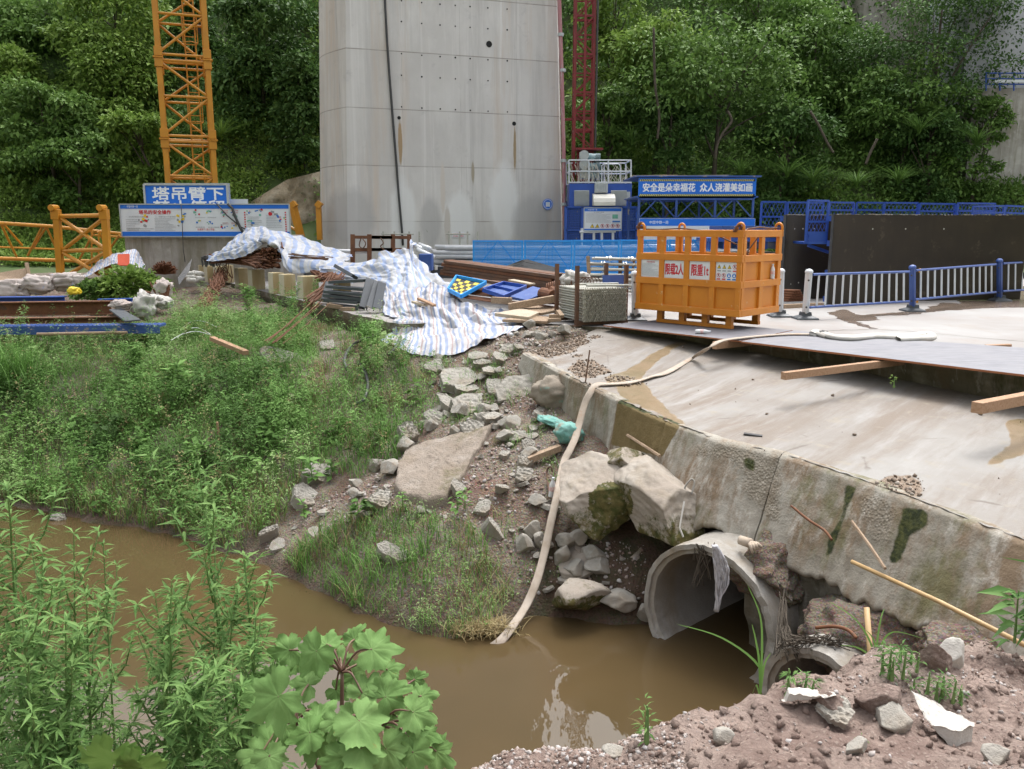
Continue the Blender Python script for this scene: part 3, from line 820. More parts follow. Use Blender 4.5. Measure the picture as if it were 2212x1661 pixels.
# ---- culvert pipes
def pipe(c, R, thick, length, label, seed, parts):
    root = thing('culvert_pipe', label, 'pipe', (c.x, c.y, c.z - R), math.atan2(PIPE_A.y, PIPE_A.x))
    n, m = 96, 26
    Ro, Ri = R, R - thick
    rings = []
    prof = []
    for j in range(m + 1): prof.append((Ro, length * (1 - j / m) ** 1.6))
    prof += [(Ro - thick * .5, 0), (Ro - thick * .55, .035), (Ri, .04)]
    for j in range(1, m + 1): prof.append((Ri, .06 + (length - .06) * (j / m) ** 1.6))
    for r_, x in prof:
        row = []
        for k in range(n):
            a = 2 * math.pi * k / n
            jit = .012 * nz(math.cos(a) * 3 + seed, math.sin(a) * 3) + .022 * nz(math.cos(a) * 9 + seed, math.sin(a) * 9)
            near = max(0, 1 - x / .1)
            dr = .012 * nz(math.cos(a) * 8, math.sin(a) * 8, x * 5 + seed)
            row.append((x + jit * near, math.cos(a) * (r_ + dr), R + math.sin(a) * (r_ + dr)))
        rings.append(row)
    md = MB().grid(rings, close=True).build('pipe_shell', M['pipec'], root, smooth=True).modifiers.new('edges', 'EDGE_SPLIT'); md.split_angle = .5
    MB().add([(length - .05, Ri * math.cos(2 * math.pi * k / 32), R + Ri * math.sin(2 * math.pi * k / 32)) for k in range(32)], [tuple(range(32))]).build('dark_end', M['hole'], root)
    return root
pipe(PIPE_C, PIPE_R, .115, 7.0, 'large concrete culvert pipe with its broken mouth open over the brown water', 3.0, 0)
pipe(PIPE2_C, PIPE2_R, .12, 5.0, 'small concrete culvert pipe half buried behind the gravel heap', 9.0, 0)
def mouth(a, r, x=0):            # world point on the big mouth, a from the right horizontal (as seen) anticlockwise
    s = Vector((-PIPE_A.y, PIPE_A.x, 0))
    return PIPE_C + PIPE_A * x - s * (math.cos(a) * r) + Vector((0, 0, math.sin(a) * r))
M['white slab'] = concrete('pale slab', (.52, .5, .46), (.4, .37, .33), (.58, .56, .53), 0, .4, .9)
for nm_, cc, sz in (('soil_heap', D(1668, 1222, 8.75), (.4, .5, .3)), ('soil_heap', PIPE2_C + PIPE_A * 1.0 + Vector((.1, -.1, .28)), (.62, .62, .42)), ('soil_heap', D(2070, 1425, 6.2), (.3, .3, .2))):
    mb = carve(int(cc.x * 100), sz, 5, None, .16, 5, .7, .95); mb.v = [v + cc for v in mb.v]; struct(mb, nm_, M['soil'], smooth=True)
# ---- near bank of gravelly soil
CR = [(1030, 1662, -.8), (1110, 1646, -.8), (1200, 1640, -.78), (1300, 1620, -.76), (1400, 1592, -.75), (1480, 1560, -.77), (1560, 1530, -.8), (1650, 1498, -.9), (1730, 1508, -.95), (1790, 1474, -1.0), (1850, 1464, -1.05), (1930, 1462, -1.1), (2010, 1428, -1.25), (2120, 1406, -1.4), (2212, 1392, -1.45)]
NPp = [W(*c) for c in CR]; ex = []
for p in NPp:
    d = Vector((p.x, p.y, 0)).normalized()
    ex += [p + d * .35 + Vector((0, 0, -.7)), p + d * .9 + Vector((0, 0, -1.9))] if p.z > -1.2 else [p + d * .4 + Vector((0, 0, -.5))]
NPp += [W(*c) for c in [(1200, 1690, -.5), (1500, 1661, -.45), (1700, 1661, -.33), (2000, 1661, -.3), (2212, 1661, -.35), (1800, 1560, -.62), (2000, 1530, -.8), (2212, 1500, -1.0), (1650, 1580, -.62), (2080, 1460, -1.22), (2212, 1440, -1.32), (2300, 1450, -1.4)]]
NPp += ex + [Vector(p) for p in [(-3, 2, .1), (0, 2, .2), (3, 2, .2), (-6, 2, .1), (-3, 3, -.62), (-1, 3, -.62), (-6, 3, -.8), (-3, 4, -1.75), (-1, 4, -1.7), (-6, 4.2, -2.2), (-3, 4.9, -3.1), (-1, 4.9, -3.1), (-6, 5.2, -3.2), (0, 0, .35), (-6, 0, .35), (6, 0, .35), (7, 3, -.9), (7, 6, -2), (5.0, 5.2, -1.5), (4.3, 6.3, -1.55), (5.6, 4.2, -1.25), (0, 3, -.5), (-8, 6, -3.4), (1.5, 6.5, -3.4), (0, 6.5, -3.4)]]
NX = np.array([[p.x, p.y] for p in NPp]); NZ_ = np.array([p.z for p in NPp]); nw = tps_fit(NX, NZ_, .02)
nxs, nys = np.arange(-8, 7.2, .05), np.arange(-1.0, 7.4, .05)
nX, nY = np.meshgrid(nxs, nys, indexing='ij')
nZ = np.concatenate([tps_eval(NX, nw, np.stack([nX[i], nY[i]], 1)) for i in range(len(nxs))]).reshape(nX.shape)
nZ += .06 * fbm(nX, nY, 2.0, 11) + .1 * np.abs(fbm(nX, nY, 5, 12, 3)) + .03 * fbm(nX, nY, 18, 13, 2) - .03
nZ = np.clip(nZ, -3.7, .6)
def ngz(x, y):
    x, y = np.asarray(x, float), np.asarray(y, float)
    fx, fy = np.clip((x - nxs[0]) / .05, 0, len(nxs) - 1.001), np.clip((y - nys[0]) / .05, 0, len(nys) - 1.001)
    i, j = fx.astype(int), fy.astype(int); fx, fy = fx - i, fy - j
    return (nZ[i, j] * (1 - fx) + nZ[i + 1, j] * fx) * (1 - fy) + (nZ[i, j + 1] * (1 - fx) + nZ[i + 1, j + 1] * fx) * fy
t = NT('gravelly soil')
k = t.mix(t.ramp(t.noise(1.5, 6, .6), [(.4, 0.0), (.6, 1.0)]), (.22, .155, .13), (.31, .24, .205))
k = t.mix(t.ramp(t.noise(6, 7, .7), [(.5, 0.0), (.66, .8)]), k, (.36, .27, .225))
v1 = t.voro(34); k = t.mix(t.ramp(v1, [(.15, .6), (.35, 0.0)]), k, (.38, .31, .265))
t.bump(t.math('ADD', t.math('MULTIPLY', v1, -.6), t.noise(30, 8, .75)), 1.0, .03)
M['gravelsoil'] = t.fin(k, .92, 0, .25)
ni = np.arange(nX.size).reshape(nX.shape)
nf = np.stack([ni[:-1, :-1], ni[1:, :-1], ni[1:, 1:], ni[:-1, 1:]], -1).reshape(-1, 4)
tag(np_mesh('near_ground', np.stack([nX, nY, nZ], -1).reshape(-1, 3), nf, M['gravelsoil'], smooth=True), kind='structure')
def nhit(vx, vy):
    r = ray(vx, vy); t = 1.5
    while t < 12:
        p = Vector((0, 0, CAMZ)) + r * t
        if p.z < float(ngz(p.x, p.y)): return Vector((p.x, p.y, float(ngz(p.x, p.y))))
        t += .01
    return p

# ---- the hill
def hill_z(x, y):
    x, y = np.asarray(x, float), np.asarray(y, float)
    y0 = 37 + 4.5 / (1 + np.exp(-(x - 4) / 4)) + 1.2 * np.sin(x * .23) + .8 * np.sin(x * .61 + 1)
    u = y - y0
    z = .2 + .98 * np.log1p(np.exp(np.clip(u / 1.3, -30, 30))) * 1.3
    z += 1.3 * fbm(x + 100, y + 100, .12, 21) * np.clip(u / 5, 0, 1)
    top = 33 + 10 / (1 + np.exp(-(x - 9) / 1.2)) + 3 * np.sin(x * .11)
    return np.where(z > top, top + (z - top) * .12, z)
hx, hy = np.arange(-75, 76, .8), np.arange(33, 120, .8)
hX, hY = np.meshgrid(hx, hy, indexing='ij'); hZ = hill_z(hX, hY) + .12 * fbm(hX + 90, hY + 90, 1.0, 22)
hi_ = np.arange(hX.size).reshape(hX.shape)
hf = np.stack([hi_[:-1, :-1], hi_[1:, :-1], hi_[1:, 1:], hi_[:-1, 1:]], -1).reshape(-1, 4)
t = NT('hillside soil')
k = t.mix(t.ramp(t.noise(.5, 6), [(.4, 0.0), (.6, 1.0)]), (.055, .09, .028), (.08, .1, .045))
M['hillsoil'] = t.fin(k, .95, 0, .2)
tag(np_mesh('hillside', np.stack([hX, hY, hZ], -1).reshape(-1, 3), hf, M['hillsoil'], smooth=True), kind='structure')
# unseen slope behind the camera, added to block sky light
R = []
for i in range(60):
    a = math.radians(100 + 195 * i / 59); row = []
    for q in range(14):
        rr = 26 + 3.2 * q + 3 * nz(a * 3, q * .3); row.append((math.sin(a) * rr * 1.25, math.cos(a) * rr, -4 + 30 * (q / 13) ** .8 + 2.5 * nz(a * 4, q * .4, 5)))
    R.append(row)
struct(MB().grid(R), 'sky_blocking_slope', M['hillsoil'], smooth=True)
# bare cut face left of the pier
t = NT('cut rock')
k = t.mix(t.ramp(t.noise(.8, 6, .65), [(.4, 0.0), (.6, 1.0)]), (.3, .25, .17), (.38, .34, .26))
k = t.mix(t.ramp(t.noise(3, 7, .7, t.co((1, 1, .5), (0, .5, 0))), [(.5, 0.0), (.65, .8)]), k, (.2, .165, .11))
t.bump(t.noise(4, 8, .75), .9, .2)
M['cut'] = t.fin(k, .95, 0, .2)
R = []
for j in range(24):
    q = j / 23; row = []
    for i in range(40):
        vx = 500 + 260 * i / 39
        vt = 462 - (vx - 500) * .62 if vx < 620 else 388 - (vx - 620) * .25
        vy = 540 + (vt - 540) * q
        row.append(D(vx, vy, 38.3 + 1.2 * q + .35 * nz(vx * .02, vy * .02) + .12 * nz(vx * .09, vy * .09)))
    R.append(row)
struct(MB().grid(R), 'rock_face', M['cut'], smooth=True)
# ================================================================ LETTERING
def text(s, parent, cx, cz, h, mat, w=None, y=-.004, name='lettering', fat=0):
    cu = bpy.data.curves.new('txt', 'FONT'); cu.body = s; cu.resolution_u = 2
    o = bpy.data.objects.new('txt', cu); COL.objects.link(o)
    dg = bpy.context.evaluated_depsgraph_get(); dg.update()
    me = bpy.data.meshes.new_from_object(o.evaluated_get(dg))
    bpy.data.objects.remove(o); bpy.data.curves.remove(cu)
    n = len(me.vertices); a = np.zeros(n * 3, np.float32); me.vertices.foreach_get('co', a); a = a.reshape(-1, 3)
    mn, mx = a.min(0), a.max(0); k = h / max(mx[1] - mn[1], 1e-6)
    kx = (w / max(mx[0] - mn[0], 1e-6)) if w else k
    b = np.stack([(a[:, 0] - (mn[0] + mx[0]) / 2) * kx + cx, np.full(n, y), (a[:, 1] - (mn[1] + mx[1]) / 2) * k + cz], 1)
    me.vertices.foreach_set('co', b.astype(np.float32).ravel()); me.update()
    if fat:
        bm = bmesh.new(); bm.from_mesh(me); g = bm.verts[:] + bm.edges[:] + bm.faces[:]
        for i, (dx, dz_) in enumerate(((fat, 0), (0, fat), (fat, fat))):
            d = bmesh.ops.duplicate(bm, geom=g); bmesh.ops.translate(bm, verts=[e for e in d['geom'] if isinstance(e, bmesh.types.BMVert)], vec=(dx * h, -.0004 * (i + 1), dz_ * h))
        bm.to_mesh(me); bm.free()
    me.materials.clear(); me.materials.append(mat)
    q = bpy.data.objects.new(name, me); COL.objects.link(q); q.parent = parent
    return q
def fineprint(mb, x0, x1, z0, z1, rows, r, y=-.004, fill=.72):
    """lines of print too small to read in the photograph"""
    dz = (z1 - z0) / rows
    for i in range(rows):
        z = z1 - dz * (i + .5); x = x0; end = x1 - (x1 - x0) * (r.random() * .4 if r.random() < .5 else 0)
        while x < end:
            w = dz * r.uniform(.35, .6)
            for q in range(2): mb.box((x + w / 2, y, z + dz * (.14 if q else -.14)), (w * r.uniform(.6, 1), .001, dz * .16))
            x += w + dz * .16
def facing(name, label, cat, vx0, vy0, vx1, vy1, d0, d1=None, group=None):
    """an upright thing measured from the photo: returns root, width, height; local x right, z up, y away"""
    d1 = d1 or d0
    a, b = D(vx0, vy1, d0), D(vx1, vy1, d1); b.z = a.z
    h = D(vx0, vy0, d0).z - a.z
    v = b - a
    root = thing(name, label, cat, (a + b) / 2, math.atan2(v.y, v.x), group)
    return root, v.length, h
def emblem(root, cx, cz, r, mat, mat2):
    """round company mark: ring with rail and bridge strokes"""
    mb = MB()
    n = 28
    for k in range(n):
        a0, a1 = 2 * math.pi * k / n, 2 * math.pi * (k + 1) / n
        mb.add([(cx + math.cos(a) * q, -.005, cz + math.sin(a) * q) for a, q in ((a0, r), (a1, r), (a1, r * .82), (a0, r * .82))], [(0, 1, 2, 3)])
    for s in (-1, 1):
        mb.bar((cx + s * r * .15, -.005, cz - r * .55), (cx + s * r * .15, -.005, cz + r * .45), r * .14, .001)
        mb.bar((cx + s * r * .5, -.005, cz - r * .5), (cx + s * r * .5, -.005, cz + r * .2), r * .12, .001)
    mb.bar((cx - r * .7, -.005, cz + r * .1), (cx + r * .7, -.005, cz + r * .1), r * .14, .001)
    mb.bar((cx - r * .7, -.005, cz - r * .35), (cx + r * .7, -.005, cz - r * .35), r * .14, .001)
    mb.bar((cx - r * .6, -.005, cz + r * .42), (cx + r * .6, -.005, cz + r * .42), r * .12, .001)
    return mb.build('emblem', mat, root)
# ================================================================ BRIDGE PIER
pA, pB = D(748, 500, 34), D(1215, 500, 37)
PT = (pB - pA); PT.z = 0; PL = PT.length; PT.normalize(); PN = Vector((-PT.y, PT.x, 0))
PRZ = math.atan2(PT.y, PT.x)
pier = thing('bridge_pier', 'tall grey concrete bridge pier with round ends behind the yard', 'pier', (pA.x, pA.y, 0), PRZ)
def pfl(vx, vy):
    r = ray(vx, vy); o = Vector((0, 0, CAMZ)); q = (Vector((pA.x, pA.y, 0)) - o).dot(PN) / r.dot(PN)
    p = o + r * q; return (p - Vector((pA.x, pA.y, 0))).dot(PT), p.z
t = NT('pier concrete'); z = t.sepz()
k = t.mix(t.ramp(t.noise(.22, 7, .62), [(.36, 0.0), (.64, 1.0)]), (.6, .58, .555), (.5, .48, .46))
k = t.mix(t.ramp(t.noise(.75, 7, .65, t.co((1, 1, .35))), [(.5, 0.0), (.72, .75)]), k, (.66, .645, .62))
k = t.mix(t.ramp(t.noise(1.6, 7, .7, t.co((1, 1, .05))), [(.52, 0.0), (.66, .55)]), k, (.41, .395, .38))
k = t.mix(t.ramp(t.noise(3.6, 6, .7, t.co((1, 1, .018))), [(.55, 0.0), (.66, .6)]), k, (.68, .66, .64))
k = t.mix(t.ramp(t.noise(1.3, 6, .7, t.co((1, 1, .06))), [(.54, 0.0), (.68, .65)]), k, (.53, .44, .36))
k = t.mix(t.ramp(t.noise(1.1, 8, .72), [(.58, 0.0), (.7, .45)]), k, (.34, .33, .33))
fr = t.math('FRACT', t.math('DIVIDE', t.math('ADD', z, t.math('MULTIPLY', t.noise(2.0, 2), .02)), 2.21))
ln = t.ramp(fr, [(0.0, 1.0), (.012, .9), (.02, 0.0)])
k = t.mix(t.math('MULTIPLY', ln, t.ramp(t.noise(1.0, 4), [(.3, .35), (.55, .95)])), k, (.26, .235, .21))
lift = t.math('FLOOR', t.math('DIVIDE', z, 2.21)); wn2 = t.new('ShaderNodeTexWhiteNoise', noise_dimensions='1D'); t.l.new(lift, wn2.inputs['W'])
k = t.mix(t.math('MULTIPLY', wn2.outputs[0], .22), k, (.44, .42, .4))
xx = t.sepz(ax=0); fx = t.math('FRACT', t.math('DIVIDE', xx, 2.42)); k = t.mix(t.math('MULTIPLY', t.ramp(fx, [(0.0, .5), (.006, .5), (.011, 0.0)]), t.ramp(t.noise(.8, 3), [(.4, 0.0), (.6, 1.0)])), k, (.27, .255, .24))
def blot(t, k, cx, cz, sx, sz, c, amt, nscale=1.2):
    mp = t.co((1, 0, 1)); q = t.new('ShaderNodeMapping'); q.inputs['Location'].default_value = (-cx / sx, 0, -cz / sz); q.inputs['Scale'].default_value = (1 / sx, 0, 1 / sz)
    t.l.new(t.tc.outputs['Object'], q.inputs[0]); g = t.new('ShaderNodeTexGradient', gradient_type='SPHERICAL'); t.l.new(q.outputs[0], g.inputs[0])
    m = t.ramp(t.math('ADD', g.outputs[1], t.math('MULTIPLY', t.math('SUBTRACT', t.noise(nscale, 7, .7, t.co((1, 1, .5))), .5), .5)), [(.18, 0.0), (.42, amt)])
    return t.mix(m, k, c)
for vx, vy, sx, sz in ((870, 470, .75, 2.2), (992, 475, .9, 1.6), (1090, 440, .9, 2.4)):
    x, zz = pfl(vx, vy); k = blot(t, k, x, zz, sx, sz, (.68, .68, .67), .8)
for vx, vy, sx, sz in ((1150, 480, 1.2, 1.6), (930, 480, .6, 1.4), (760, 470, 1.4, 1.6)):
    x, zz = pfl(vx, vy); k = blot(t, k, x, zz, sx, sz, (.38, .37, .365), .6)
for vx, v0, v1, c, wd in ((864, 257, 360, (.36, .25, .14), .075), (1113, 268, 372, (.3, .22, .12), .055), (956, 345, 470, (.55, .5, .45), .09), (1022, 345, 400, (.33, .29, .22), .06), (1024, 400, 520, (.56, .55, .53), .05), (966, 440, 530, (.5, .46, .42), .12)):
    x, za = pfl(vx, v0); _, zb = pfl(vx, v1)
    k = blot(t, k, x, (za + zb) / 2, wd * 1.6, (za - zb) * .62, c, .95, 6)
t.bump(t.math('ADD', t.noise(3, 6, .7), t.math('MULTIPLY', ln, -.8)), .12, .03)
M['pier'] = t.fin(k, .85, 0, .3)
plan = []
NC = 14
for i in range(NC + 1):
    a = math.pi * i / NC; plan.append((-.8 * math.sin(a), 5 - 5 * (i / NC)))
plan = plan[::1]
left = [(-.8 * math.sin(math.pi * i / NC), 5 - 5 * i / NC) for i in range(NC + 1)]
right = [(PL + .8 * math.sin(math.pi * i / NC), 5 * i / NC) for i in range(NC + 1)]
loop = left + right
zs = [-.6 + 2.2 * i for i in range(29)]
mb = MB(); rows = []
for zz in zs:
    kx = 1 - .0062 * max(zz, 0)
    rows.append([((x - PL / 2) * kx + PL / 2, (y - 2.5) * (1 - .004 * max(zz, 0)) + 2.5 - (.004 * 2.5 * max(zz, 0)) * 0, zz) for x, y in loop])
mb.grid(rows, close=True); mb.add(rows[-1], [tuple(range(len(loop)))])
mb.build('shaft', M['pier'], pier)
def fy(z): return -.0 + .01 * max(z, 0)           # face moves back slightly with height
mb = MB()
rows_v = [(8, 8), (105, 110), (222, 230), (299, 305), (413, 420)]
tx = [(521, 107), (625, 117), (719, 125), (797, 131), (873, 137), (964, 144), (1063, 150)]
for dy in (-107, 0, 165, 276, 438):
    for x, y in tx:
        vy = (y + dy - (y - 107) * (0 if dy < 100 else .15 * (dy / 165))) * .7826 / 1.852; vx = (1200 + x * .7826) / 1.852
        lx, lz = pfl(vx, vy); MB().tube([(lx, fy(lz) - .012, lz), (lx, fy(lz) + .05, lz)], .028 + .008 * random.random(), 10).build('tie_hole', M['hole'], pier)
for (x, y, r) in ((970, 223, .125), (508, 601, .07), (1097, 631, .085)):
    lx, lz = pfl((1200 + x * .7826) / 1.852, y * .7826 / 1.852)
    MB().tube([(lx, fy(lz) - .014, lz), (lx, fy(lz) + .1, lz)], r, 18).build('drain_hole', M['hole'], pier)
# painted warning on the pier and the round blue plate
lx, lz = pfl(990, 507)
nt = MB().box((lx, -.01, lz), (.52, .02, .23)); nb = nt.build('notice_plate', M['signwhite'], pier)
text('危险区域 禁止入内', nb, lx, lz + .05, .075, M['redtext'], .46, -.024)
text('请勿靠近 严禁攀爬', nb, lx, lz - .055, .075, M['redtext'], .46, -.024)
lx, lz = pfl(1183, 441)
bd = MB().tube([(lx, -.03, lz), (lx, .0, lz)], .235, 32).build('round_plate', M['bluesign'], pier)
mb = MB()
for k in range(36):
    a0, a1 = 2 * math.pi * k / 36, 2 * math.pi * (k + .55) / 36
    mb.add([(lx + math.cos(a) * q, -.033, lz + math.sin(a) * q) for a, q in ((a0, .215), (a1, .215), (a1, .175), (a0, .175))], [(0, 1, 2, 3)])
mb.build('lettering', M['whitetext'], bd)
MB().box((lx, -.032, lz - .01), (.2, .004, .2)).build('blank_label', M['signwhite'], bd)
# cable hanging down the face, tube up the right edge
mb = MB(); pts = []
for vx, vy in ((831, -20), (836, 80), (842, 170), (849, 260), (856, 350), (861, 420), (868, 500), (870, 530)):
    x, zz = pfl(vx, vy); pts.append(pA * 1.0 + PT * x - PN * (.06 - fy(zz)) + Vector((0, 0, zz - pA.z)))
pts = [Vector((p.x, p.y, pfl(*q)[1])) for p, q in zip(pts, ((831, -20), (836, 80), (842, 170), (849, 260), (856, 350), (861, 420), (868, 500), (870, 530)))]
pts = [pts[0] + Vector((-.2, 0, 6))] + pts
MB().tube(pts, .045, 8).solo('hanging_cable', M['cable'], 'black cable hanging down the face of the grey pier', 'cable', smooth=True)
tubeT = thing('concrete_pump_line', 'faded red pump line running up beside the right edge of the pier', 'pipe', D(1219, 520, 36.3))
pts = [D(1219, 540, 36.3), D(1219, 460, 36.3), D(1217, 300, 36.3), D(1213, 150, 36.3), D(1208, 0, 36.3), D(1200, -220, 36.3)]
MB().tube(pts, .085, 10).build('pipe_run', pm('faded red pipe', (.33, .1, .12), (.42, .24, .24), 4, .6, stretch=(3, 3, .2), amt=.9, wear=(.45, .42, .4), wlim=.55), tubeT, world=True, smooth=True)
for vx, vy in ((1217, 347), (1215.5, 152), (1211, 75), (1218, 441)):
    c = D(vx + .4, vy, 36.3); MB().tube([c - Vector((0, 0, .06)), c + Vector((0, 0, .06))], .13, 12).build('coupling', M['motor'], tubeT, world=True)
# ================================================================ TOWER CRANE
crane = thing('tower_crane', 'tall yellow tower crane mast rising behind the blue sign board', 'crane', D(414, 395, 35) * 1.0, math.radians(21))
crane.location.z = -.66
sec0 = None
def mast_section(parent, L=1.78, H=3.04, nameleg='leg'):
    e = bpy.data.objects.new('mast_section', None); COL.objects.link(e); e.parent = parent
    h = L / 2
    for sx in (-1, 1):
        for sy in (-1, 1):
            m = MB().box((sx * h, sy * h, H / 2), (.2, .2, H))
            m.box((sx * h, sy * h, .2), (.3, .3, .34)); m.box((sx * h, sy * h, H - .2), (.3, .3, .34))
            m.box((sx * (h + .02), sy * (h + .02), H - .02), (.36, .36, .05))
            m.build('leg', M['yellow'], e, bevel=.012)
    mb = MB()
    for f in range(4):
        def P(u, zz):
            x, y = u * h, -h
            for _ in range(f): x, y = -y, x
            return (x, y, zz)
        mb.tube([P(-1, H - .1), P(1, H - .1)], .055, 8); mb.tube([P(-1, .12), P(1, .12)], .05, 8); mb.tube([P(-1, H * .53), P(1, H * .53)], .05, 8)
        s = 1 if f % 2 == 0 else -1
        mb.tube([P(-s, H - .15), P(s, H * .53)], .05, 8); mb.tube([P(s, H * .53), P(-s, .15)], .05, 8)
    mb.build('bracing', M['yellow'], e, smooth=False)
    mb = MB()
    for x in (.12, .52): mb.tube([(x, .25, 0), (x, .25, H)], .03, 6)
    for k in range(10): mb.tube([(.12, .25, .15 + k * .3), (.52, .25, .15 + k * .3)], .02, 6)
    for zz in (.75, 1.75): 
        mb.tube([(.1, .25, zz), (.05, -.15, zz), (.32, -.4, zz), (.6, -.15, zz), (.54, .25, zz)], .022, 6)
    for x, y in ((.05, -.15), (.6, -.15)): mb.tube([(x, y, .75), (x, y, 1.75)], .02, 6)
    mb.build('ladder', M['yellow'], e)
    return e
s0 = mast_section(crane)
for k in range(1, 9):
    c = dup(s0, crane); c.location = (0, 0, 3.04 * k)
# ---- pieces of crane lying at the left
t1 = thing('mast_piece', 'yellow crane mast piece standing in the weeds left of the sign board', 'crane part', D(178, 592, 29), math.radians(-6))
wpx = 29 / F
def M3(vx, vy, d=29): return D(vx, vy, d)
mb = MB()
for vx, d in ((128, 29), (232, 28.4)):
    m = MB().bar(M3(vx - 6, 452, d), M3(vx + 3, 596, d), .21, .2); m.bar(M3(vx - 8, 452, d), M3(vx - 6, 474, d), .27, .25)
    m.tube([M3(vx - 12, 449, d) + Vector((0, -.2, 0)), M3(vx - 12, 449, d) + Vector((0, .2, 0))], .11, 10)
    m.build('leg', M['yellow'], t1, world=True, bevel=.012)
mb.tube([M3(130, 467), M3(226, 465, 28.4)], .07, 8); mb.tube([M3(136, 542), M3(228, 539, 28.4)], .07, 8)
mb.tube([M3(132, 472), M3(228, 538, 28.4)], .07, 8); mb.tube([M3(226, 470, 28.4), M3(136, 540)], .07, 8); mb.tube([M3(136, 546), M3(214, 592, 28.4)], .07, 8); mb.tube([M3(226, 546, 28.4), M3(150, 592)], .07, 8)
mb.build('bracing', M['yellow'], t1, world=True)
mb = MB()
for x in (.1, .35): mb.tube([M3(192, 500, 30) + Vector((x, 0, 0)), M3(192, 592, 30) + Vector((x, 0, 0))], .03, 6)
for k in range(5): mb.tube([M3(192, 508 + 18 * k, 30) + Vector((.1, 0, 0)), M3(192, 508 + 18 * k, 30) + Vector((.35, 0, 0))], .025, 6)
mb.build('ladder', M['yellow'], t1, world=True)
t2 = thing('crane_jib', 'long yellow lattice crane jib lying behind the standing mast piece', 'crane part', D(60, 592, 31))
MB().tube([D(-60, 478, 30), D(112, 489, 31), D(262, 505, 32)], .065, 8).build('chord', M['yellow'], t2, world=True)
MB().tube([D(-60, 556, 31.5), D(112, 562, 32.5), D(262, 566, 33)], .07, 8).build('chord', M['yellow'], t2, world=True)
mb = MB()
for a, b in (((0, 480), (36, 555)), ((6, 482), (48, 530)), ((92, 488), (60, 552)), ((100, 490), (72, 535)), ((100, 490), (130, 556)), ((205, 497), (172, 560)), ((212, 500), (250, 562)), ((258, 508), (232, 545))):
    mb.tube([D(*a, 31), D(*b, 31.8)], .042, 8)
mb.tube([D(-40, 532, 32.5), D(120, 538, 33)], .04, 6); mb.tube([D(205, 508, 32.5), D(266, 512, 33)], .05, 6)
mb.build('bracing', M['yellow'], t2, world=True)
s1 = thing('steel_strut', 'yellow steel strut leaning behind the right end of the safety board', 'strut', D(640, 515, 35.5))
MB().bar(D(632, 441, 35.5), D(650, 512, 35.3), .3, .2).bar(D(629, 438, 35.5), D(637, 448, 35.5), .36, .3).build('beam', M['yellow'], s1, world=True, bevel=.01)
MB().tube([D(626, 490, 35.6), D(648, 502, 35.4)], .07, 8).build('brace', M['yellow'], s1, world=True)
s2 = thing('steel_strut', 'yellow steel upright standing close to the left edge of the pier', 'strut', D(690, 515, 34.6))
MB().bar(D(688, 441, 34.6), D(691, 518, 34.6), .2, .2).bar(D(684, 438, 34.6), D(694, 446, 34.6), .3, .25).build('beam', M['yellow'], s2, world=True, bevel=.01)
# ================================================================ SIGNS AT THE CRANE
fb = thing('crane_foundation', 'stained concrete block carrying the long safety board', 'concrete block', D(395, 590, 31.6))
bq = D(268, 508, 31.3); b2 = D(628, 510, 31.3)
MB().box(((bq.x + b2.x) / 2, 32.3, bq.z / 2 - .3), (b2.x - bq.x, 2.0, bq.z + .6)).build('block', M['basec'], fb, world=True, bevel=.03)
sg, w, h = facing('safety_board', 'long white safety board with blue bands and small cartoons by the crane', 'sign board', 264, 441, 628, 511, 31.1)
MB().box((0, .03, h / 2), (w, .05, h)).build('panel', M['signwhite'], sg)
m = MB(); m.box((0, -.002, h - .085), (w - .04, .012, .15)); m.box((0, -.002, .1), (w - .04, .012, .16)); m.build('blue_bands', M['bluesign'], sg)
m = MB()
for a, b in (((-w / 2, 0), (w / 2, 0)), ((-w / 2, h), (w / 2, h)), ((-w / 2, 0), (-w / 2, h)), ((w / 2, 0), (w / 2, h))): m.bar((a[0], -.01, a[1]), (b[0], -.01, b[1]), .04, .04)
m.build('frame', M['motor'], sg)
X = lambda f: -w / 2 + w * f
emblem(sg, X(.03), h - .085, .06, M['whitetext'], None)
text('中国中铁一局', sg, X(.075), h - .085, .085, M['whitetext'], w * .065, -.012)
text('塔吊的安全操作', sg, X(.205), h - .29, .15, M['redtext'], w * .19, fat=.05)
r = random.Random(3); m = MB()
text('一、发生塔吊事故的主要原因', sg, X(.09), h - .45, .06, M['greytext'], w * .12)
text('二、起重作业"十不准"规程', sg, X(.265), h - .45, .06, M['greytext'], w * .12)
fineprint(m, X(.03), X(.11), .2, h - .52, 6, r); fineprint(m, X(.2), X(.32), .2, h - .5, 9, r); fineprint(m, X(.03), X(.19), .18, .32, 2, r)
for q in range(4):
    fineprint(m, X(.44 + .075 * (q % 2)), X(.5 + .075 * (q % 2)), (.66 if q < 2 else .3), (.72 if q < 2 else .38), 1, r)
fineprint(m, X(.75), X(.83), .42, .74, 5, r); fineprint(m, X(.86), X(.95), .3, .8, 8, r)
m.build('fine_print', M['greytext'], sg)
m = MB()
for q in range(3): fineprint(m, X(.6 + .05 * (q % 2)), X(.64 + .05 * (q % 2)), .44, .52, 2, r)
for q in range(2): fineprint(m, X(.6 + .055 * q), X(.64 + .055 * q), h - .34, h - .2, 2, r)
for xx_ in (.735, .975):
    for q in range(9): m.box((X(xx_), -.004, h - .3 - q * .085), (.05, .001, .05))
m.build('red_print', M['redtext'], sg)
text('起重臂下 禁止停留', sg, X(.5), .26, .075, M['redtext'], w * .1)
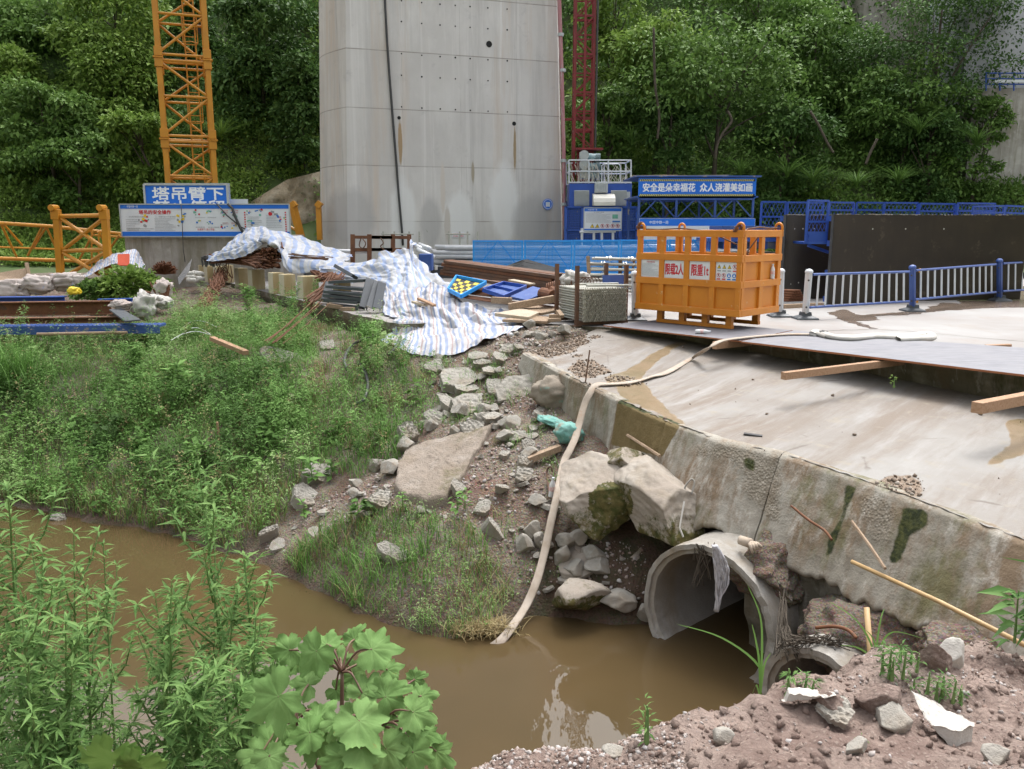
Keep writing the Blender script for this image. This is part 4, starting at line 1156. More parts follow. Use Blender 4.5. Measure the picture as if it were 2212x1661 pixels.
def cartoon(cx, cz, s, seed):
    """small generic machine or worker drawings"""
    q = random.Random(seed); g = bpy.data.objects.new('drawing', None); COL.objects.link(g); g.parent = sg
    mm = [M['greenprint'], M['bluetext'], M['redtext'], M['greytext'], M['yellowprint']]
    for i in range(5):
        b = MB(); u, v = cx + q.uniform(-.5, .5) * s, cz + q.uniform(-.45, .45) * s
        if q.random() < .4: b.tube([(u, -.004, v), (u, -.0055 - i * .0002, v)], s * q.uniform(.1, .2), 12)
        else: b.box((u, -.005 - i * .0004, v), (s * q.uniform(.12, .55), .001, s * q.uniform(.12, .32)), (0, q.uniform(-.5, .5), 0))
        b.build('patch', mm[q.randrange(5)], g)
for i, (fx_, fz, s) in enumerate(((.14, .62, .3), (.125, .48, .3), (.36, .68, .28), (.36, .5, .3), (.455, .84, .22), (.525, .84, .22), (.455, .5, .22), (.525, .5, .22), (.61, .76, .22), (.67, .76, .22), (.61, .32, .22), (.67, .36, .2), (.765, .86, .22), (.815, .86, .26), (.77, .5, .24), (.9, .88, .4), (.95, .6, .22))):
    cartoon(X(fx_), fz + .03, s, i)
bs, w, h = facing('warning_board', 'bright blue board with large white characters under the crane mast', 'sign board', 317, 398, 495, 470, 31.9)
MB().box((0, .03, h / 2), (w, .06, h)).build('panel', M['bluesign'], bs)
m = MB()
for a, b in (((-w / 2, 0), (-w / 2, h)), ((w / 2, 0), (w / 2, h)), ((-w / 2, h), (w / 2, h))): m.bar((a[0], -.01, a[1]), (b[0], -.01, b[1]), .07, .08)
m.build('frame', M['motor'], bs)
text('塔吊臂下', bs, .05, h * .72, .46, M['whitetext'], w * .86, fat=.05)
text('禁止停留', bs, .05, h * .32, .46, M['whitetext'], w * .86, fat=.05)
b3, w, h = facing('notice_board', 'small plain grey board behind the blue warning board', 'sign board', 492, 430, 537, 470, 32.3)
MB().box((0, .02, h / 2), (w, .04, h)).build('panel', M['white'], b3); MB().box((-w / 2 - .1, .3, h + .25), (.3, .03, .7)).build('backing', M['motor'], b3)
# cables over the safety board
for pts, r_, lab in (([(492, 440), (502, 450), (508, 468), (520, 494), (528, 506)], .05, 'thick black cable draped over the safety board'), ([(468, 440), (490, 465), (520, 490), (545, 502)], .025, 'thin black cable draped over the safety board'), ([(391, 441), (393, 470), (396, 540), (400, 566)], .014, 'thin dark cord hanging down the left half of the safety board')):
    MB().tube([D(a, b, 31.0) for a, b in pts], r_, 6).solo('cable', M['cable'], lab, 'cable', smooth=True)
# ================================================================ PASSENGER HOIST
HD = 35.2
def H(vx, vy, d=HD): return D(vx, vy, d)
def wbox(mb, a, b, depth, mi=0):       # box between two image corners, going back by depth
    c = (a + b) / 2; mb.box((c.x, a.y + depth / 2, c.z), (abs(b.x - a.x), depth, abs(b.z - a.z)), None, mi); return mb
hoist = thing('passenger_hoist', 'blue passenger hoist cage at the foot of the red mast beside the pier', 'hoist', H(1300, 560))
wbox(MB(), H(1230, 396), H(1364, 446), 1.7).build('cage', M['blue'], hoist, world=True, bevel=.02)
m = MB(); wbox(m, H(1222, 447, HD - .1), H(1376, 580, HD - .1), 1.8); m.build('enclosure', M['blue2'], hoist, world=True, bevel=.02)
m = MB()
for vx in (1222, 1258, 1298, 1340, 1376): wbox(m, H(vx - 2, 446, HD - .2), H(vx + 2, 582, HD - .2), .08)
for vy in (447, 497, 540): wbox(m, H(1222, vy - 1.5, HD - .2), H(1376, vy + 1.5, HD - .2), .08)
for i in range(30): m.tube([H(1223 + i * 5.2, 448, HD - .17), H(1223 + i * 5.2, 580, HD - .17)], .012, 4)
for i in range(26): m.tube([H(1223, 450 + i * 5.2, HD - .17), H(1375, 450 + i * 5.2, HD - .17)], .012, 4)
m.build('mesh_guard', M['blue'], hoist, world=True)
for x0, x1 in ((1241, 1272), (1320, 1353)):
    m = MB(); 
    for i in range(15): m.box((H((x0 + x1) / 2, 413 + i * 2.1, HD - .04)), (.62, .04, .028), (.5, 0, 0))
    wbox(m, H(x0, 411, HD - .03), H(x1, 445, HD - .03), .03)
    m.build('louvre', M['motor'], hoist, world=True)
m = MB(); wbox(m, H(1285, 393, HD - .25), H(1313, 416, HD - .25), .3)
for i in range(6): wbox(m, H(1288 + i * 4.2, 396, HD - .28), H(1290 + i * 4.2, 413, HD - .28), .04)
m.build('control_box', M['motor'], hoist, world=True, bevel=.015)
m = MB(); rows = []
for i in range(13):
    a = math.pi * i / 12 * .5
    zc = H(1279, 444).z; rr = .45
    rows.append([Vector((H(vx, 444).x, HD - .5 + .45 * (1 - math.sin(a)) - .0, zc + .5 * (1 - (1 - math.sin(a)) ** 2) * 1.0)) for vx in (1279, 1326)])
mb = MB(); a_, b_ = H(1279, 445), H(1326, 445); prof = [(-.55, 0), (-.56, .15), (-.5, .3), (-.38, .42), (-.2, .48), (0, .5), (0, 0)]
mb.add([(a_.x, HD + y, a_.z + z_) for y, z_ in prof] + [(b_.x, HD + y, a_.z + z_) for y, z_ in prof], [tuple(reversed(range(7))), tuple(range(7, 14))] + [(i, (i + 1) % 7, 7 + (i + 1) % 7, 7 + i) for i in range(7)])
mb.build('hood', M['cream'], hoist, world=True, bevel=.02)
wbox(MB(), H(1354, 414, HD - .06), H(1361, 432, HD - .06), .08).build('switch_box', M['motor'], hoist, world=True)
m = MB()
for d in (HD, HD + 1.6):
    for vy in (346, 370, 394): m.tube([H(1229, vy, HD) + Vector((0, d - HD, 0)), H(1363, vy, HD) + Vector((0, d - HD, 0))], .03, 6)
    for vx in (1229, 1272, 1314, 1363): m.tube([H(vx, 346) + Vector((0, d - HD, 0)), H(vx, 396) + Vector((0, d - HD, 0))], .03, 6)
for vx in (1229, 1363):
    for vy in (346, 370): m.tube([H(vx, vy), H(vx, vy) + Vector((0, 1.6, 0))], .03, 6)
m.tube([H(1300, 394), H(1300, 358), H(1304, 354), H(1336, 354), H(1340, 358), H(1340, 394)], .022, 6)
m.build('roof_rail', M['white'], hoist, world=True)
m = MB(); r = random.Random(5)
for i in range(70):
    x0 = r.uniform(1230, 1355); y0 = r.uniform(348, 372)
    m.tube([H(x0, y0, HD + .03), H(x0 + r.uniform(-4, 10), y0 + 12, HD + .05), H(x0 + r.uniform(-12, 12), 394, HD + .03)], .008, 4)
m.build('safety_net', M['net'], hoist, world=True)
mast = thing('hoist_mast', 'narrow dark red lattice mast of the passenger hoist right of the pier', 'mast', H(1260, 560, 36.9))
m = MB(); MX = [H(1239, 395, 36.5), H(1281, 395, 36.5)]
x0, x1 = H(1240, 300, 36.5).x, H(1280, 300, 36.5).x
z0, z1 = 0, 26
for x in (x0, x1):
    for y in (36.4, 37.2): MB().box((x, y, (z0 + z1) / 2), (.1, .1, z1 - z0)).build('post', M['red'], mast, world=True)
for k in range(18):
    zz = z0 + 1.508 * k
    for y in (36.4, 37.2):
        m.bar((x0, y, zz), (x1, y, zz), .07, .09); m.bar((x0, y, zz + .75), (x1, y, zz + .75), .06, .06)
        s_ = 1 if k % 2 else -1
        a, b = (x0, x1) if s_ > 0 else (x1, x0)
        m.bar((a, y, zz), (b, y, zz + .75), .06, .05); m.bar((b, y, zz + .75), (a, y, zz + 1.5), .06, .05)
    for x in (x0, x1): m.bar((x, 36.4, zz), (x, 37.2, zz), .06, .06)
m.bar(((x0 + x1) / 2, 36.3, z0), ((x0 + x1) / 2, 36.3, z1), .1, .08)
m.build('lattice', M['red'], mast, world=True)
MB().bar(H(1218, 258, 36.5), H(1278, 256, 36.5), .08, .1).bar(H(1235, 252, 36.5), H(1275, 254, 36.5), .06, .06).build('wall_tie', M['red'], mast, world=True)
MB().tube([(x1 + .1, 36.3, 3), (x1 + .1, 36.3, 26)], .04, 6).build('feed_cable', M['cable'], mast, world=True)
mo = thing('hoist_drive', 'grey geared motors stacked in a red frame above the hoist cage', 'motor', H(1268, 395, 35.9))
m = MB(); wbox(m, H(1246, 319, 35.6), H(1303, 323, 35.6), .7); wbox(m, H(1246, 322, 36.2), H(1278, 394, 36.2), .1); m.build('drive_frame', M['red'], mo, world=True)
for vy in (338, 358, 378):
    m = MB().tube([H(1252, vy, 35.5), H(1268, vy, 35.5)], .17, 14); m.tube([H(1262, vy - 3, 35.3), H(1262, vy - 3, 35.8)], .2, 16); m.build('gearbox', M['motor'], mo, world=True)
    m = MB().tube([H(1270, vy + 1, 35.5), H(1286, vy + 2, 35.5)], .15, 14)
    for i in range(5): m.tube([H(1287 + i * 2, vy + 2, 35.5), H(1288 + i * 2, vy + 2, 35.5)], .17, 12)
    m.build('motor_body', pm('teal grey motor', (.12, .24, .27), (.3, .36, .37), 8, .5), mo, world=True)
# notice board in front of the hoist, on scaffold posts
nb, w, h = facing('notice_board', 'white notice board with blue header and warning symbols before the hoist cage', 'sign board', 1261, 449, 1342, 498, 33.2)
MB().box((0, .02, h / 2), (w, .04, h)).build('panel', M['signwhite'], nb)
m = MB(); m.box((0, -.003, h - .07), (w - .03, .01, .12)); m.box((0, -.003, .04), (w - .03, .01, .06)); m.build('blue_bands', M['bluesign'], nb)
m = MB()
for a, b in (((-w / 2, 0), (w / 2, 0)), ((-w / 2, h), (w / 2, h)), ((-w / 2, 0), (-w / 2, h)), ((w / 2, 0), (w / 2, h))): m.bar((a[0], -.01, a[1]), (b[0], -.01, b[1]), .03, .03)
m.build('frame', M['motor'], nb)
emblem(nb, -w / 2 + .09, h - .07, .045, M['whitetext'], None); text('中国中铁一局', nb, -w / 2 + .33, h - .07, .06, M['whitetext'], .36, -.01)
m = MB(); r = random.Random(8); fineprint(m, -w / 2 + .08, w * .2, .3, h - .2, 10, r); fineprint(m, w * .26, w / 2 - .06, .16, .36, 3, r); text('安全操作规程', nb, -.15, h - .17, .05, M['greytext'], .4)
m.build('fine_print', M['greytext'], nb)
MB().box((w * .33, -.004, h * .62), (.22, .001, .16)).build('green_label', M['greenprint'], nb)
MB().box((w * .36, -.004, h * .4), (.3, .001, .06)).build('blue_label', M['bluetext'], nb)
def triangle_sign(parent, cx, cz, s, y=-.005):
    e = MB().add([(cx - s, y, cz - s * .8), (cx + s, y, cz - s * .8), (cx, y, cz + s)], [(0, 1, 2)]).build('warning_triangle', M['blackprint'], parent)
    MB().add([(cx - s * .74, y - .001, cz - s * .64), (cx + s * .74, y - .001, cz - s * .64), (cx, y - .001, cz + s * .7)], [(0, 1, 2)]).build('yellow_field', M['yellowprint'], e)
    MB().box((cx, y - .002, cz + .02 * s), (s * .16, .001, s * .62)).box((cx, y - .002, cz - s * .44), (s * .17, .001, s * .16)).build('mark', M['blackprint'], e)
def ring_sign(parent, cx, cz, r, y=-.005, blue=False):
    if blue:
        e = MB().tube([(cx, y, cz), (cx, y + .001, cz)], r, 20).build('mandatory_disc', M['bluetext'], parent)
        MB().tube([(cx, y - .001, cz + r * .3), (cx, y, cz + r * .3)], r * .3, 10).box((cx, y - .001, cz - r * .3), (r * .8, .001, r * .5)).build('mark', M['whitetext'], e)
        return
    m = MB(); n = 22
    for k in range(n):
        a0, a1 = 2 * math.pi * k / n, 2 * math.pi * (k + 1) / n
        m.add([(cx + math.cos(a) * q, y, cz + math.sin(a) * q) for a, q in ((a0, r), (a1, r), (a1, r * .8), (a0, r * .8))], [(0, 1, 2, 3)])
    m.bar((cx - r * .6, y - .0008, cz + r * .6), (cx + r * .6, y - .0008, cz - r * .6), r * .17, .0005, up=(0, 1, 0))
    e = m.build('prohibition_ring', M['redtext'], parent)
    MB().box((cx, y + .0006, cz), (r * .5, .0005, r * .9)).tube([(cx, y + .0004, cz + r * .45), (cx, y + .0008, cz + r * .45)], r * .2, 8).build('mark', M['blackprint'], e)
for i in range(2): triangle_sign(nb, -w / 2 + .33 + .2 * i, .18, .085)
for i in range(4): ring_sign(nb, -w / 2 + .73 + .2 * i, .18, .075)
sf = thing('scaffold_stand', 'grey tube stand holding the notice board in front of the hoist', 'scaffold', D(1300, 560, 33.3))
m = MB()
for vx in (1257, 1283, 1300, 1324): m.tube([D(vx, 493 if vx != 1283 else 498, 33.3), D(vx, 575, 33.3)], .05, 8)
m.tube([D(1252, 501, 33.25), D(1330, 500, 33.25)], .04, 8); m.build('tubes', M['white'], sf, world=True)
for k_, xs in enumerate(((1470 * 0 + 972, 997, 1012), (1008, 1008))): pass
for lab, p0, p1, posts in (('short tube rail on uprights at the foot of the pier, left of the notice plate', 828, 890, (828, 852, 884, 906)), ('short tube rail on uprights at the foot of the pier, right of the notice plate', 968, 1012, (970, 993, 1010, 1032))):
    e = thing('tube_rail', lab, 'rail', D((p0 + p1) / 2, 545, 33.4)); m = MB().tube([D(p0 - 4, 505, 33.4), D(p1 + 4, 506, 33.4)], .035, 6)
    m.build('rail', M['scaff'], e, world=True)
    for vx in posts: MB().tube([D(vx, 500, 33.4), D(vx, 556, 33.4)], .035, 6).build('upright', M['scaff'], e, world=True)
# ================================================================ CANOPY WITH BANNER
CD = 30.0
can = thing('canopy', 'blue steel canopy with a slogan banner in front of the hill', 'canopy', D(1505, 560, CD))
m = MB(); wbox(m, D(1380, 384, CD), D(1632, 428, CD), .06); m.build('banner', M['bluesign'], can, world=True)
a, b = D(1380, 384, CD), D(1632, 428, CD); cxm, bw_, zt, zb_ = (a.x + b.x) / 2, b.x - a.x, a.z, b.z
ban = [o for o in can.children if o.name.startswith('banner')][0]
e_ = bpy.data.objects.new('slogan', None); COL.objects.link(e_); e_.parent = can; e_.location = Vector((cxm, CD, zb_)) - can.location
hb = zt - zb_
text('安全是朵幸福花  众人浇灌美如画', e_, 0, hb * .52, hb * .42, M['whitetext'], bw_ * .93, -.006, fat=.05)
mY, mK = MB(), MB(); ns = 62
for zc in (hb * .88, hb * .15):
    mK.box((0, -.003, zc), (bw_ * .98, .004, hb * .1))
    for i in range(ns):
        x = -bw_ * .485 + bw_ * .97 * i / ns; s_ = bw_ * .0078; hh = hb * .05
        mY.add([(x - s_ * .9, -.006, zc - hh), (x, -.006, zc - hh), (x + s_ * .9, -.006, zc + hh), (x, -.006, zc + hh)], [(0, 1, 2, 3)])
mK.build('black_band', M['blackprint'], e_); mY.build('yellow_stripes', pm('hazard cream', (.75, .68, .25), None, 1, .5), e_)
m = MB()
for y in (CD + .05, CD + 2.6):
    m = MB(); zt2 = zb_; zl = D(1380, 472, CD).z
    for vx in (1381, 1462, 1546, 1628):
        x = D(vx, 430, CD).x; m.bar((x, y, -.1), (x, y, zt2), .075, .075)
    xs = [D(vx, 430, CD).x for vx in (1381, 1421, 1462, 1504, 1546, 1587, 1628)]
    for i in range(6):
        zA, zB = (zt2, zl) if i % 2 == 1 else (zl, zt2)
        m.bar((xs[i], y, zA), (xs[i + 1], y, zB), .042, .042)
    m.bar((xs[0], y, zl), (xs[-1], y, zl), .07, .07); m.bar((xs[0], y, zt2), (xs[-1], y, zt2), .1, .12)
    m.build('truss_frame', M['blue2'], can, world=True)
m = MB()
m.box((cxm, CD + 1.5, zt + .05), (bw_ + .3, 3.2, .05)); m.box((cxm, CD + 1.5, zb_ + .05), (bw_ + .2, 3.0, .05)); m.build('roof', M['blue2'], can, world=True)
m = MB(); r = random.Random(4)
for i in range(7): m.bar(D(1366 + 20 * i, 381 + r.uniform(-1, 1), CD + .6), D(1440 + 22 * i, 381 + r.uniform(-2, 1), CD + 1.0), .12, .05)
m.build('roof_boards', M['board'], can, world=True)
gb, w, h = facing('notice_board', 'wide white notice board with blue header under the slogan canopy', 'sign board', 1379, 472, 1627, 560, 29.6)
MB().box((0, .02, h / 2), (w, .04, h)).build('panel', M['signwhite'], gb)
MB().box((0, -.003, h - .13), (w - .02, .01, .24)).build('blue_band', M['bluesign'], gb)
emblem(gb, -w / 2 + .22, h - .13, .08, M['whitetext'], None); text('中国中铁一局', gb, -w / 2 + .68, h - .13, .115, M['whitetext'], .66, -.01)
for i, s in enumerate(('施工升降机安全操作规程', '施工升降机责任制', '施工升降机安全操作"十不准"', '施工升降机乘坐交接班制度', '设备管理制度')):
    cx0 = -w / 2 + w * (.1 + .2 * i)
    text(s, gb, cx0, h - .42, .07, M['redtext'], w * .13); m = MB(); fineprint(m, cx0 - w * .08, cx0 + w * .08, .1, h - .5, 12, random.Random(i)); m.build('fine_print', M['greytext'], gb)
    m = MB()
    for s_ in (-1, 1): m.bar((cx0 + s_ * w * .09, -.003, .06), (cx0 + s_ * w * .09, -.003, h - .33), .012, .002)
    m.bar((cx0 - w * .09, -.003, h - .33), (cx0 + w * .09, -.003, h - .33), .012, .002); m.build('outline', M['greytext'], gb)
# ================================================================ BLUE MESH FENCE
t = NT('blue wire mesh'); t.fin((.02, .27, .72), .5)
tr = t.new('ShaderNodeBsdfTransparent'); mx = t.new('ShaderNodeMixShader')
ck = t.new('ShaderNodeTexBrick'); ck.offset = 0; ck.inputs['Scale'].default_value = 1; ck.inputs['Mortar Size'].default_value = .0088; ck.inputs['Brick Width'].default_value = .032; ck.inputs['Row Height'].default_value = .032; ck.inputs['Mortar Smooth'].default_value = 0
sw = t.new('ShaderNodeSeparateXYZ'); t.l.new(t.co(), sw.inputs[0]); cb = t.new('ShaderNodeCombineXYZ'); t.l.new(sw.outputs[0], cb.inputs[0]); t.l.new(sw.outputs[2], cb.inputs[1]); t.l.new(cb.outputs[0], ck.inputs['Vector'])
t.l.new(ck.outputs['Fac'], mx.inputs[0]); t.l.new(tr.outputs[0], mx.inputs[1]); t.l.new(t.b.outputs[0], mx.inputs[2]); t.l.new(mx.outputs[0], t.n['Material Output'].inputs[0])
M['wiremesh'] = t.m
ed = [1021, 1131, 1237, 1338, 1442, 1548]; order = ('leftmost bright blue mesh fence panel, next to the silver pipes', 'second blue mesh fence panel from the silver pipes', 'third blue mesh fence panel, behind the rack of scaffold tubes', 'fourth blue mesh fence panel, seen left of and through the orange basket', 'last blue mesh fence panel, seen through the orange basket')
for i in range(5):
    p, w, h = facing('mesh_fence_panel', order[i], 'fence', ed[i] + .5, 519 - i * .5, ed[i + 1] - .5, 592, 25 + .1 * i, 25.08 + .1 * i, 'bright blue mesh fence panels')
    m = MB()
    for a, b in (((-w / 2 + .03, .03), (w / 2 - .03, .03)), ((-w / 2 + .03, h - .03), (w / 2 - .03, h - .03)), ((-w / 2 + .03, 0), (-w / 2 + .03, h)), ((w / 2 - .03, 0), (w / 2 - .03, h))): m.bar((a[0], 0, a[1]), (b[0], 0, b[1]), .06, .04)
    m.bar((0, .02, h), (-w / 2, .02, .0), .03, .03); m.bar((0, .02, h), (w / 2, .02, 0), .03, .03); m.build('frame', M['bluemesh'], p)
    MB().add([(-w / 2, -.01, 0), (w / 2, -.01, 0), (w / 2, -.01, h), (-w / 2, -.01, h)], [(0, 1, 2, 3)]).build('wire_mesh', M['wiremesh'], p)
    m = MB()
    for k in range(int(w / .1)): m.bar((-w / 2 + .1 * (k + .5), -.014, 0), (-w / 2 + .1 * (k + .5), -.014, h), .006, .006)
    for k in range(int(h / .1)): m.bar((-w / 2, -.016, .1 * (k + .5)), (w / 2, -.016, .1 * (k + .5)), .006, .006)
    m.build('grid_wires', M['bluemesh'], p)
# ================================================================ BLACK FORMWORK PANELS
def formwork(label, top, d0, d1, bulge, vyb0, vyb1):
    a, b = D(top[0], vyb0, d0), D(top[1], vyb1, d1); a.z = b.z = .02
    za = D(top[0], top[2], d0).z
    root = thing('curved_formwork', label, 'formwork panel', (a + b) / 2, math.atan2((b - a).y, (b - a).x), 'black formwork panels')
    w = (b - a).length; n = 24; h = za - .02
    def P(u, z, y): return (-w / 2 + w * u, y + bulge * (1 - (2 * u - 1) ** 2), z)
    r0 = [[P(i / n, z, 0) for i in range(n + 1)] for z in (0, h)]; r1 = [[P(i / n, z, .02) for i in range(n + 1)] for z in (h, 0)]
    MB().grid(r0 + r1 + [r0[0]]).build('facing_sheet', M['film'], root, smooth=False)
    m = MB()
    for u in (0, 1): m.bar(P(u, 0, .06), P(u, h, .06), .05, .09)
    for u in (.04, .2, .4, .6, .8, .96): m.bar(P(u, 0, .1), P(u, h, .1), .06, .12)
    m.build('side_frame', M['steel'], root)
    m = MB()
    for z in (.12, h * .35, h * .68, h - .1):
        for i in range(n): m.bar(P(i / n, z, .2), P((i + 1) / n, z, .2), .1, .14)
    m.build('waler', M['blue'], root)
    m = MB(); r = random.Random(2)
    for u, z in ((.22, .84), (.4, .84), (.6, .84), (.21, .19), (.38, .2)): m.tube([P(u, h * z, -.003), P(u, h * z, .02)], .022, 8)
    m.build('tie_holes', M['scaff'], root)
    m = MB()
    for i in range(60): x = i / 60; m.box(P(x, h + .012 * r.random(), .01), (.06 * r.random() + .02, .05, .03 * r.random()))
    m.build('concrete_crumbs', M['slabc'], root)
    return root
formwork('large curved black formwork panel standing behind the railing', (1793, 2208, 463), 21.6, 23.0, .35, 612, 600)
formwork('black formwork panel half hidden behind the larger one', (1692, 1812, 464), 22.6, 23.4, .25, 604, 600)
# blue access platforms and guard frames of the formwork
def guard(label, vx0, vx1, vyt, vyb, d0, d1, tilt=0.0, mesh=True, name='guard_frame'):
    p, w, h = facing(name, label, 'guard frame', vx0, vyt, vx1, vyb, d0, d1, 'blue guard frames above the formwork')
    m = MB()
    for a, b in (((-w / 2, 0), (-w / 2, h)), ((w / 2, 0), (w / 2, h)), ((-w / 2, h), (w / 2, h)), ((-w / 2, h * .5), (w / 2, h * .5)), ((-w / 2, 0), (w / 2, 0))):
        m.bar((a[0], 0, a[1]), (b[0], 0, b[1]), .05, .05)
    m.build('frame', M['blue'], p)
    if mesh:
        m = MB(); n = int(w / .13)
        for k in range(-int(h / .13), n):
            for sgn in (1, -1):
                x0, x1 = -w / 2 + k * .13, -w / 2 + k * .13 + h * .55
                za, zb = 0, h
                if x0 < -w / 2: za = (-w / 2 - x0) / .55; x0 = -w / 2
                if x1 > w / 2: zb = h - (x1 - w / 2) / .55; x1 = w / 2
                if zb <= za: continue
                if sgn < 0: x0, x1 = -x0, -x1
                m.bar((x0, 0, za), (x1, 0, zb), .009, .009)
        m.build('expanded_mesh', M['blue'], p)
    p.rotation_euler.y = tilt
    return p
gl = ['leftmost blue guard frame, beside the canopy', 'blue guard frame left of the dark formwork panels', 'narrow blue guard frame rising over the smaller black panel', 'tall blue guard frame with mesh between the two black panels', 'blue guard frame above the left end of the large black panel', 'blue guard frame lying askew above the large panel, second from its left end', 'blue guard frame above the middle of the large black panel', 'blue guard frame right of the middle of the large black panel', 'blue guard frame above the right part of the large black panel', 'blue guard frame near the right end of the large black panel', 'blue guard frame at the right edge of the photograph']
gs = [(1642, 1694, 436, 500, 24.6, 24.8, 0), (1698, 1740, 437, 500, 24.8, 25, 0), (1742, 1776, 438, 470, 25.6, 25.8, 0), (1740, 1784, 433, 524, 21.9, 22.2, 0), (1790, 1842, 437, 470, 24.2, 24.6, 0), (1848, 1906, 438, 470, 24.4, 24.2, .02), (1908, 1980, 438, 470, 25, 25.2, 0), (1984, 2060, 440, 472, 25, 25.2, .01), (2066, 2146, 439, 472, 25, 25.4, 0), (2100, 2166, 445, 474, 24.2, 24.6, -.02), (2168, 2260, 446, 476, 25, 25.4, .03)]
for lab, g in zip(gl, gs): guard(lab, *g)
wk = thing('formwork_platform', 'blue steel walkway bracket hanging beside the large black panel', 'walkway', D(1762, 530, 22.1))
m = MB(); wbox(m, D(1741, 500, 21.95), D(1785, 523, 21.95), .03); wbox(m, D(1738, 522, 21.9), D(1788, 527, 21.9), .9); m.build('deck', M['blue'], wk, world=True)
MB().bar(D(1746, 530, 22.0), D(1790, 545, 22.4), .07, .07).build('bracket', M['blue'], wk, world=True)
# stacked platforms seen through the basket
for i, (v0, v1, vy, lab) in enumerate(((1560, 1690, 488, 'topmost blue steel platform in the stack behind the orange basket'), (1530, 1690, 514, 'second blue steel platform in the stack behind the orange basket'), (1500, 1692, 546, 'third blue steel platform in the stack behind the orange basket'), (1500, 1692, 576, 'lowest blue steel platform in the stack behind the orange basket'))):
    e = thing('steel_platform', lab, 'platform', D((v0 + v1) / 2, vy + 12, 24.2), 0, 'stacked blue steel platforms')
    m = MB(); wbox(m, D(v0, vy, 23.2), D(v1, vy + 8, 23.2), 1.5); m.build('deck', [M['blue2'], M['blue'], M['oldc'], M['blue']][i], e, world=True)
    m = MB()
    for k in range(6): vx = v0 + 6 + (v1 - v0 - 12) * k / 5; wbox(m, D(vx - 3, vy + 8, 23.3), D(vx + 3, vy + 24, 23.3), 1.2)
    m.build('bracket', M['blue'], e, world=True)
# ================================================================ FAR RIGHT STRUCTURES
fp = thing('bridge_pier', 'pale grey pier far behind the trees at the upper right', 'pier', (D(2190, 300, 46).x, 46, 3))
m = MB(); wbox(m, D(2122, -260, 46), D(2420, 445, 46), 5); m.build('shaft', concrete('far pier concrete', (.42, .43, .45), (.36, .37, .39), (.48, .48, .5), .3, .1), fp, world=True)
m = MB(); wbox(m, D(2105, 190, 44.5), D(2420, 445, 44.5), 1.5); m.build('pier_base', M['basec'], fp, world=True)
fr_ = thing('work_platform_rail', 'blue guard rail on the base of the far pier', 'rail', D(2190, 190, 44.2))
m = MB()
for vy in (158, 170, 182): m.tube([D(2128, vy, 44.2), D(2300, vy, 44.2)], .035, 6)
for vx in (2130, 2160, 2190, 2220): m.tube([D(vx, 156, 44.2), D(vx, 196, 44.2)], .04, 6)
m.build('rails', M['blue'], fr_, world=True); wbox(MB(), D(2150, 172, 44.1), D(2220, 178, 44.1), .03).build('toe_board', M['signwhite'], fr_, world=True)
fw = thing('site_building', 'pale building with blue sheets showing between trees at the upper right', 'building', (D(2000, 200, 50).x, 50, 8))
m = MB(); wbox(m, D(1880, -160, 51), D(2010, 210, 51), 6); m.build('wall', concrete('far wall', (.36, .33, .3), (.28, .25, .22), (.45, .42, .4), .3, .1), fw, world=True)
m = MB(); wbox(m, D(1990, -180, 50.5), D(2130, 200, 50.5), 6); m.build('wall', M['oldc'], fw, world=True)
m = MB(); wbox(m, D(2005, 14, 50.2), D(2050, 30, 50.2), .1); m.build('blue_sheet', M['blue2'], fw, world=True)
# ================================================================ ORANGE BASKET
BF, BS, BH = 2.35, 1.44, 1.6
bc = D(1595, 692, 15.5); bl = bc - Vector((.7, -.71, 0)).normalized() * BF
brz = math.atan2(-.71, .7)
bk = thing('lifting_basket', 'orange steel lifting basket with white signs standing on grey plywood', 'basket', (bl.x, bl.y, .075), brz)
ZB0 = .26
m = MB(); pst = .13
rails = [ZB0 + .065, ZB0 + .6, ZB0 + 1.08, ZB0 + BH - .06]; fr_names = []
def fpost(x, y, w1=.13, w2=.06):
    MB().box((x, y, ZB0 + BH / 2), (w1, w2, BH)).build('post', M['orange'], bk, bevel=.008)
for i in range(5):
    fpost(BF * i / 4 if 0 < i < 4 else (.03 if i == 0 else BF - .03), .0, .12 if 0 < i < 4 else .1, .07)
    fpost(BF * i / 4 if 0 < i < 4 else (.03 if i == 0 else BF - .03), BS, .12 if 0 < i < 4 else .1, .07)
for x in (0, BF):
    fpost(x, BS * .5, .07, .12); fpost(x, .06, .07, .1); fpost(x, BS - .06, .07, .1)
for zc, hh in zip(rails, (.13, .13, .13, .13)):
    for y in (0, BS): MB().box((BF / 2, y - .003 * (1 if y == 0 else -1), zc), (BF + .074, .074, hh)).build('rail', M['orange'], bk, bevel=.008)
    for x in (0, BF): MB().box((x + .003 * (1 if x else -1), BS / 2, zc), (.074, BS - .08, hh)).build('rail', M['orange'], bk, bevel=.008)
m = MB()
for y in (.02, BS - .02): m.box((BF / 2, y, ZB0 + .56), (BF - .08, .012, 1.05))
for x in (.02, BF - .02): m.box((x, BS / 2, ZB0 + .56), (.012, BS - .08, 1.05))
m.build('side_sheet', M['orange'], bk)
MB().box((BF / 2, BS / 2, ZB0 + .03), (BF - .1, BS - .1, .04)).build('floor_plate', M['rustrail'], bk)
for y in (.22, BS - .22):
    s_ = MB().box((BF / 2 + .06, y, .035), (1.75, .1, .07)); s_.build('skid', M['orange'], bk, bevel=.006)
    for k in range(4): MB().box((BF / 2 + .06 - .8 + .533 * k, y, ZB0 / 2 + .035), (.13, .1, ZB0 - .07)).build('foot', M['orange'], bk, bevel=.006)
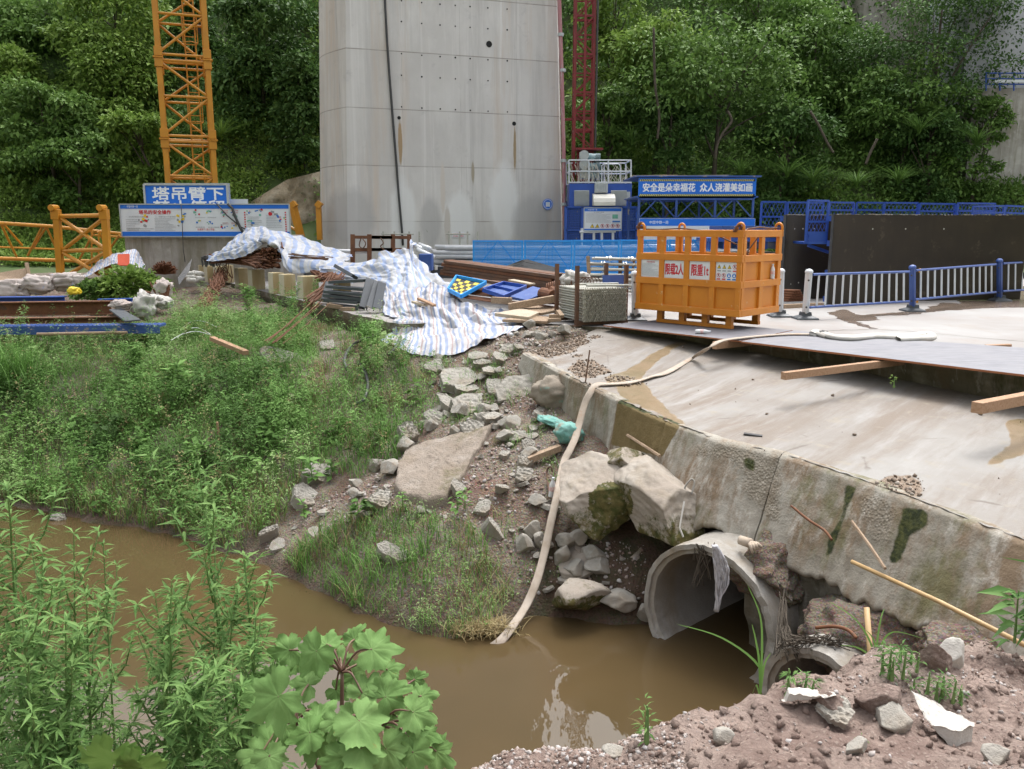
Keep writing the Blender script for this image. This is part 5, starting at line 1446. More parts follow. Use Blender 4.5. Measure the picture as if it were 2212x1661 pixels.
for x in (.05, BF - .05):
    for y in (.0, BS):
        t0 = ZB0 + BH
        pts = [(x - .07, y, t0 - .12), (x - .07, y, t0 + .06)] + [(x - .07 * math.cos(a), y, t0 + .06 + .07 * math.sin(a)) for a in [math.pi * k / 8 for k in range(1, 8)]] + [(x + .07, y, t0 + .06), (x + .07, y, t0 - .12)]
        MB().tube(pts, .026, 8).build('lifting_eye', M['orange'], bk, smooth=True)
# signs
zS, hS = (rails[1] + rails[2]) / 2, .345
def bsign(i, wd=.46):
    x = BF * (i + .5) / 4
    e = bpy.data.objects.new('sign', None); COL.objects.link(e); e.parent = bk; e.location = (x, -.0 if i else .0, zS)
    MB().box((0, -.003, 0), (wd + .03, .008, hS + .03)).build('red_border', M['redorange'], e)
    MB().box((0, -.006, 0), (wd, .01, hS)).build('sheet', M['signwhite'], e)
    return e
e = bsign(0, .44); text('吊篮管理须知', e, .02, .13, .035, M['redtext'], .2, -.013); m = MB(); fineprint(m, -.2, .2, -.15, .11, 11, random.Random(1), -.013); m.build('fine_print', M['greytext'], e)
e = bsign(1); text('限载2人', e, 0, 0, .22, M['redtext'], .42, -.013, fat=.04)
e = bsign(2); text('限重1t', e, 0, 0, .22, M['redtext'], .38, -.013, fat=.04)
e = bsign(3)
for k in range(3): triangle_sign(e, -.16 + .11 * k, .085, .042, -.013)
ring_sign(e, .17, .09, .045, -.013)
for k in range(4): ring_sign(e, -.165 + .11 * k, -.075, .042, -.013, k > 1)
for k, c in enumerate((M['greytext'], M['greytext'], M['greytext'], M['redtext'])): MB().box((-.16 + .11 * k, -.013, .01), (.075, .003, .022)).build('caption', c, e)
for k, c in enumerate((M['redtext'], M['redtext'], M['bluetext'], M['bluetext'])): MB().box((-.165 + .11 * k, -.013, -.145), (.075, .003, .024)).build('caption', c, e)
# slings over the top of the basket
def bw(x, y, z): return Vector((bl.x, bl.y, .075)) + rotz((x, y, z), brz)
tb = ZB0 + BH
for lab, pts in (('dark wire sling lying over the left end of the orange basket', [(.05, 0, .07), (.12, .05, .02), (.3, .25, .01), (.8, .3, .035), (1.3, .5, -.02), (1.9, .9, -.35), (2.0, 1.0, -.75)]), ('dark wire sling lying over the right end of the orange basket', [(2.3, 0, .05), (2.2, .1, -.1), (2.28, .3, .03), (2.3, .7, .06), (2.3, 1.1, .035), (2.3, 1.44, .05), (2.1, 1.2, .0), (1.9, 1.0, -.4), (2.05, .8, -.9)])):
    MB().tube([bw(a, b, tb + c) for a, b, c in pts], .016, 6).solo('wire_sling', M['rustdark'], lab, 'sling', smooth=True)
for lab, c in (('rusty shackle on the front left lifting eye of the basket', bw(.06, -.02, tb + .08)), ('rusty shackle on the front right lifting eye of the basket', bw(2.28, -.02, tb + .02))):
    m = MB(); m.tube([c + Vector((.06 * math.cos(a), .02, .07 * math.sin(a))) for a in [math.pi * k / 8 for k in range(-1, 10)]], .022, 8); m.tube([c + Vector((-.1, .03, -.02)), c + Vector((.1, .02, -.03))], .03, 8)
    m.solo('shackle', M['rust'], lab, 'shackle')
def bottle(c, lab, axis=Vector((0, 0, 1)), s=1.0, lidm='redtext'):
    e = thing('plastic_bottle', lab, 'bottle', c)
    q = axis.to_track_quat('Z', 'Y')
    m = MB().lathe([(.03, 0), (.034, .01), (.034, .06), (.031, .075), (.034, .09), (.034, .15), (.02, .185), (.014, .2), (.014, .215)], 14); m.v = [q @ (p * s) for p in m.v]; m.build('body', M['plastic'], e, smooth=True)
    m = MB().lathe([(.0352, .075), (.0352, .125)], 14); m.v = [q @ (p * s) for p in m.v]; m.build('wrapper', pm('bottle wrap', (.6, .25, .24), (.75, .7, .68), 40, .4), e)
    m = MB().lathe([(.017, .212), (.017, .232)], 12); m.v = [q @ (p * s) for p in m.v]; m.build('cap', M['white'], e)
bottle(bw(BF + .022, BS * .8, rails[1] + .067), 'clear plastic bottle standing on a rail of the orange basket', s=1.25)
bottle(W(1502, 716, .11), 'plastic bottle lying on the grey plywood in front of the basket', Vector((1, -.25, .02)).normalized(), 1.2)
# ================================================================ PLYWOOD AND TIMBERS
def sheet(label, pts, z, th, name='plywood_sheet', mat=None, edge=None, zs=None):
    P = [W(a, b, z) for a, b in pts]
    if zs:
        for p, q in zip(P, zs): p.z += q
    n = len(P); c = sum(P, Vector()) / n
    area = sum((P[i] - c).cross(P[(i + 1) % n] - c).z for i in range(n))
    if area < 0: P.reverse()
    m = MB(); m.add(P + [p - Vector((0, 0, th)) for p in P], [tuple(range(n)), tuple(reversed(range(n, 2 * n)))], 0)
    m.add(P + [p - Vector((0, 0, th)) for p in P], [(i, n + i, n + (i + 1) % n, (i + 1) % n) for i in range(n)], 1)
    return m.solo(name, [mat or M['ply'], edge or M['plyedge']], label, 'plywood')
sheet('grey plywood sheet under the orange basket', [(1303, 702), (1598, 736), (1712, 713), (1430, 690)], .07, .025)
sheet('grey plywood sheet at the edge of the yard, right of the basket', [(1601, 737), (2213, 809), (2213, 751), (1994, 736), (1759, 718), (1716, 713.5)], .075, .03)
sheet('grey plywood sheet reaching out of the right edge of the photograph', [(2216, 809), (2900, 890), (2900, 790), (2216, 751)], .072, .03)
def timber(label, a, b, w, h, mat='timber', name='timber_beam', cat='timber'):
    a, b = Vector(a), Vector(b)
    m = MB().bar((0, 0, 0), (0, (b - a).length, 0), w, h)
    d = (b - a)
    o = MB(); o.v, o.f, o.m = m.v, m.f, m.m
    q = d.normalized().to_track_quat('Y', 'Z'); o.v = [q @ p for p in o.v]
    ob = o.build(name, M[mat], None, bevel=.006)
    base = ob.location.copy(); ob.location = base + a
    return tag(ob, label, cat)
timber('short timber end poking out under the plywood beside the hose', W(1543, 746, -.02), W(1620, 738, -.02), .1, .13)
timber('pale timber beam sticking out from under the plywood over the apron', W(1692, 812, -.03), W(1950, 780, -.03), .09, .105)
timber('thick timber beam sticking out at the right edge of the photograph', W(2109, 881, -.03), W(2360, 832, -.03), .125, .13)
timber('short board offcut lying behind the plywood at the right', W(2130, 748, .03), W(2182, 746, .03), .08, .05)
# ================================================================ FLAT HOSE
def smooth_path(pts, k=6):
    out = []; n = len(pts)
    for i in range(n - 1):
        p0, p1, p2, p3 = pts[max(i - 1, 0)], pts[i], pts[i + 1], pts[min(i + 2, n - 1)]
        for j in range(k):
            t = j / k
            out.append(.5 * ((2 * p1) + (p2 - p0) * t + (2 * p0 - 5 * p1 + 4 * p2 - p3) * t * t + (3 * p1 - p0 - 3 * p2 + p3) * t ** 3))
    out.append(pts[-1]); return out
def flat_hose(pts, w, th, nrm):
    m = MB(); rows = []
    for i, p in enumerate(pts):
        d = (pts[min(i + 1, len(pts) - 1)] - pts[max(i - 1, 0)]).normalized()
        n = nrm(i / (len(pts) - 1)); n = (n - d * n.dot(d)).normalized(); s = d.cross(n)
        ww = w * (1 + .12 * nz(i * .2, 3)); tw = .35 * nz(i * .11, 7); s2 = s * math.cos(tw) + n * math.sin(tw); n2 = n * math.cos(tw) - s * math.sin(tw)
        rows.append([p + s2 * ww * .5 * a + n2 * th * b for a, b in ((-1, 0), (-.8, .5), (-.2, .65), (.3, .5), (.8, .55), (1, 0), (.8, -.5), (-.8, -.5))])
    m.grid(rows, close=True); m.f.append(tuple(range(8))); m.m.append(0); return m
def aphit(vx, vy, up=.03):
    i = int(np.argmin((apx - vx) ** 2 + (apy - vy) ** 2)); return Vector(av[i]) + Vector((0, 0, up))
hp = [W(1768, 722, .1), W(1700, 722, .1), W(1640, 726, .1), W(1590, 731, .1), W(1556, 737, .1), W(1530, 752, .0)] + [aphit(*q) for q in ((1490, 780), (1440, 808), (1410, 818), (1380, 826), (1350, 831), (1320, 834), (1290, 837))]
hp += [D(1274, 850, 12.3)]
hp += [D(1262, 876, 12.2), D(1251, 915, 12.0), D(1243, 945, 11.8), D(1231, 972, 11.6)]
for a, b in ((1217, 1005), (1205, 1065), (1190, 1135), (1175, 1205), (1158, 1262), (1136, 1315), (1108, 1357)):
    q = hit(a, b); hp.append(q + (Vector((0, 0, CAMZ)) - q).normalized() * .22 + Vector((0, 0, .02)))
hp += [W(1080, 1386, WZ + .01), W(1040, 1412, WZ - .1)]
hs_ = smooth_path(hp)
camdir = Vector((-.1, -.75, .65))
hose = thing('flat_hose', 'long flat beige hose running from the plywood over the apron into the water', 'hose', W(1287, 836, -.4))
flat_hose(hs_, .108, .02, lambda t: Vector((0, 0, 1)).lerp(camdir, min(1, max(0, (t - .4) / .1)))).build('hose_body', M['hose'], hose, world=True, smooth=True)
c = W(1770, 721, .12); MB().tube([c, c + Vector((.14, -.01, .0))], .06, 14).tube([c + Vector((.05, 0, 0)), c + Vector((.08, 0, 0))], .068, 14).build('coupling', M['rubber'], hose, world=True)
h2 = thing('flat_hose', 'folded length of pale hose lying on the plywood right of the coupling', 'hose', W(1880, 728, .08))
pts = [W(1780, 721, .13), W(1800, 727, .12), W(1840, 730, .12), W(1890, 726, .11), W(1950, 728, .11), W(1990, 723, .11), W(2008, 722, .12), W(2013, 728, .11), W(1990, 731, .1), W(1940, 733, .1)]
flat_hose(smooth_path(pts), .16, .065, lambda t: Vector((0, -.3, 1))).build('hose_body', M['sack'], h2, world=True, smooth=True)
flat_hose(smooth_path([W(1756, 721, .12), W(1763, 717, .14), W(1775, 722, .12), W(1790, 727, .11)]), .14, .06, lambda t: Vector((0, -.5, 1))).build('hose_end', M['sack'], h2, world=True, smooth=True)
MB().tube([D(1274, 756, 12.75), D(1268, 800, 12.72), D(1257, 885, 12.7)], .011, 6).solo('reinforcing_bar', M['rustdark'], 'thin rusty bar standing upright against the apron edge beside the hose', 'rebar')
# ================================================================ RAILING AND POSTS
def rpost(label, b, t, mat, r=.075, base=True, refl=False):
    b, t = Vector(b), Vector(t)
    e = thing('railing_post', label, 'post', b, 0, 'railing posts'); d = (t - b)
    q = d.normalized().to_track_quat('Z', 'Y'); L = d.length
    m = MB().lathe([(r, .1), (r, L - .04)], 8); m.v = [q @ p for p in m.v]; m.build('tube', M[mat], e, smooth=False)
    m = MB().lathe([(r * 1.15, L - .05), (r * 1.15, L - .02), (r * .9, L + .01), (r * .3, L + .03)], 12); m.v = [q @ p for p in m.v]; m.build('cap', M[mat], e, smooth=True)
    m = MB().add([(x * .24, y * .22, 0) for x, y in ((-1, -1), (1, -1), (1, 1), (-1, 1))] + [(x * .23, y * .21, .035) for x, y in ((-1, -1), (1, -1), (1, 1), (-1, 1))] + [(x * .11, y * .11, .085) for x, y in ((-1, -1), (1, -1), (1, 1), (-1, 1))] + [(x * .1, y * .1, .16) for x, y in ((-1, -1), (1, -1), (1, 1), (-1, 1))],
                 [(4 * k + i, 4 * k + (i + 1) % 4, 4 * k + 4 + (i + 1) % 4, 4 * k + 4 + i) for k in range(3) for i in range(4)] + [(12, 13, 14, 15), (3, 2, 1, 0)])
    m.build('foot', M['greysteel'], e, bevel=.006)
    if refl:
        for z in (.25, L - .18): MB().box((r + .012, -.01, z), (.03, .06, .1)).build('reflector', pm('amber reflector', (.75, .33, .03), None, 1, .3), e, bevel=.005)
    for z in (.3, L - .2):
        m = MB().tube([(0, -r - .008, z), (0, -r + .01, z)], .022, 10); m.v = [q @ p for p in m.v]; m.build('bolt', M['steel'], e)
rpost('grey post with a square foot between the tube rack and the orange basket', W(1372, 692, .0), D(1371, 588, 17.7), 'white')
rpost('white post on a flat foot just behind the right side of the basket', W(1684, 684, 0), D(1687.5, 583, 18.45), 'white')
rpost('white leaning post at the near end of the railing', W(1739, 689, .0), D(1748, 584, 18), 'white')
rpost('blue railing post with orange reflectors, nearest the camera', W(1971, 672, .0), D(1971, 575, 19.7), 'bluerail', refl=True)
rpost('blue railing post standing in the puddle at the right', W(2159, 650, .0), D(2159, 561, 22.4), 'bluerail')
rpost('blue railing post beyond the right edge of the photograph', W(2345, 633, .0), W(2345, 633, 0) + Vector((0, 0, 1.1)), 'bluerail')
def rpanel(label, tl, tr, bl_, br, n):
    tl, tr, bl_, br = map(Vector, (tl, tr, bl_, br))
    e = thing('metal_railing', label, 'railing', (bl_ + br) / 2, 0, 'blue and white railing panels')
    MB().tube([tl, tr], .028, 8).build('top_rail', M['bluerail'], e, world=True); MB().tube([bl_, br], .028, 8).build('bottom_rail', M['bluerail'], e, world=True)
    for k in range(n):
        u = (k + .75) / (n + .5); a, b = tl.lerp(tr, u), bl_.lerp(br, u)
        MB().bar(a, b, .034, .034, up=(0, 1, 0)).build('baluster', M['white'], e, world=True)
rpanel('railing panel between the leaning white post and the first blue post', D(1756, 593, 18), D(1964, 587, 19.6), D(1750, 664, 18), D(1964, 651, 19.6), 12)
rpanel('railing panel between the two blue posts', D(1978, 584, 19.8), D(2151, 571, 22.3), D(1977, 647, 19.8), D(2151, 631, 22.3), 12)
rpanel('railing panel running out of the right edge of the photograph', D(2167, 569, 22.5), D(2340, 560, 24.9), D(2166, 629, 22.5), D(2340, 618, 24.9), 12)
# rusty pipe bundle on the yard
ax = Vector((-.86, .5, 0)); sd = Vector((.5, .86, 0))
proto = None
ctr = W(1722, 660, .0); k_ = 0
for row in range(5):
    for i in range(7 - row):
        c = ctr + sd * 0 + Vector((.075 * (i - (6 - row) / 2), .02 * i, .13 + .062 * row))
        lab = 'rusty steel tube in the small bundle on the yard behind the railing'
        if proto is None:
            m = MB(); rings = []
            for r_, x in ((.033, 1.5), (.033, 0), (.026, 0), (.026, 1.4)): rings.append([(ax * x + Vector((.33 * 0, 0, 0)) + sd * (r_ * math.cos(a)) + Vector((0, 0, r_ * math.sin(a)))) for a in [2 * math.pi * q / 10 for q in range(10)]])
            m.grid(rings, close=True)
            me = m.build('steel_tube', M['rust'], None); off = me.location.copy(); proto = (me, off); me.location = off + c; tag(me, lab, 'tube', 'rusty tubes in a bundle on the yard')
        else:
            d_ = dup(proto[0], None, proto[1] + c)
timber('flat timber lying behind the rusty tube bundle', W(1724, 642, .06), W(1792, 637, .06), .12, .12, 'timber', 'timber_block')
timber('flat timber under the rusty tube bundle', W(1690, 662, .05), W(1776, 658, .05), .12, .1, 'oldwood', 'timber_block')
# ================================================================ RACKS OF SCAFFOLD TUBES
rk0 = Vector((D(1258, 700, 16.8).x, 16.8, 0)); rrz = math.radians(21.7)
def rk(x, y, z): return rk0 + rotz((x, y, z), rrz)
rack = thing('tube_rack', 'rusty steel rack with four posts holding the stacked grey tubes', 'rack', rk0, rrz)
for x, y in ((-.06, .12), (-.06, 1.1), (1.07, .12), (1.07, 1.0)):
    m = MB().box((x, y, .62), (.075, .014, 1.22)).box((x - .03, y + .03, .62), (.014, .06, 1.22)).box((x, y, .012), (.16, .12, .02)); m.build('post', M['rustdark'], rack)
for y in (.12, 1.08): MB().box((.5, y, .06), (1.2, .08, .07)).build('cross_bar', M['rustdark'], rack)
proto = None; r = random.Random(9)
for j in range(13):
    for i in range(19):
        c = rk(.025 + .0515 * i + (.0 if j % 2 else .012), r.uniform(-.02, .02), .125 + .0515 * j)
        if proto is None:
            m = MB(); n = 8
            rows = [[(rr * math.cos(2 * math.pi * q / n), y, rr * math.sin(2 * math.pi * q / n)) for q in range(n)] for rr, y in ((.023, 1.18), (.023, .03))]
            m.grid(rows, close=True)
            m.box((0, .0, 0), (.03, .09, .042), (.15, 0, 0), 1).box((.008, -.035, .012), (.008, .07, .05), (.5, .2, 0), 1).box((-.012, -.01, -.012), (.01, .05, .03), (-.4, 0, .3), 1)
            m.v = [rotz(p, rrz) for p in m.v]
            o = m.build('scaffold_tube', [M['scaff'], M['scaffend']], None); proto = (o, o.location.copy()); o.location = proto[1] + c
            tag(o, 'grey scaffold ledger in the tightly stacked rack left of the orange basket', 'scaffold tube', 'scaffold ledgers stacked in the near rack')
        else: dup(proto[0], None, proto[1] + c)
for k, (a, b, lab) in enumerate((((.1, .05, .83), (1.0, -.05, .82), 'loose grey tube lying across the top of the near tube stack, front one'), ((.05, .5, .83), (1.0, .35, .83), 'loose grey tube lying across the top of the near tube stack, rear one'))):
    MB().tube([rk(*a), rk(*b)], .024, 8).solo('scaffold_tube', M['scaff'], lab, 'scaffold tube')
m = MB().box((0, 0, .17), (.5, .015, .36), (-.25, 0, .3)); m.v = [p + D(1325, 629, 18.0) for p in m.v]; m.solo('blue_plate', M['blue2'], 'faded blue steel plate leaning behind the near tube stack', 'steel plate')
rack2 = thing('tube_rack', 'second rack with mossy posts behind, holding long tubes with rosettes', 'rack', D(1310, 660, 19.2))
for a, b, d in (((1270, 553), (1276, 650), 18.9), ((1340, 558), (1338, 640), 19.6)):
    MB().bar(D(*a, d), D(*b, d), .08, .06, up=(0, 1, 0)).build('post', M['oldwood'] if d < 19 else M['rustdark'], rack2, world=True)
r = random.Random(12); proto = None
for j in range(7):
    for i in range(4):
        vy = 558 + j * 11.5; a = D(1270 + r.uniform(-3, 8) + (12 if j == 0 else 0), vy, 19.0 + .1 * i - .06 * j); L = 1.55
        if proto is None:
            m = MB().tube([(0, 0, 0), (L, .25, -.05)], .03, 8, 0)
            for q in (.22, .55, .88):
                cc = Vector((L * q, .25 * q, -.05 * q))
                m.tube([cc - Vector((.008, 0, 0)), cc + Vector((.008, .001, 0))], .062, 10, 1); m.tube([cc - Vector((.03, 0, 0)), cc + Vector((.03, .005, 0))], .036, 8, 0)
            o = m.build('scaffold_standard', [M['scaff'], M['galv']], None); proto = (o, o.location.copy()); o.location = proto[1] + a
            tag(o, 'grey scaffold standard with rosettes in the rack behind the near tube stack', 'scaffold tube', 'scaffold standards with rosettes in the rear rack')
        else: dup(proto[0], None, proto[1] + a, rz=(0, r.uniform(-.02, .02), r.uniform(-.04, .04)))
# ================================================================ STEEL STOCK
def channel(mb, a, b, w=.12, fl=.05, th=.012, roll=0.0, mi=0):
    a, b = Vector(a), Vector(b); d = (b - a).normalized(); up = Vector((0, 0, 1)); x = d.cross(up).normalized(); z = x.cross(d)
    xr = x * math.cos(roll) + z * math.sin(roll); zr = z * math.cos(roll) - x * math.sin(roll)
    mb.bar(a, b, w, th, up=zr, mi=mi)
    for s_ in (-1, 1): mb.bar(a + xr * s_ * (w / 2 - th / 2) - zr * fl / 2, b + xr * s_ * (w / 2 - th / 2) - zr * fl / 2, th, fl, up=zr, mi=mi)
r = random.Random(6)
LA, LB = D(968, 578, 24.2), D(1205, 612, 20.4)
sdv = Vector(((LB - LA).y, -(LB - LA).x, 0)).normalized()
n_ = 0
for row in range(5):
    for i in range(4):
        o = Vector((0, 0, -.12 + .085 * row)); s_ = sdv * (-.26 + .17 * i)
        m = MB(); sh = (LB - LA).normalized() * r.uniform(-.15, .3)
        channel(m, LA + o + s_ + sh, LB + o + s_ + sh + Vector((0, 0, r.uniform(-.01, .01))), .16, .07, .012)
        m.solo('steel_channel', M['rustdark' if (row + i) % 3 else 'rust'], 'long rusty steel channel in the stack in front of the blue mesh fence', 'steel channel', 'rusty steel channels stacked before the mesh fence')
for k, (a, b, lab) in enumerate(((D(1020, 600, 21.2), D(1120, 616, 20.0), 'short rusty channel lying in front of the long stack'), (D(990, 600, 22.5), D(1132, 612, 20.6), 'thin rusty channel lying against the front of the long stack'))):
    m = MB(); channel(m, a, b, .13, .07); m.solo('steel_channel', M['rustdark'], lab, 'steel channel')
m = MB()
for i in range(26): 
    y = r.uniform(0, 1); m.tube([D(980 + r.uniform(0, 20), 618 + 22 * y, 20.6 - 1.6 * y), D(1180 + r.uniform(0, 40), 632 + 40 * y, 19.2 - 1.2 * y)], .018, 5)
m.solo('rebar_bundle', M['rustrail'], 'low bundle of rusty bars lying between the long stack and the blue trays', 'rebar')
m = MB()
for i in range(60):
    q = r.random(); u = r.uniform(0, 1)
    m.tube([D(1082 + 12 * q, 578 + 12 * u, 23.2 - .9 * u), D(1136 + r.uniform(-8, 8), 561 + 20 * u, 22.9 - .9 * u), D(1200 - 10 * q, 578 + 10 * u, 22.3 - .8 * u)], .016, 5)
m.solo('rebar_bundle', M['steel'], 'dark tent shaped bundle of bent bars in front of the blue mesh fence', 'rebar')
timber('pale broken board lying on the rusty channel stack', D(1104, 605, 20.6), D(1150, 614, 20.1), .22, .04, 'board', 'wood_board', 'board')
timber('small wood offcut on top of the rusty channel stack', D(1126, 598, 21.5), D(1147, 602, 21.2), .1, .05, 'board', 'wood_board', 'board')
# coil, rings, bag
cl = MB(); pts = []
for k in range(140):
    a = k * .62; u = k / 139; c = D(1180, 628, 18.9).lerp(D(1236, 612, 18.5), u)
    pts.append(c + Vector((.02 * math.cos(a), .16 * math.cos(a), .16 * math.sin(a))))
cl.tube(pts, .017, 5); cl.solo('spiral_coil', M['rust'], 'rusty spiral bar coil lying left of the near tube rack', 'coil', smooth=True)
m = MB().tube([D(1172, 634, 18.7), D(1196, 640, 18.3)], .14, 14).tube([D(1190, 626, 18.5), D(1208, 640, 18.3)], .1, 12); m.solo('steel_pipe_stub', M['rust'], 'rusty pipe stub under the spiral coil', 'pipe')
m = MB()
for k in range(5): c = D(1255 + k * 7, 612, 18.2); m.tube([c + Vector((.03 * math.sin(a), .05, .13 * math.sin(a))) + Vector((.14 * math.cos(a), 0, 0)) for a in [2 * math.pi * q / 16 for q in range(17)]], .01, 5)
m.solo('bar_rings', M['rustdark'], 'loop of thin rusty bar rings leaning on the white sack', 'rebar')
def sackobj(label, c, size, rot, mat='sack', seed=1, name='sack'):
    V, Fc = ico(4); R = Euler(rot).to_matrix(); out = []
    for v in V:
        k = 1 + .3 * noise.noise(v * 1.6 + Vector((seed, 0, 0))) - .45 * abs(noise.noise(v * 2.8 + Vector((0, seed, 0)))) - .2 * abs(noise.noise(v * 7 + Vector((0, 0, seed))))
        s_ = Vector((abs(v.x) ** .7 * (1 if v.x > 0 else -1), abs(v.y) ** .8 * (1 if v.y > 0 else -1), abs(v.z) ** .8 * (1 if v.z > 0 else -1)))
        out.append(Vector(c) + R @ Vector((s_.x * size[0] * k, s_.y * size[1] * k, s_.z * size[2] * k)) * 1.2)
    return MB().add(out, Fc).solo(name, M[mat], label, 'sack', smooth=True)
sackobj('bulging white sack behind the posts of the near tube rack', D(1245, 605, 18.6), (.3, .25, .2), (0, .1, 0), 'sack', 2)
# blue boxes, grates, trays on the heap
def quad_plate(name, label, cat, q, th, mat, rim=None, bars=0):
    P = [D(*p) for p in q]; e = thing(name, label, cat, sum(P, Vector()) / 4)
    n = (P[1] - P[0]).cross(P[3] - P[0]).normalized()
    if n.z < 0: n = -n
    m = MB().add(P + [p - n * th for p in P], [(0, 1, 2, 3), (7, 6, 5, 4), (0, 4, 5, 1), (1, 5, 6, 2), (2, 6, 7, 3), (3, 7, 4, 0)]); m.build('plate', M[mat], e, world=True)
    if rim:
        m = MB()
        for i in range(4): m.bar(P[i] + n * .03, P[(i + 1) % 4] + n * .03, .035, .09, up=n)
        for k in range(bars): u = (k + 1) / (bars + 1); m.bar(P[0].lerp(P[1], u) + n * .03, P[3].lerp(P[2], u) + n * .03, .03, .08, up=n)
        m.build('rim', M[rim], e, world=True)
    return e, P, n
quad_plate('steel_tray', 'blue steel tray with a divider lying on the heap', 'tray', [(1043, 629, 19.0), (1087, 614, 20.0), (1136, 622, 19.6), (1087, 644, 18.6)], .01, 'blue2', 'blue', 1)
quad_plate('steel_sheet', 'scuffed blue steel sheet lying on the heap in front of the trays', 'steel sheet', [(1102, 640, 18.5), (1151, 618, 19.5), (1190, 628, 19.1), (1137, 648, 18.2)], .05, 'blue2')
quad_plate('steel_sheet', 'small blue steel sheet corner right of the scuffed sheet', 'steel sheet', [(1170, 645, 18.2), (1205, 628, 18.9), (1214, 634, 18.7), (1185, 652, 18.0)], .03, 'blue')
e, P, n = quad_plate('hazard_grate', 'blue framed plate with yellow and black blocks lying on the tarpaulin', 'plate', [(968, 628, 19.2), (986, 600, 20.4), (1050, 613, 19.8), (996, 643, 18.6)], .03, 'blackprint', 'bluemesh', 0)
m = MB()
for i in range(5):
    for j in range(6):
        if (i + j) % 2: continue
        f = lambda u, v: P[0].lerp(P[1], u).lerp(P[3].lerp(P[2], u), v) + n * .006
        m.add([f(.06 + .18 * i, .04 + .16 * j), f(.06 + .18 * (i + .92), .04 + .16 * j), f(.06 + .18 * (i + .92), .04 + .16 * (j + .92)), f(.06 + .18 * i, .04 + .16 * (j + .92))], [(0, 1, 2, 3)])
m.build('yellow_blocks', pm('hazard yellow', (.62, .5, .05), (.5, .4, .05), 6, .6), e, world=True)
timber('heavy old timber lying in front of the blue sheet', D(1099, 663, 17.9), D(1197, 645, 18.1), .16, .15, 'oldwood')
timber('square timber end beside the striped tarpaulin', D(1062, 648, 18.4), D(1105, 650, 18.3), .14, .14, 'oldwood')
for lab, q, mt in (('pale board lying at the edge of the striped tarpaulin', [(1069, 676, 17.35), (1125, 666, 17.9), (1166, 674, 17.5), (1142, 685, 16.9)], 'board'), ('grey board lying behind the pale board', [(1122, 668, 17.9), (1160, 659, 18.4), (1212, 668, 17.9), (1170, 676, 17.4)], 'oldwood'), ('dark board under the pale board', [(1085, 690, 16.9), (1130, 680, 17.5), (1212, 686, 17.2), (1180, 694, 16.8)], 'oldwood')):
    e, P, n = quad_plate('wood_board', lab, 'board', q, .07 if mt == 'board' else .05, mt)
for i, (a, b, lab) in enumerate((((1184, 692, 16.9), (1212, 690, 16.9), 'short wood block beside the foot of the tube rack'), ((1186, 683, 17.0), (1210, 682, 17.0), 'upper short wood block beside the foot of the tube rack'), ((1205, 672, 17.1), (1214, 684, 16.9), 'wood offcut leaning on the tube rack'))):
    timber(lab, D(*a), D(*b), .1, .07, 'oldwood', 'wood_block', 'wood')
timber('pale offcut plank lying on the striped tarpaulin', D(905, 645, 18.6), D(938, 660, 17.95), .1, .05, 'timber', 'plank', 'plank')
timber('grey offcut lying under the pale plank on the tarpaulin', D(893, 652, 18.6), D(920, 660, 18.3), .12, .05, 'board', 'plank', 'plank')
# rust frame and silver pipes
rf = thing('rusty_frame', 'rusty steel frame standing behind the striped tarpaulin', 'frame', D(822, 575, 27))
m = MB()
for d in (27, 27.9):
    for a, b in ((761, 848), (797, 884)): m.bar(D(a, 512, d), D(b, 513, d), .12, .1); m.bar(D(a, 539, d), D(b, 539, d), .1, .1)
m.bar(D(761, 512, 27), D(761, 512, 27.9), .1, .1); m.build('rail', M['rustrail'], rf, world=True)
for vx, d in ((762, 27), (798, 26.9), (849, 27.9), (884, 27.9)): MB().bar(D(vx, 506, d), D(vx, 575, d), .13, .13).build('post', M['rustrail'], rf, world=True)
m = MB(); m.tube(smooth_path([D(780, 514, 26.9), D(776, 530, 26.9), D(784, 536, 26.8), D(790, 526, 26.8), D(783, 515, 26.9)]), .02, 5).tube(smooth_path([D(822, 514, 26.9), D(828, 525, 26.8), D(822, 532, 26.8), D(830, 540, 26.8)]), .02, 5)
m.solo('wire_loop', M['rustdark'], 'rusty wire loops hanging on the frame behind the tarpaulin', 'wire')
r = random.Random(3); proto = None
for j in range(6):
    for i in range(4):
        z = .55 + .155 * j; x0 = D(900, 545, 27.6).x + r.uniform(0, .5) + .1 * j; c = Vector((x0, 27.4 + .16 * i, z))
        if proto is None:
            m = MB(); rr = [[(x, q_r * math.cos(a), q_r * math.sin(a)) for a in [2 * math.pi * k / 12 for k in range(12)]] for q_r, x in ((.072, 8.2), (.072, 0), (.062, 0), (.062, .8))]
            m.grid(rr, close=True); o = m.build('silver_pipe', M['galv'], None, smooth=True); proto = (o, o.location.copy()); o.location = proto[1] + c
            tag(o, 'long silver pipe in the stack in front of the pier, behind the blue mesh fence', 'pipe', 'silver pipes stacked before the pier')
        else: dup(proto[0], None, proto[1] + c, rz=(0, r.uniform(-.012, .012), r.uniform(-.012, .012)))
for i, (a, b, lab) in enumerate((((896, 530, 26.8), (925, 545, 26.9), 'short silver pipe slanting at the left end of the pipe stack'), ((905, 528, 27.0), (930, 538, 26.7), 'short silver pipe on top of the left end of the pipe stack'), ((900, 538, 26.7), (938, 556, 26.6), 'lowest short silver pipe at the left end of the pipe stack'), ((690, 541, 28.3), (800, 545, 28.0), 'silver pipe showing behind the ridge of the striped tarpaulin'))):
    MB().tube([D(*a), D(*b)], .075, 12).solo('silver_pipe', M['galv'], lab, 'pipe', smooth=True)
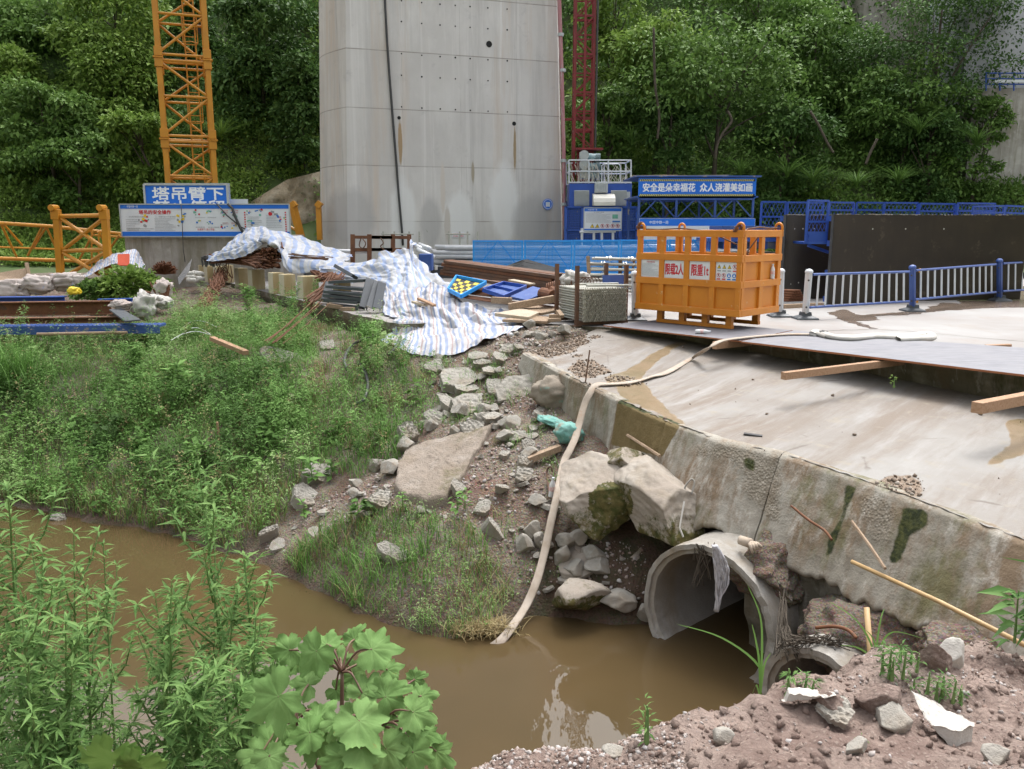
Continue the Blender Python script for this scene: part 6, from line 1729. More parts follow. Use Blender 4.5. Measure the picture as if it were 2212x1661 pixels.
m = MB(); wbox(m, D(904, 549, 25.8), D(933, 585, 25.8), .6); m.solo('blue_crate', M['blue2'], 'blue steel crate under the left end of the silver pipes', 'crate', bevel=.015)
m = MB(); wbox(m, D(930, 576, 27.2), D(1440, 600, 27.2), .5); m.solo('gap_shade_bar', M['rubber'], 'dark bar standing in for the shaded gap under the silver pipes', 'beam')  # support bar coloured black to stand in for the shaded gap below the pipes
m = MB().tube([D(942, 583, 22.8), D(942, 573, 22.8)], .04, 10); m.solo('pipe_stub', M['pvc'], 'short white pipe stub standing in front of the silver pipes', 'pipe')
MB().tube([D(1366, 590, 20.6), D(1370, 560, 20.6), D(1393, 548, 20.6), D(1410, 562, 20.6)], .03, 6).solo('drum_lid', M['rustdark'], 'dark rusty hoop standing behind the orange basket', 'hoop')
# ================================================================ CONCRETE BLOCKS
blks = [(412, 588, 31.5, .36, 'leftmost cream concrete block in the row, behind the leaning dark sheet'), (429, 588, 31.2, .4, 'cream concrete block, second from the left end of the row'), (449, 606, 30.5, .55, 'narrow cream concrete block beside the white pipes'), (470, 605, 30.2, .6, 'cream concrete block behind the falling rebar'), (491, 604, 30.3, .5, 'dark sided cream concrete block right of the falling rebar'),
        (518, 616, 28.0, .66, 'cream concrete block in the middle of the row under the rebar'), (551, 622, 27.0, .86, 'wide cream concrete block right of the middle one'), (594, 632, 25.2, .72, 'cream concrete block under the torn tarpaulin flap'), (618, 637, 24.3, .72, 'cream concrete block, second from the right end of the row'), (663, 643, 23.4, .95, 'largest cream concrete block at the right end of the row'), (735, 622, 24.2, .8, 'brown stained concrete block behind the grey steel channels')]
for vx, vy, d, w, lab in blks:
    c = D(vx, vy, d); c.z = max(c.z, -.05) if vy > 600 else .05
    h = .64 if vx > 480 else .6
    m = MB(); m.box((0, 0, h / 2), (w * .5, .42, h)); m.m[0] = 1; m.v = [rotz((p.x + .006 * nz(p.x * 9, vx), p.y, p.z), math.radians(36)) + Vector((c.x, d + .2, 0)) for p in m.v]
    m.solo('concrete_block', [M['blockc'], M['blocklit']], lab, 'concrete block', 'cream concrete blocks in a row', bevel=.018)
# ================================================================ GREY CHANNELS
cs = [((712, 655, 20.9), (782, 662, 20.2)), ((706, 645, 20.9), (783, 652, 20.2)), ((704, 635, 20.9), (786, 643, 20.2)), ((706, 627, 20.9), (786, 632, 20.2)), ((710, 616, 21.0), (788, 622, 20.3)), ((716, 607, 21.1), (784, 605, 20.5))]
for i, (a, b) in enumerate(cs):
    m = MB(); channel(m, D(*a), D(*b) + Vector((r.uniform(-.1, .1), 0, r.uniform(-.02, .02))), .24, .065, .014)
    m.solo('steel_channel', M['greysteel'], 'grey steel channel in the flat stack: ' + ('lowest', 'second from the bottom', 'third from the bottom', 'third from the top', 'second from the top', 'topmost')[i], 'steel channel', 'grey steel channels stacked at the slab edge', bevel=.004)
for i, (a, b, lab) in enumerate((((800, 602, 20.0), (785, 664, 19.4), 'grey steel channel leaning on the stack, first from the left'), ((817, 608, 19.9), (800, 665, 19.3), 'grey steel channel leaning next to the tarpaulin, second from the left'), ((826, 610, 19.8), (814, 666, 19.3), 'grey steel channel leaning right against the tarpaulin'), ((729, 574, 22.3), (768, 596, 21.6), 'grey steel channel lying on top of the tarpaulin edge'), ((712, 610, 21.3), (703, 648, 20.9), 'dark grey steel end plate at the left of the grey stack'))):
    m = MB(); channel(m, D(*a), D(*b), .2, .08, .02, roll=.5); m.solo('steel_channel', M['greysteel'], lab, 'steel channel', bevel=.004)
for a, b, lab in (((708, 659, 20.6), (740, 664, 20.4), 'wood block under the left of the grey channels'), ((738, 668, 20.1), (765, 668, 20.0), 'wood block under the right of the grey channels')): timber(lab, D(*a), D(*b), .12, .1, 'oldwood', 'wood_block', 'wood')
m = MB().tube([D(676, 640, 22.2), D(715, 646, 21.8)], .11, 14); m.solo('paper_roll', M['board'], 'pale roll lying beside the grey channels', 'roll')
# ================================================================ REBAR HEAPS
def tangle(label, n, gen, rad, mat='rust', seed=1, name='rebar_pile'):
    r = random.Random(seed); m = MB()
    for i in range(n): m.tube(gen(r), rad, 5)
    return m.solo(name, M[mat], label, 'rebar')
tangle('heap of rusty bars showing in the opening of the striped tarpaulin', 190, lambda r: (lambda u, k: [D(520 + 85 * u, 556 - 38 * u * k, 27.2 + r.uniform(-.4, .5)), D(556 + 52 * u + r.uniform(-6, 6), 556 - 36 * k * u + r.uniform(-5, 5), 26.6 + r.uniform(-.3, .3)), D(570 + 40 * u + r.uniform(-8, 14), 560 - 26 * k, 26.1 + r.uniform(-.3, .3))])(r.random(), r.random()), .022, 'rust', 3)
tangle('long rusty bars lying on the concrete blocks below the tarpaulin', 90, lambda r: [D(442 + r.uniform(0, 50), 548 + r.uniform(0, 20), 28.3 + r.uniform(-.5, .4)), D(520 + r.uniform(-20, 20), 560 + r.uniform(-6, 10), 27.4), D(600 + r.uniform(-50, 8), 566 + r.uniform(-8, 14), 26.2 + r.uniform(-.5, .5))], .02, 'rustrail', 4)
tangle('dark hooked bar ends at the left end of the bar heap', 26, lambda r: (lambda x, y: [D(x, y + 18, 28), D(x - 3, y + 3, 28), D(x + 6, y, 27.9), D(x + 22, y + 4, 27.7)])(438 + r.uniform(0, 32), 551 + r.uniform(0, 8)), .02, 'steel', 5)
tangle('bent rusty bars spilling over the blocks below the tarpaulin flap', 90, lambda r: [D(670 + r.uniform(0, 60), 583 + r.uniform(0, 12), 24.3), D(690 + r.uniform(0, 45), 592 + r.uniform(-4, 8), 23.6), D(680 + r.uniform(0, 50), 598 + r.uniform(0, 12), 23.2 + r.uniform(-.2, .2))], .015, 'rust', 6)
tangle('rusty bars hanging down across the end block to the slab edge', 20, lambda r: [D(742 + r.uniform(-30, 10), 592 + r.uniform(-6, 8), 22.6), D(704 + r.uniform(-12, 12), 622 + r.uniform(-8, 8), 21.8), D(668 + r.uniform(-14, 16), 656 + r.uniform(-14, 14), 21.0)], .016, 'rustrail', 7)
tangle('thin dark bars poking out of the tarpaulin flap', 8, lambda r: [D(622 + r.uniform(0, 20), 545 + r.uniform(0, 14), 25.4), D(700 + r.uniform(0, 20), 556 + r.uniform(-2, 6), 24.9)], .014, 'rustdark', 8)
tangle('tangle of rusty bars fallen down the bank in front of the blocks', 120, lambda r: (lambda u: [D(486 - 46 * u + r.uniform(-14, 14), 575 + 90 * u ** 1.2 + r.uniform(-12, 8), 28.5 - 6 * u), D(486 - 50 * u + r.uniform(-18, 18), 592 + 76 * u + r.uniform(-8, 8), 28.0 - 6 * u), D(480 - 44 * u + r.uniform(-22, 22), 600 + 70 * u + r.uniform(-8, 8), 27.6 - 6 * u)])(r.random()), .016, 'rust', 9)
tangle('round heap of rusty bars in front of the crane foundation', 150, lambda r: (lambda a, e: [D(355, 592, 29.4), D(355 + 30 * math.cos(a) * e, 590 - 28 * e * abs(math.sin(a)), 29.3 + r.uniform(-.5, .3))])(r.uniform(0, math.pi), r.uniform(.6, 1)), .02, 'rust', 10)
tangle('long thin rusty bars lying down the weedy bank', 9, lambda r: (lambda x: [D(690 + x, 652 + r.uniform(-4, 4), 20.3), D(640 + x, 700 + r.uniform(-5, 5), 18.2), D(590 + x, 740 + r.uniform(-4, 6), 17.0)])(r.uniform(-22, 22)), .008, 'rustrail', 11, 'rebar_bundle')
# ================================================================ SMALL THINGS AT THE LEFT
for i, (a, b, lab) in enumerate((((400, 590, 29), (418, 592, 28.4), 'white pipe stub, top left of the small stack'), ((418, 589, 29), (437, 592, 28.5), 'white pipe stub, top right of the small stack'), ((402, 598, 28.8), (420, 600, 28.2), 'white pipe stub, middle of the small stack'), ((420, 600, 28.6), (438, 603, 28.1), 'white pipe stub, lower right of the small stack'), ((407, 605, 28.4), (424, 607, 27.9), 'white pipe stub, lowest of the small stack'))):
    m = MB(); a_, b_ = D(*a), D(*b); m.tube([a_, b_], .085, 12); m.solo('white_pipe', M['pvc'], lab, 'pipe', 'white pipe stubs beside the concrete blocks', smooth=True)
def lean_sheet(name, label, q, th, mat):
    P = [D(*p) for p in q]; n = (P[1] - P[0]).cross(P[3] - P[0]).normalized()
    MB().add(P + [p + n * th for p in P], [(0, 1, 2, 3), (7, 6, 5, 4), (0, 4, 5, 1), (1, 5, 6, 2), (2, 6, 7, 3), (3, 7, 4, 0)]).solo(name, M[mat], label, 'sheet')
lean_sheet('steel_sheet', 'bent dark steel sheet leaning left of the concrete blocks', [(415, 558, 28.6), (409, 585, 28), (387, 615, 26.6), (384, 600, 27.4)], .03, 'steel')
lean_sheet('red_sheet', 'red orange square sheet leaning on the green bush', [(254, 549, 26.4), (279, 548, 26.4), (279, 573, 26.1), (254, 573, 26.1)], .03, 'redorange')
lean_sheet('steel_sheet', 'dark steel sheet lying beside the rusty beams', [(236, 668, 19.5), (262, 666, 19.9), (304, 690, 18.2), (270, 693, 18.2)], .03, 'greysteel')
lean_sheet('wood_pallet', 'weathered grey board panel standing at the left edge', [(-20, 592, 26), (62, 578, 26.3), (64, 604, 26), (-20, 612, 25.6)], .06, 'oldwood')
MB().bar(D(57, 568, 26.2), D(65, 606, 26), .1, .08).solo('wood_stake', M['oldwood'], 'grey stake at the end of the weathered board panel', 'stake')
sackobj('dirty white sack at the left edge, half covered by weeds', D(22, 625, 24), (.5, .3, .26), (0, 0, .1), 'dirtysack', 3)
sackobj('grey brown sack next to the dirty white sack', D(82, 614, 24.2), (.42, .3, .24), (0, .1, .2), 'dirtysack', 5)
sackobj('brownish long sack in front of the standing mast piece', D(142, 607, 24.6), (.48, .3, .22), (0, -.08, .1), 'dirtysack', 8)
sackobj('crumpled yellow bag in the weeds', D(160, 628, 22.5), (.15, .12, .1), (0, 0, 0), 'yellowprint', 9, 'yellow_bag')
sackobj('white torn tarpaulin lump beside the rusty beams', D(312, 660, 20), (.26, .3, .3), (0, .3, .4), 'sack', 12, 'torn_tarpaulin')
sackobj('white torn tarpaulin end right of the lump', D(348, 652, 20.4), (.3, .2, .14), (0, .2, -.3), 'sack', 14, 'torn_tarpaulin')
sackobj('dirty striped tarpaulin bundle wound round rusty bars', D(350, 628, 22), (.22, .2, .3), (0, .4, .2), 'dirtysack', 17, 'tarpaulin_bundle')
sackobj('small grey plastic sheet on the end of the rusty beams', D(263, 658, 19.8), (.22, .15, .1), (0, .1, 0), 'dirtysack', 19, 'plastic_sheet')
tangle('rusty bars and offcuts sticking out of the tarpaulin bundle', 24, lambda r: [D(345 + r.uniform(-15, 18), 645 + r.uniform(-6, 6), 21.8), D(338 + r.uniform(-25, 30), 622 + r.uniform(-14, 8), 21.9)], .022, 'rust', 22, 'rebar_bundle')
def ibeam(mb, a, b, w, h):
    a, b = Vector(a), Vector(b); up = Vector((0, 0, 1))
    mb.bar(a + up * (h / 2 - .012), b + up * (h / 2 - .012), w, .024); mb.bar(a - up * (h / 2 - .012), b - up * (h / 2 - .012), w, .024); mb.bar(a, b, .02, h - .05)
for a, b, w, h, mt, lab in (((-60, 668, 20.6), (240, 664, 20.8), .24, .34, 'rust', 'upper rusty I beam lying at the left edge'), ((-60, 694, 19.4), (288, 689, 19.6), .22, .14, 'rustrail', 'lower rusty I beam lying in front of the upper one'), ((-60, 648, 22.2), (140, 646, 22.4), .3, .16, 'blue', 'blue steel beam at the left edge behind the rusty beams'), ((212, 650, 21.6), (286, 648, 21.8), .2, .1, 'blue', 'short blue steel beam behind the end of the rusty beams')):
    m = MB(); ibeam(m, D(*a), D(*b), w, h); m.solo('steel_beam', M[mt], lab, 'beam')
m = MB(); a, b = D(-60, 706, 18.3), D(352, 702, 18.6)
m.bar(a, b, .42, .05); m.bar(a + Vector((0, -.2, -.08)), b + Vector((0, -.2, -.08)), .03, .16)
for k in range(44): c = a.lerp(b, (k + .5) / 44); m.bar(c + Vector((0, -.18, .03)), c + Vector((0, .18, .03)), .03, .012)
m.solo('perforated_panel', M['blue2'], 'long blue ribbed steel panel lying in the weeds at the left', 'steel panel')
MB().tube([D(80, 722, 18.0), D(275, 718, 18.2)], .035, 8).solo('pale_rod', M['oldwood'], 'pale rod lying in front of the blue ribbed panel', 'rod')
timber('split pale timber lying on the weedy bank', D(458, 731, 17.6), D(532, 762, 16.6), .12, .09, 'timber', 'timber_plank', 'plank')
timber('small wooden peg standing on the lower bank', hit(476, 960) + Vector((0, 0, -.05)), hit(476, 960) + Vector((-.03, 0, .4)), .05, .03, 'timber', 'wooden_peg', 'peg')
for k, pts in enumerate(([(455, 735), (430, 722), (408, 726), (385, 745)], [(458, 738), (425, 730), (395, 738), (372, 750)], [(470, 720), (445, 708), (420, 706), (395, 722)])):
    MB().tube(smooth_path([hit(a, b + 14) + Vector((0, 0, .3)) for a, b in pts]), .009, 5).solo('wire', M['galv'], ('upper', 'lower', 'arched')[k] + ' grey wire loop beside the split timber', 'wire', smooth=True)
# ================================================================ STRIPED TARPAULINS
def striped(name, redd):
    t = NT(name); u = t.new('ShaderNodeUVMap'); sp = t.new('ShaderNodeSeparateXYZ'); t.l.new(u.outputs[0], sp.inputs[0])
    f = t.math('FRACT', sp.outputs[0])
    if redd: c = t.ramp(f, [(0, (.58, .58, .6)), (.22, (.3, .37, .55)), (.42, (.57, .57, .59)), (.64, (.45, .35, .35)), (.74, (.58, .58, .6)), (.88, (.28, .35, .52))]); 
    else: c = t.ramp(f, [(0, (.38, .47, .68)), (.36, (.62, .63, .65)), (.55, (.62, .63, .65)), (.7, (.55, .59, .68)), (.85, (.62, .63, .65))])
    for n_ in t.n:
        if n_.bl_idname == 'ShaderNodeValToRGB': n_.color_ramp.interpolation = 'CONSTANT'
    c = t.mix(t.ramp(t.noise(2.5, 6, .7), [(.46, 0.0), (.72, .6)]), c, (.33, .29, .26))
    t.bump(t.noise(7, 5, .6), .25, .03); t.fin(c, .5, 0, .35)
    tr = t.new('ShaderNodeBsdfTranslucent'); t.l.new(c, tr.inputs[0]); mx = t.new('ShaderNodeMixShader'); mx.inputs[0].default_value = .2
    t.l.new(t.b.outputs[0], mx.inputs[1]); t.l.new(tr.outputs[0], mx.inputs[2]); t.l.new(mx.outputs[0], t.n['Material Output'].inputs[0])
    return t.m
M['tarpA'] = striped('striped sheeting', False); M['tarpC'] = striped('striped sheeting worn', True)
def drape(name, label, ctrl, nu, nv, stripes, mat, fold=.1, seed=0, fu=9, fv=4, jag=.03):
    uv = np.array([c[:2] for c in ctrl], float); P = np.array([tuple(D(*c[2:]) if c[4] else hit(*c[2:4]) + Vector((0, -.06, .1))) for c in ctrl])
    w = tps_fit(uv, P, 1e-4)
    U, Vv = np.meshgrid(np.linspace(0, 1, nu), np.linspace(0, 1, nv), indexing='ij'); Q = np.stack([U.ravel(), Vv.ravel()], 1)
    Q2 = Q + np.stack([jag * fbm(Q[:, 1] * 7, Q[:, 0] * 3, 1, seed + 5) * (np.abs(Q[:, 0] - .5) * 2), jag * fbm(Q[:, 0] * 9, Q[:, 1] * 3, 1, seed + 6) * (np.abs(Q[:, 1] - .5) * 2)], 1)
    X = tps_eval(uv, w, np.clip(Q2, -.05, 1.05))
    G = X.reshape(nu, nv, 3); du = np.gradient(G, axis=0); dv = np.gradient(G, axis=1); N = np.cross(du, dv); N /= np.linalg.norm(N, axis=2, keepdims=True) + 1e-9
    wv = .35 * fbm(U * 3, Vv * 3, 1, seed + 1)
    h = (1 - 2 * np.abs(fbm(U * fu + wv * 3, Vv * fv * .5 + wv, 1, seed + 2, 3))) * .6 + (1 - 2 * np.abs(fbm(U * fu * .5 + Vv * 3, Vv * fv * 1.4 - U * 2, 1, seed + 3, 4))) * .6 + .1 * fbm(U * fu * 4, Vv * fv * 4, 1, seed + 4, 3)
    pl_ = 2 * np.abs(((U * fu * 1.3 + wv * 4 + .5 * fbm(U * 5, Vv * 4, 1, seed + 8)) % 1) - .5) * 2 - 1
    h = h * 1.5 + .22 * pl_ * np.clip(.5 + 1.6 * fbm(U * 2.5, Vv * 2.5, 1, seed + 7), 0, 1)
    G = G + N * (h * fold)[..., None]
    on = inpoly(G[..., 0], G[..., 1], PLATXY); G[..., 2] = np.maximum(G[..., 2], np.where(on, .02, gz(G[..., 0], G[..., 1]) + .03) + .02 * h); G[..., 2] = blur(G[..., 2], 5)
    V = G.reshape(-1, 3); ii = np.arange(nu * nv).reshape(nu, nv)
    f = np.stack([ii[:-1, :-1], ii[1:, :-1], ii[1:, 1:], ii[:-1, 1:]], -1).reshape(-1, 4)
    org = V.min(0) * .5 + V.max(0) * .5; org[2] = V[:, 2].min()
    o = np_mesh(name, V, f, mat, smooth=True, org=org)
    uvl = o.data.uv_layers.new(name='UVMap'); lv = f.ravel(); su = (U + .05 * fbm(U * 2, Vv * 2, 1, seed + 9)).ravel() * stripes
    uvl.data.foreach_set('uv', np.stack([su[lv], Vv.ravel()[lv]], 1).astype(np.float32).ravel())
    sm = o.modifiers.new('thickness', 'SOLIDIFY'); sm.thickness = .004
    return tag(o, label, 'tarpaulin', None)
drape('striped_tarpaulin', 'blue and white striped tarpaulin thrown over the rusty bars on the blocks',
      [(0, 0, 470, 545, 29), (.25, 0, 515, 502, 28.6), (.45, 0, 553, 489, 28.2), (.65, 0, 611, 495, 27.8), (.85, 0, 690, 519, 27), (1, 0, 765, 546, 26.2),
       (0, .5, 455, 550, 27.8), (.25, .5, 500, 524, 27.4), (.45, .5, 545, 508, 27.2), (.65, .5, 611, 508, 26.6), (.85, .5, 682, 540, 26), (1, .5, 745, 562, 25.2),
       (0, 1, 446, 558, 27.2), (.25, 1, 507, 556, 26.8), (.42, 1, 548, 538, 26.5), (.58, 1, 598, 518, 26.2), (.66, 1, 608, 575, 25.4), (.68, .9, 612, 560, 25.4), (.85, 1, 680, 586, 24.9), (1, 1, 735, 590, 24.4)], 180, 100, 14, M['tarpA'], .08, 1, 10, 3)
drape('striped_tarpaulin', 'peaked blue and white striped tarpaulin sloping down beside the grey channels',
      [(0, 0, 690, 552, 25.6), (.25, 0, 780, 551, 25), (.5, 0, 824, 540, 24.5), (.75, 0, 880, 520, 24), (.9, 0, 892, 513, 23.9), (1, 0, 900, 530, 24),
       (0, .33, 686, 568, 24.8), (.25, .33, 760, 568, 24), (.5, .33, 830, 562, 23), (.75, .33, 885, 548, 22.6), (1, .33, 915, 558, 22.8),
       (0, .66, 684, 582, 24), (.25, .66, 770, 588, 22.9), (.5, .66, 842, 588, 21.7), (.75, .66, 895, 588, 21), (1, .66, 948, 592, 21.2),
       (0, 1, 692, 586, 23.8), (.25, 1, 785, 600, 22.4), (.45, 1, 830, 616, 20.8), (.55, 1, 838, 645, 20), (.75, 1, 900, 655, 19.4), (1, 1, 988, 606, 20.2)], 190, 130, 11, M['tarpA'], .14, 20, 5, 3.5)
drape('striped_tarpaulin', 'dirty crumpled striped tarpaulin spread from the slab edge onto the rubble',
      [(0, 0, 832, 606, 20.4), (.25, 0, 880, 602, 20.6), (.5, 0, 945, 600, 20.3), (.75, 0, 1015, 640, 19.0), (1, 0, 1098, 652, 18.3),
       (0, .33, 820, 662, 19), (.25, .33, 890, 652, 18.5), (.5, .33, 945, 650, 18.3), (.75, .33, 1020, 665, 17.8), (1, .33, 1118, 678, 17.5),
       (0, .66, 850, 706, 17.7), (.25, .66, 895, 712, 17.1), (.5, .66, 960, 712, 16.9), (.75, .66, 1035, 706, 16.7), (1, .66, 1126, 692, 16.9),
       (0, 1, 826, 740, 0), (.25, 1, 890, 768, 0), (.5, 1, 965, 770, 0), (.75, 1, 1045, 748, 0), (1, 1, 1118, 718, 0)], 220, 170, 9, M['tarpC'], .18, 40, 5.5, 4, .05)
drape('striped_tarpaulin', 'faded tarpaulin arched over a heap left of the crane foundation',
      [(0, 0, 176, 592, 28.8), (.3, 0, 225, 553, 28.8), (.6, 0, 275, 541, 28.8), (.85, 0, 303, 545, 28.8), (1, 0, 314, 572, 28.8), (0, .5, 174, 598, 27.8), (.3, .5, 225, 560, 27.8), (.6, .5, 272, 550, 27.8), (1, .5, 316, 576, 28), (0, 1, 174, 602, 27), (.3, 1, 225, 572, 27.2), (.6, 1, 268, 568, 27.2), (1, 1, 312, 580, 27.2)], 100, 60, 10, M['tarpC'], .05, 60, 7, 3)
# ================================================================ BITS ON AND AROUND THE WALL
MB().tube([D(1840, 1213, 7.55), D(2030, 1300, 6.7), D(2262, 1418, 5.7)], .021, 8).solo('bamboo_pole', M['bamboo'], 'long bamboo pole leaning on the retaining wall at the lower right', 'pole', smooth=True)
MB().tube([D(1872, 1312, 5.75), D(1879, 1400, 5.6), D(1885, 1470, 5.45)], .021, 8).solo('bamboo_stake', M['bamboo'], 'short bamboo stake standing in front of the small culvert pipe', 'stake', smooth=True)
MB().tube(smooth_path([D(1709, 1092, 8.55), D(1745, 1122, 8.3), D(1780, 1145, 8.1), D(1797, 1166, 7.95)]), .014, 6).solo('reinforcing_bar', M['rust'], 'bent rusty bar sticking out of the wall above the pipe', 'rebar', smooth=True)
MB().tube([D(1840, 1126, 7.9), D(1880, 1180, 7.5), D(1912, 1228, 7.2)], .016, 6).solo('wooden_stick', M['oldwood'], 'thin brown stick leaning on the wall above the bamboo pole', 'stick')
MB().tube(smooth_path([D(1762, 1356, 6.9), D(1800, 1353, 6.8), D(1830, 1360, 6.7), D(1850, 1378, 6.6)]), .016, 6).solo('reinforcing_bar', M['rust'], 'hooked rusty bar above the small culvert pipe', 'rebar', smooth=True)
MB().tube([D(1355, 940, 11.2), D(1425, 985, 10.3)], .022, 6).solo('wooden_stick', M['oldwood'], 'stick lying on the wet mossy part of the wall', 'stick')
MB().tube(smooth_path([D(1483, 1120, 9.4), D(1478, 1060, 9.6), D(1492, 1036, 9.62), D(1500, 1042, 9.6), D(1494, 1068, 9.55)]), .012, 6).solo('wire_hook', M['pipec'], 'grey hooked bar set in the wall above the large boulders', 'hook', smooth=True)
MB().tube([D(1478, 1083, 9.35), D(1468, 1140, 9.2), D(1476, 1160, 9.15)], .011, 6).solo('white_strip', M['sack'], 'thin white strip hanging between the boulder and the wall', 'strip')
r = random.Random(5); mrag = MB()
for k in range(60):
    u = r.uniform(-1, 1); L = r.uniform(.5, 1) if k > 20 else 1.0; pts = []
    for j in range(9):
        q = L * j / 8; wd = .02 + .055 * math.sin(min(q * 1.2, 1) * math.pi)
        pts.append(D(1544 + 10 * math.sin(q * 4) + 11 * q, 1178 + 142 * q, 8.05) + Vector((u * wd + r.uniform(-.008, .008), r.uniform(-.03, .02), 0)))
    mrag.tube(smooth_path(pts, 2), [r.uniform(.006, .016) * (1 - .6 * i / 16) for i in range(17)], 5)
mrag.solo('hanging_rag', M['rag'], 'grey shredded rag hanging from the top of the large pipe mouth', 'rag', smooth=True)
tangle('dry roots and twigs hanging beside the rag in the pipe mouth', 22, lambda r: [mouth(1.66, PIPE_R - .02, .0) + Vector((r.uniform(-.1, .16), r.uniform(-.05, .05), r.uniform(-.02, .05))), mouth(1.66, PIPE_R, .0) + Vector((r.uniform(-.12, .1), r.uniform(-.06, .06), -r.uniform(.05, .5)))], .005, 'bark', 31, 'dry_roots')
gv = thing('work_glove', 'dirty work glove lying on top of the large pipe', 'glove', D(1622, 1180, 8.55))
MB().tube([D(1598, 1166, 8.6), D(1622, 1174, 8.5)], [.05, .055], 10).build('palm', M['glove'], gv, world=True, smooth=True)
for k in range(4): MB().tube([D(1618 + 5 * k, 1170 + k, 8.5), D(1622 + 6 * k, 1182 - 1.5 * k, 8.42), D(1626 + 6.5 * k, 1194 - 4 * k, 8.42)], [.02, .019, .014], 8).build('finger', M['glove'], gv, world=True, smooth=True)
tangle('mat of dry roots and twigs on top of the small pipe', 90, lambda r: [D(1690 + r.uniform(0, 150), 1386 + r.uniform(-10, 16), 7.3 + r.uniform(-.2, .3)), D(1720 + r.uniform(-30, 110), 1380 + r.uniform(-12, 18), 7.3 + r.uniform(-.2, .3)), D(1700 + r.uniform(-10, 150), 1390 + r.uniform(-10, 18), 7.3 + r.uniform(-.2, .3))], .005, 'bark', 33, 'dry_roots')
tangle('thin roots hanging over the right rim of the large pipe', 30, lambda r: [D(1690 + r.uniform(-8, 10), 1290 + r.uniform(-20, 60), 8.0), D(1696 + r.uniform(-20, 10), 1370 + r.uniform(-20, 30), 7.6), D(1700 + r.uniform(-30, 30), 1410 + r.uniform(-20, 20), 7.2)], .005, 'bark', 34, 'dry_roots')
# dark cut-off cable ends in the rubble and black cables on the bank
for pts, lab in (([(860, 727), (800, 740), (760, 760), (745, 790), (750, 812)], 'black cable lying from the tarpaulin down the bank, upper one'), ([(866, 740), (858, 760), (840, 780)], 'short black cable under the tarpaulin edge'), ([(775, 795), (790, 820), (795, 850), (785, 880), (770, 886)], 'grey black cable loop among the weeds')):
    MB().tube(smooth_path([hit(a, b) + Vector((0, 0, .12)) for a, b in pts]), .032, 7).solo('cable', M['cable'], lab, 'cable', smooth=True)
MB().tube([hit(1588, 0) if False else D(567, 1165, 11.9), D(607, 1148, 12.05)], .03, 10).solo('white_pipe', M['pvc'], 'short white pipe lying at the water edge', 'pipe')
for lab, c, sz, rt, mt, sd_ in (('teal net bag of debris lying beside the hose', hit(1228, 958) + Vector((0, 0, .15)), (.22, .18, .15), (0, .3, .2), 'teal', 3), ('teal net bundle above the net bag, against the wall', hit(1195, 925) + Vector((0, 0, .1)), (.24, .15, .06), (0, .25, -.3), 'teal', 7), ('muddy net bag slumped against the wall, with debris on top', hit(1195, 870) + Vector((.02, 0, .16)), (.36, .3, .28), (.1, .1, .1), 'tealdirty', 11)):
    V, Fc = ico(4); R = Euler(rt).to_matrix(); o = MB().add([Vector(c) + R @ Vector((v.x * sz[0], v.y * sz[1], v.z * sz[2])) * (1 + .22 * noise.noise(v * 2 + Vector((sd_, 0, 0))) + .14 * abs(noise.noise(v * 6 + Vector((0, sd_, 0)))) * 2) for v in V], Fc)
    o.solo('net_bag', M[mt], lab, 'net bag', smooth=True)
timber('brown timber end lying beside the hose among the rubble', hit(1140, 1010) + Vector((0, 0, .1)), hit(1195, 985) + Vector((.1, 0, .12)), .11, .09, 'oldwood', 'timber_beam')
MB().tube(smooth_path([hit(1188, 1085) + Vector((0, 0, .05)), hit(1184, 1040) + Vector((-.02, 0, .12)), hit(1184, 1040) + Vector((.03, 0, .22)), hit(1184, 1040) + Vector((.06, -.02, .15))]), .013, 6).solo('bar_hook', M['rustdark'], 'small rusty hook sticking out of the soil beside the hose', 'hook', smooth=True)
bottle(hit(1190, 1075) + Vector((0, -.05, .02)), 'grey plastic bottle standing in the soil beside the hose', Vector((.1, 0, 1)).normalized(), 1.2)
bottle(hit(1098, 728) + Vector((0, 0, .05)), 'clear plastic bottle lying on the rubble near the tarpaulin', Vector((.3, -.9, .1)).normalized(), 1.2)
m = MB().box((0, 0, .01), (.22, .07, .02), (0, .06, -.35)); m.v = [p + aphit(1626, 942, .0) for p in m.v]; m.solo('rubber_strip', M['rubber'], 'small black strip lying on the apron near its edge', 'strip')
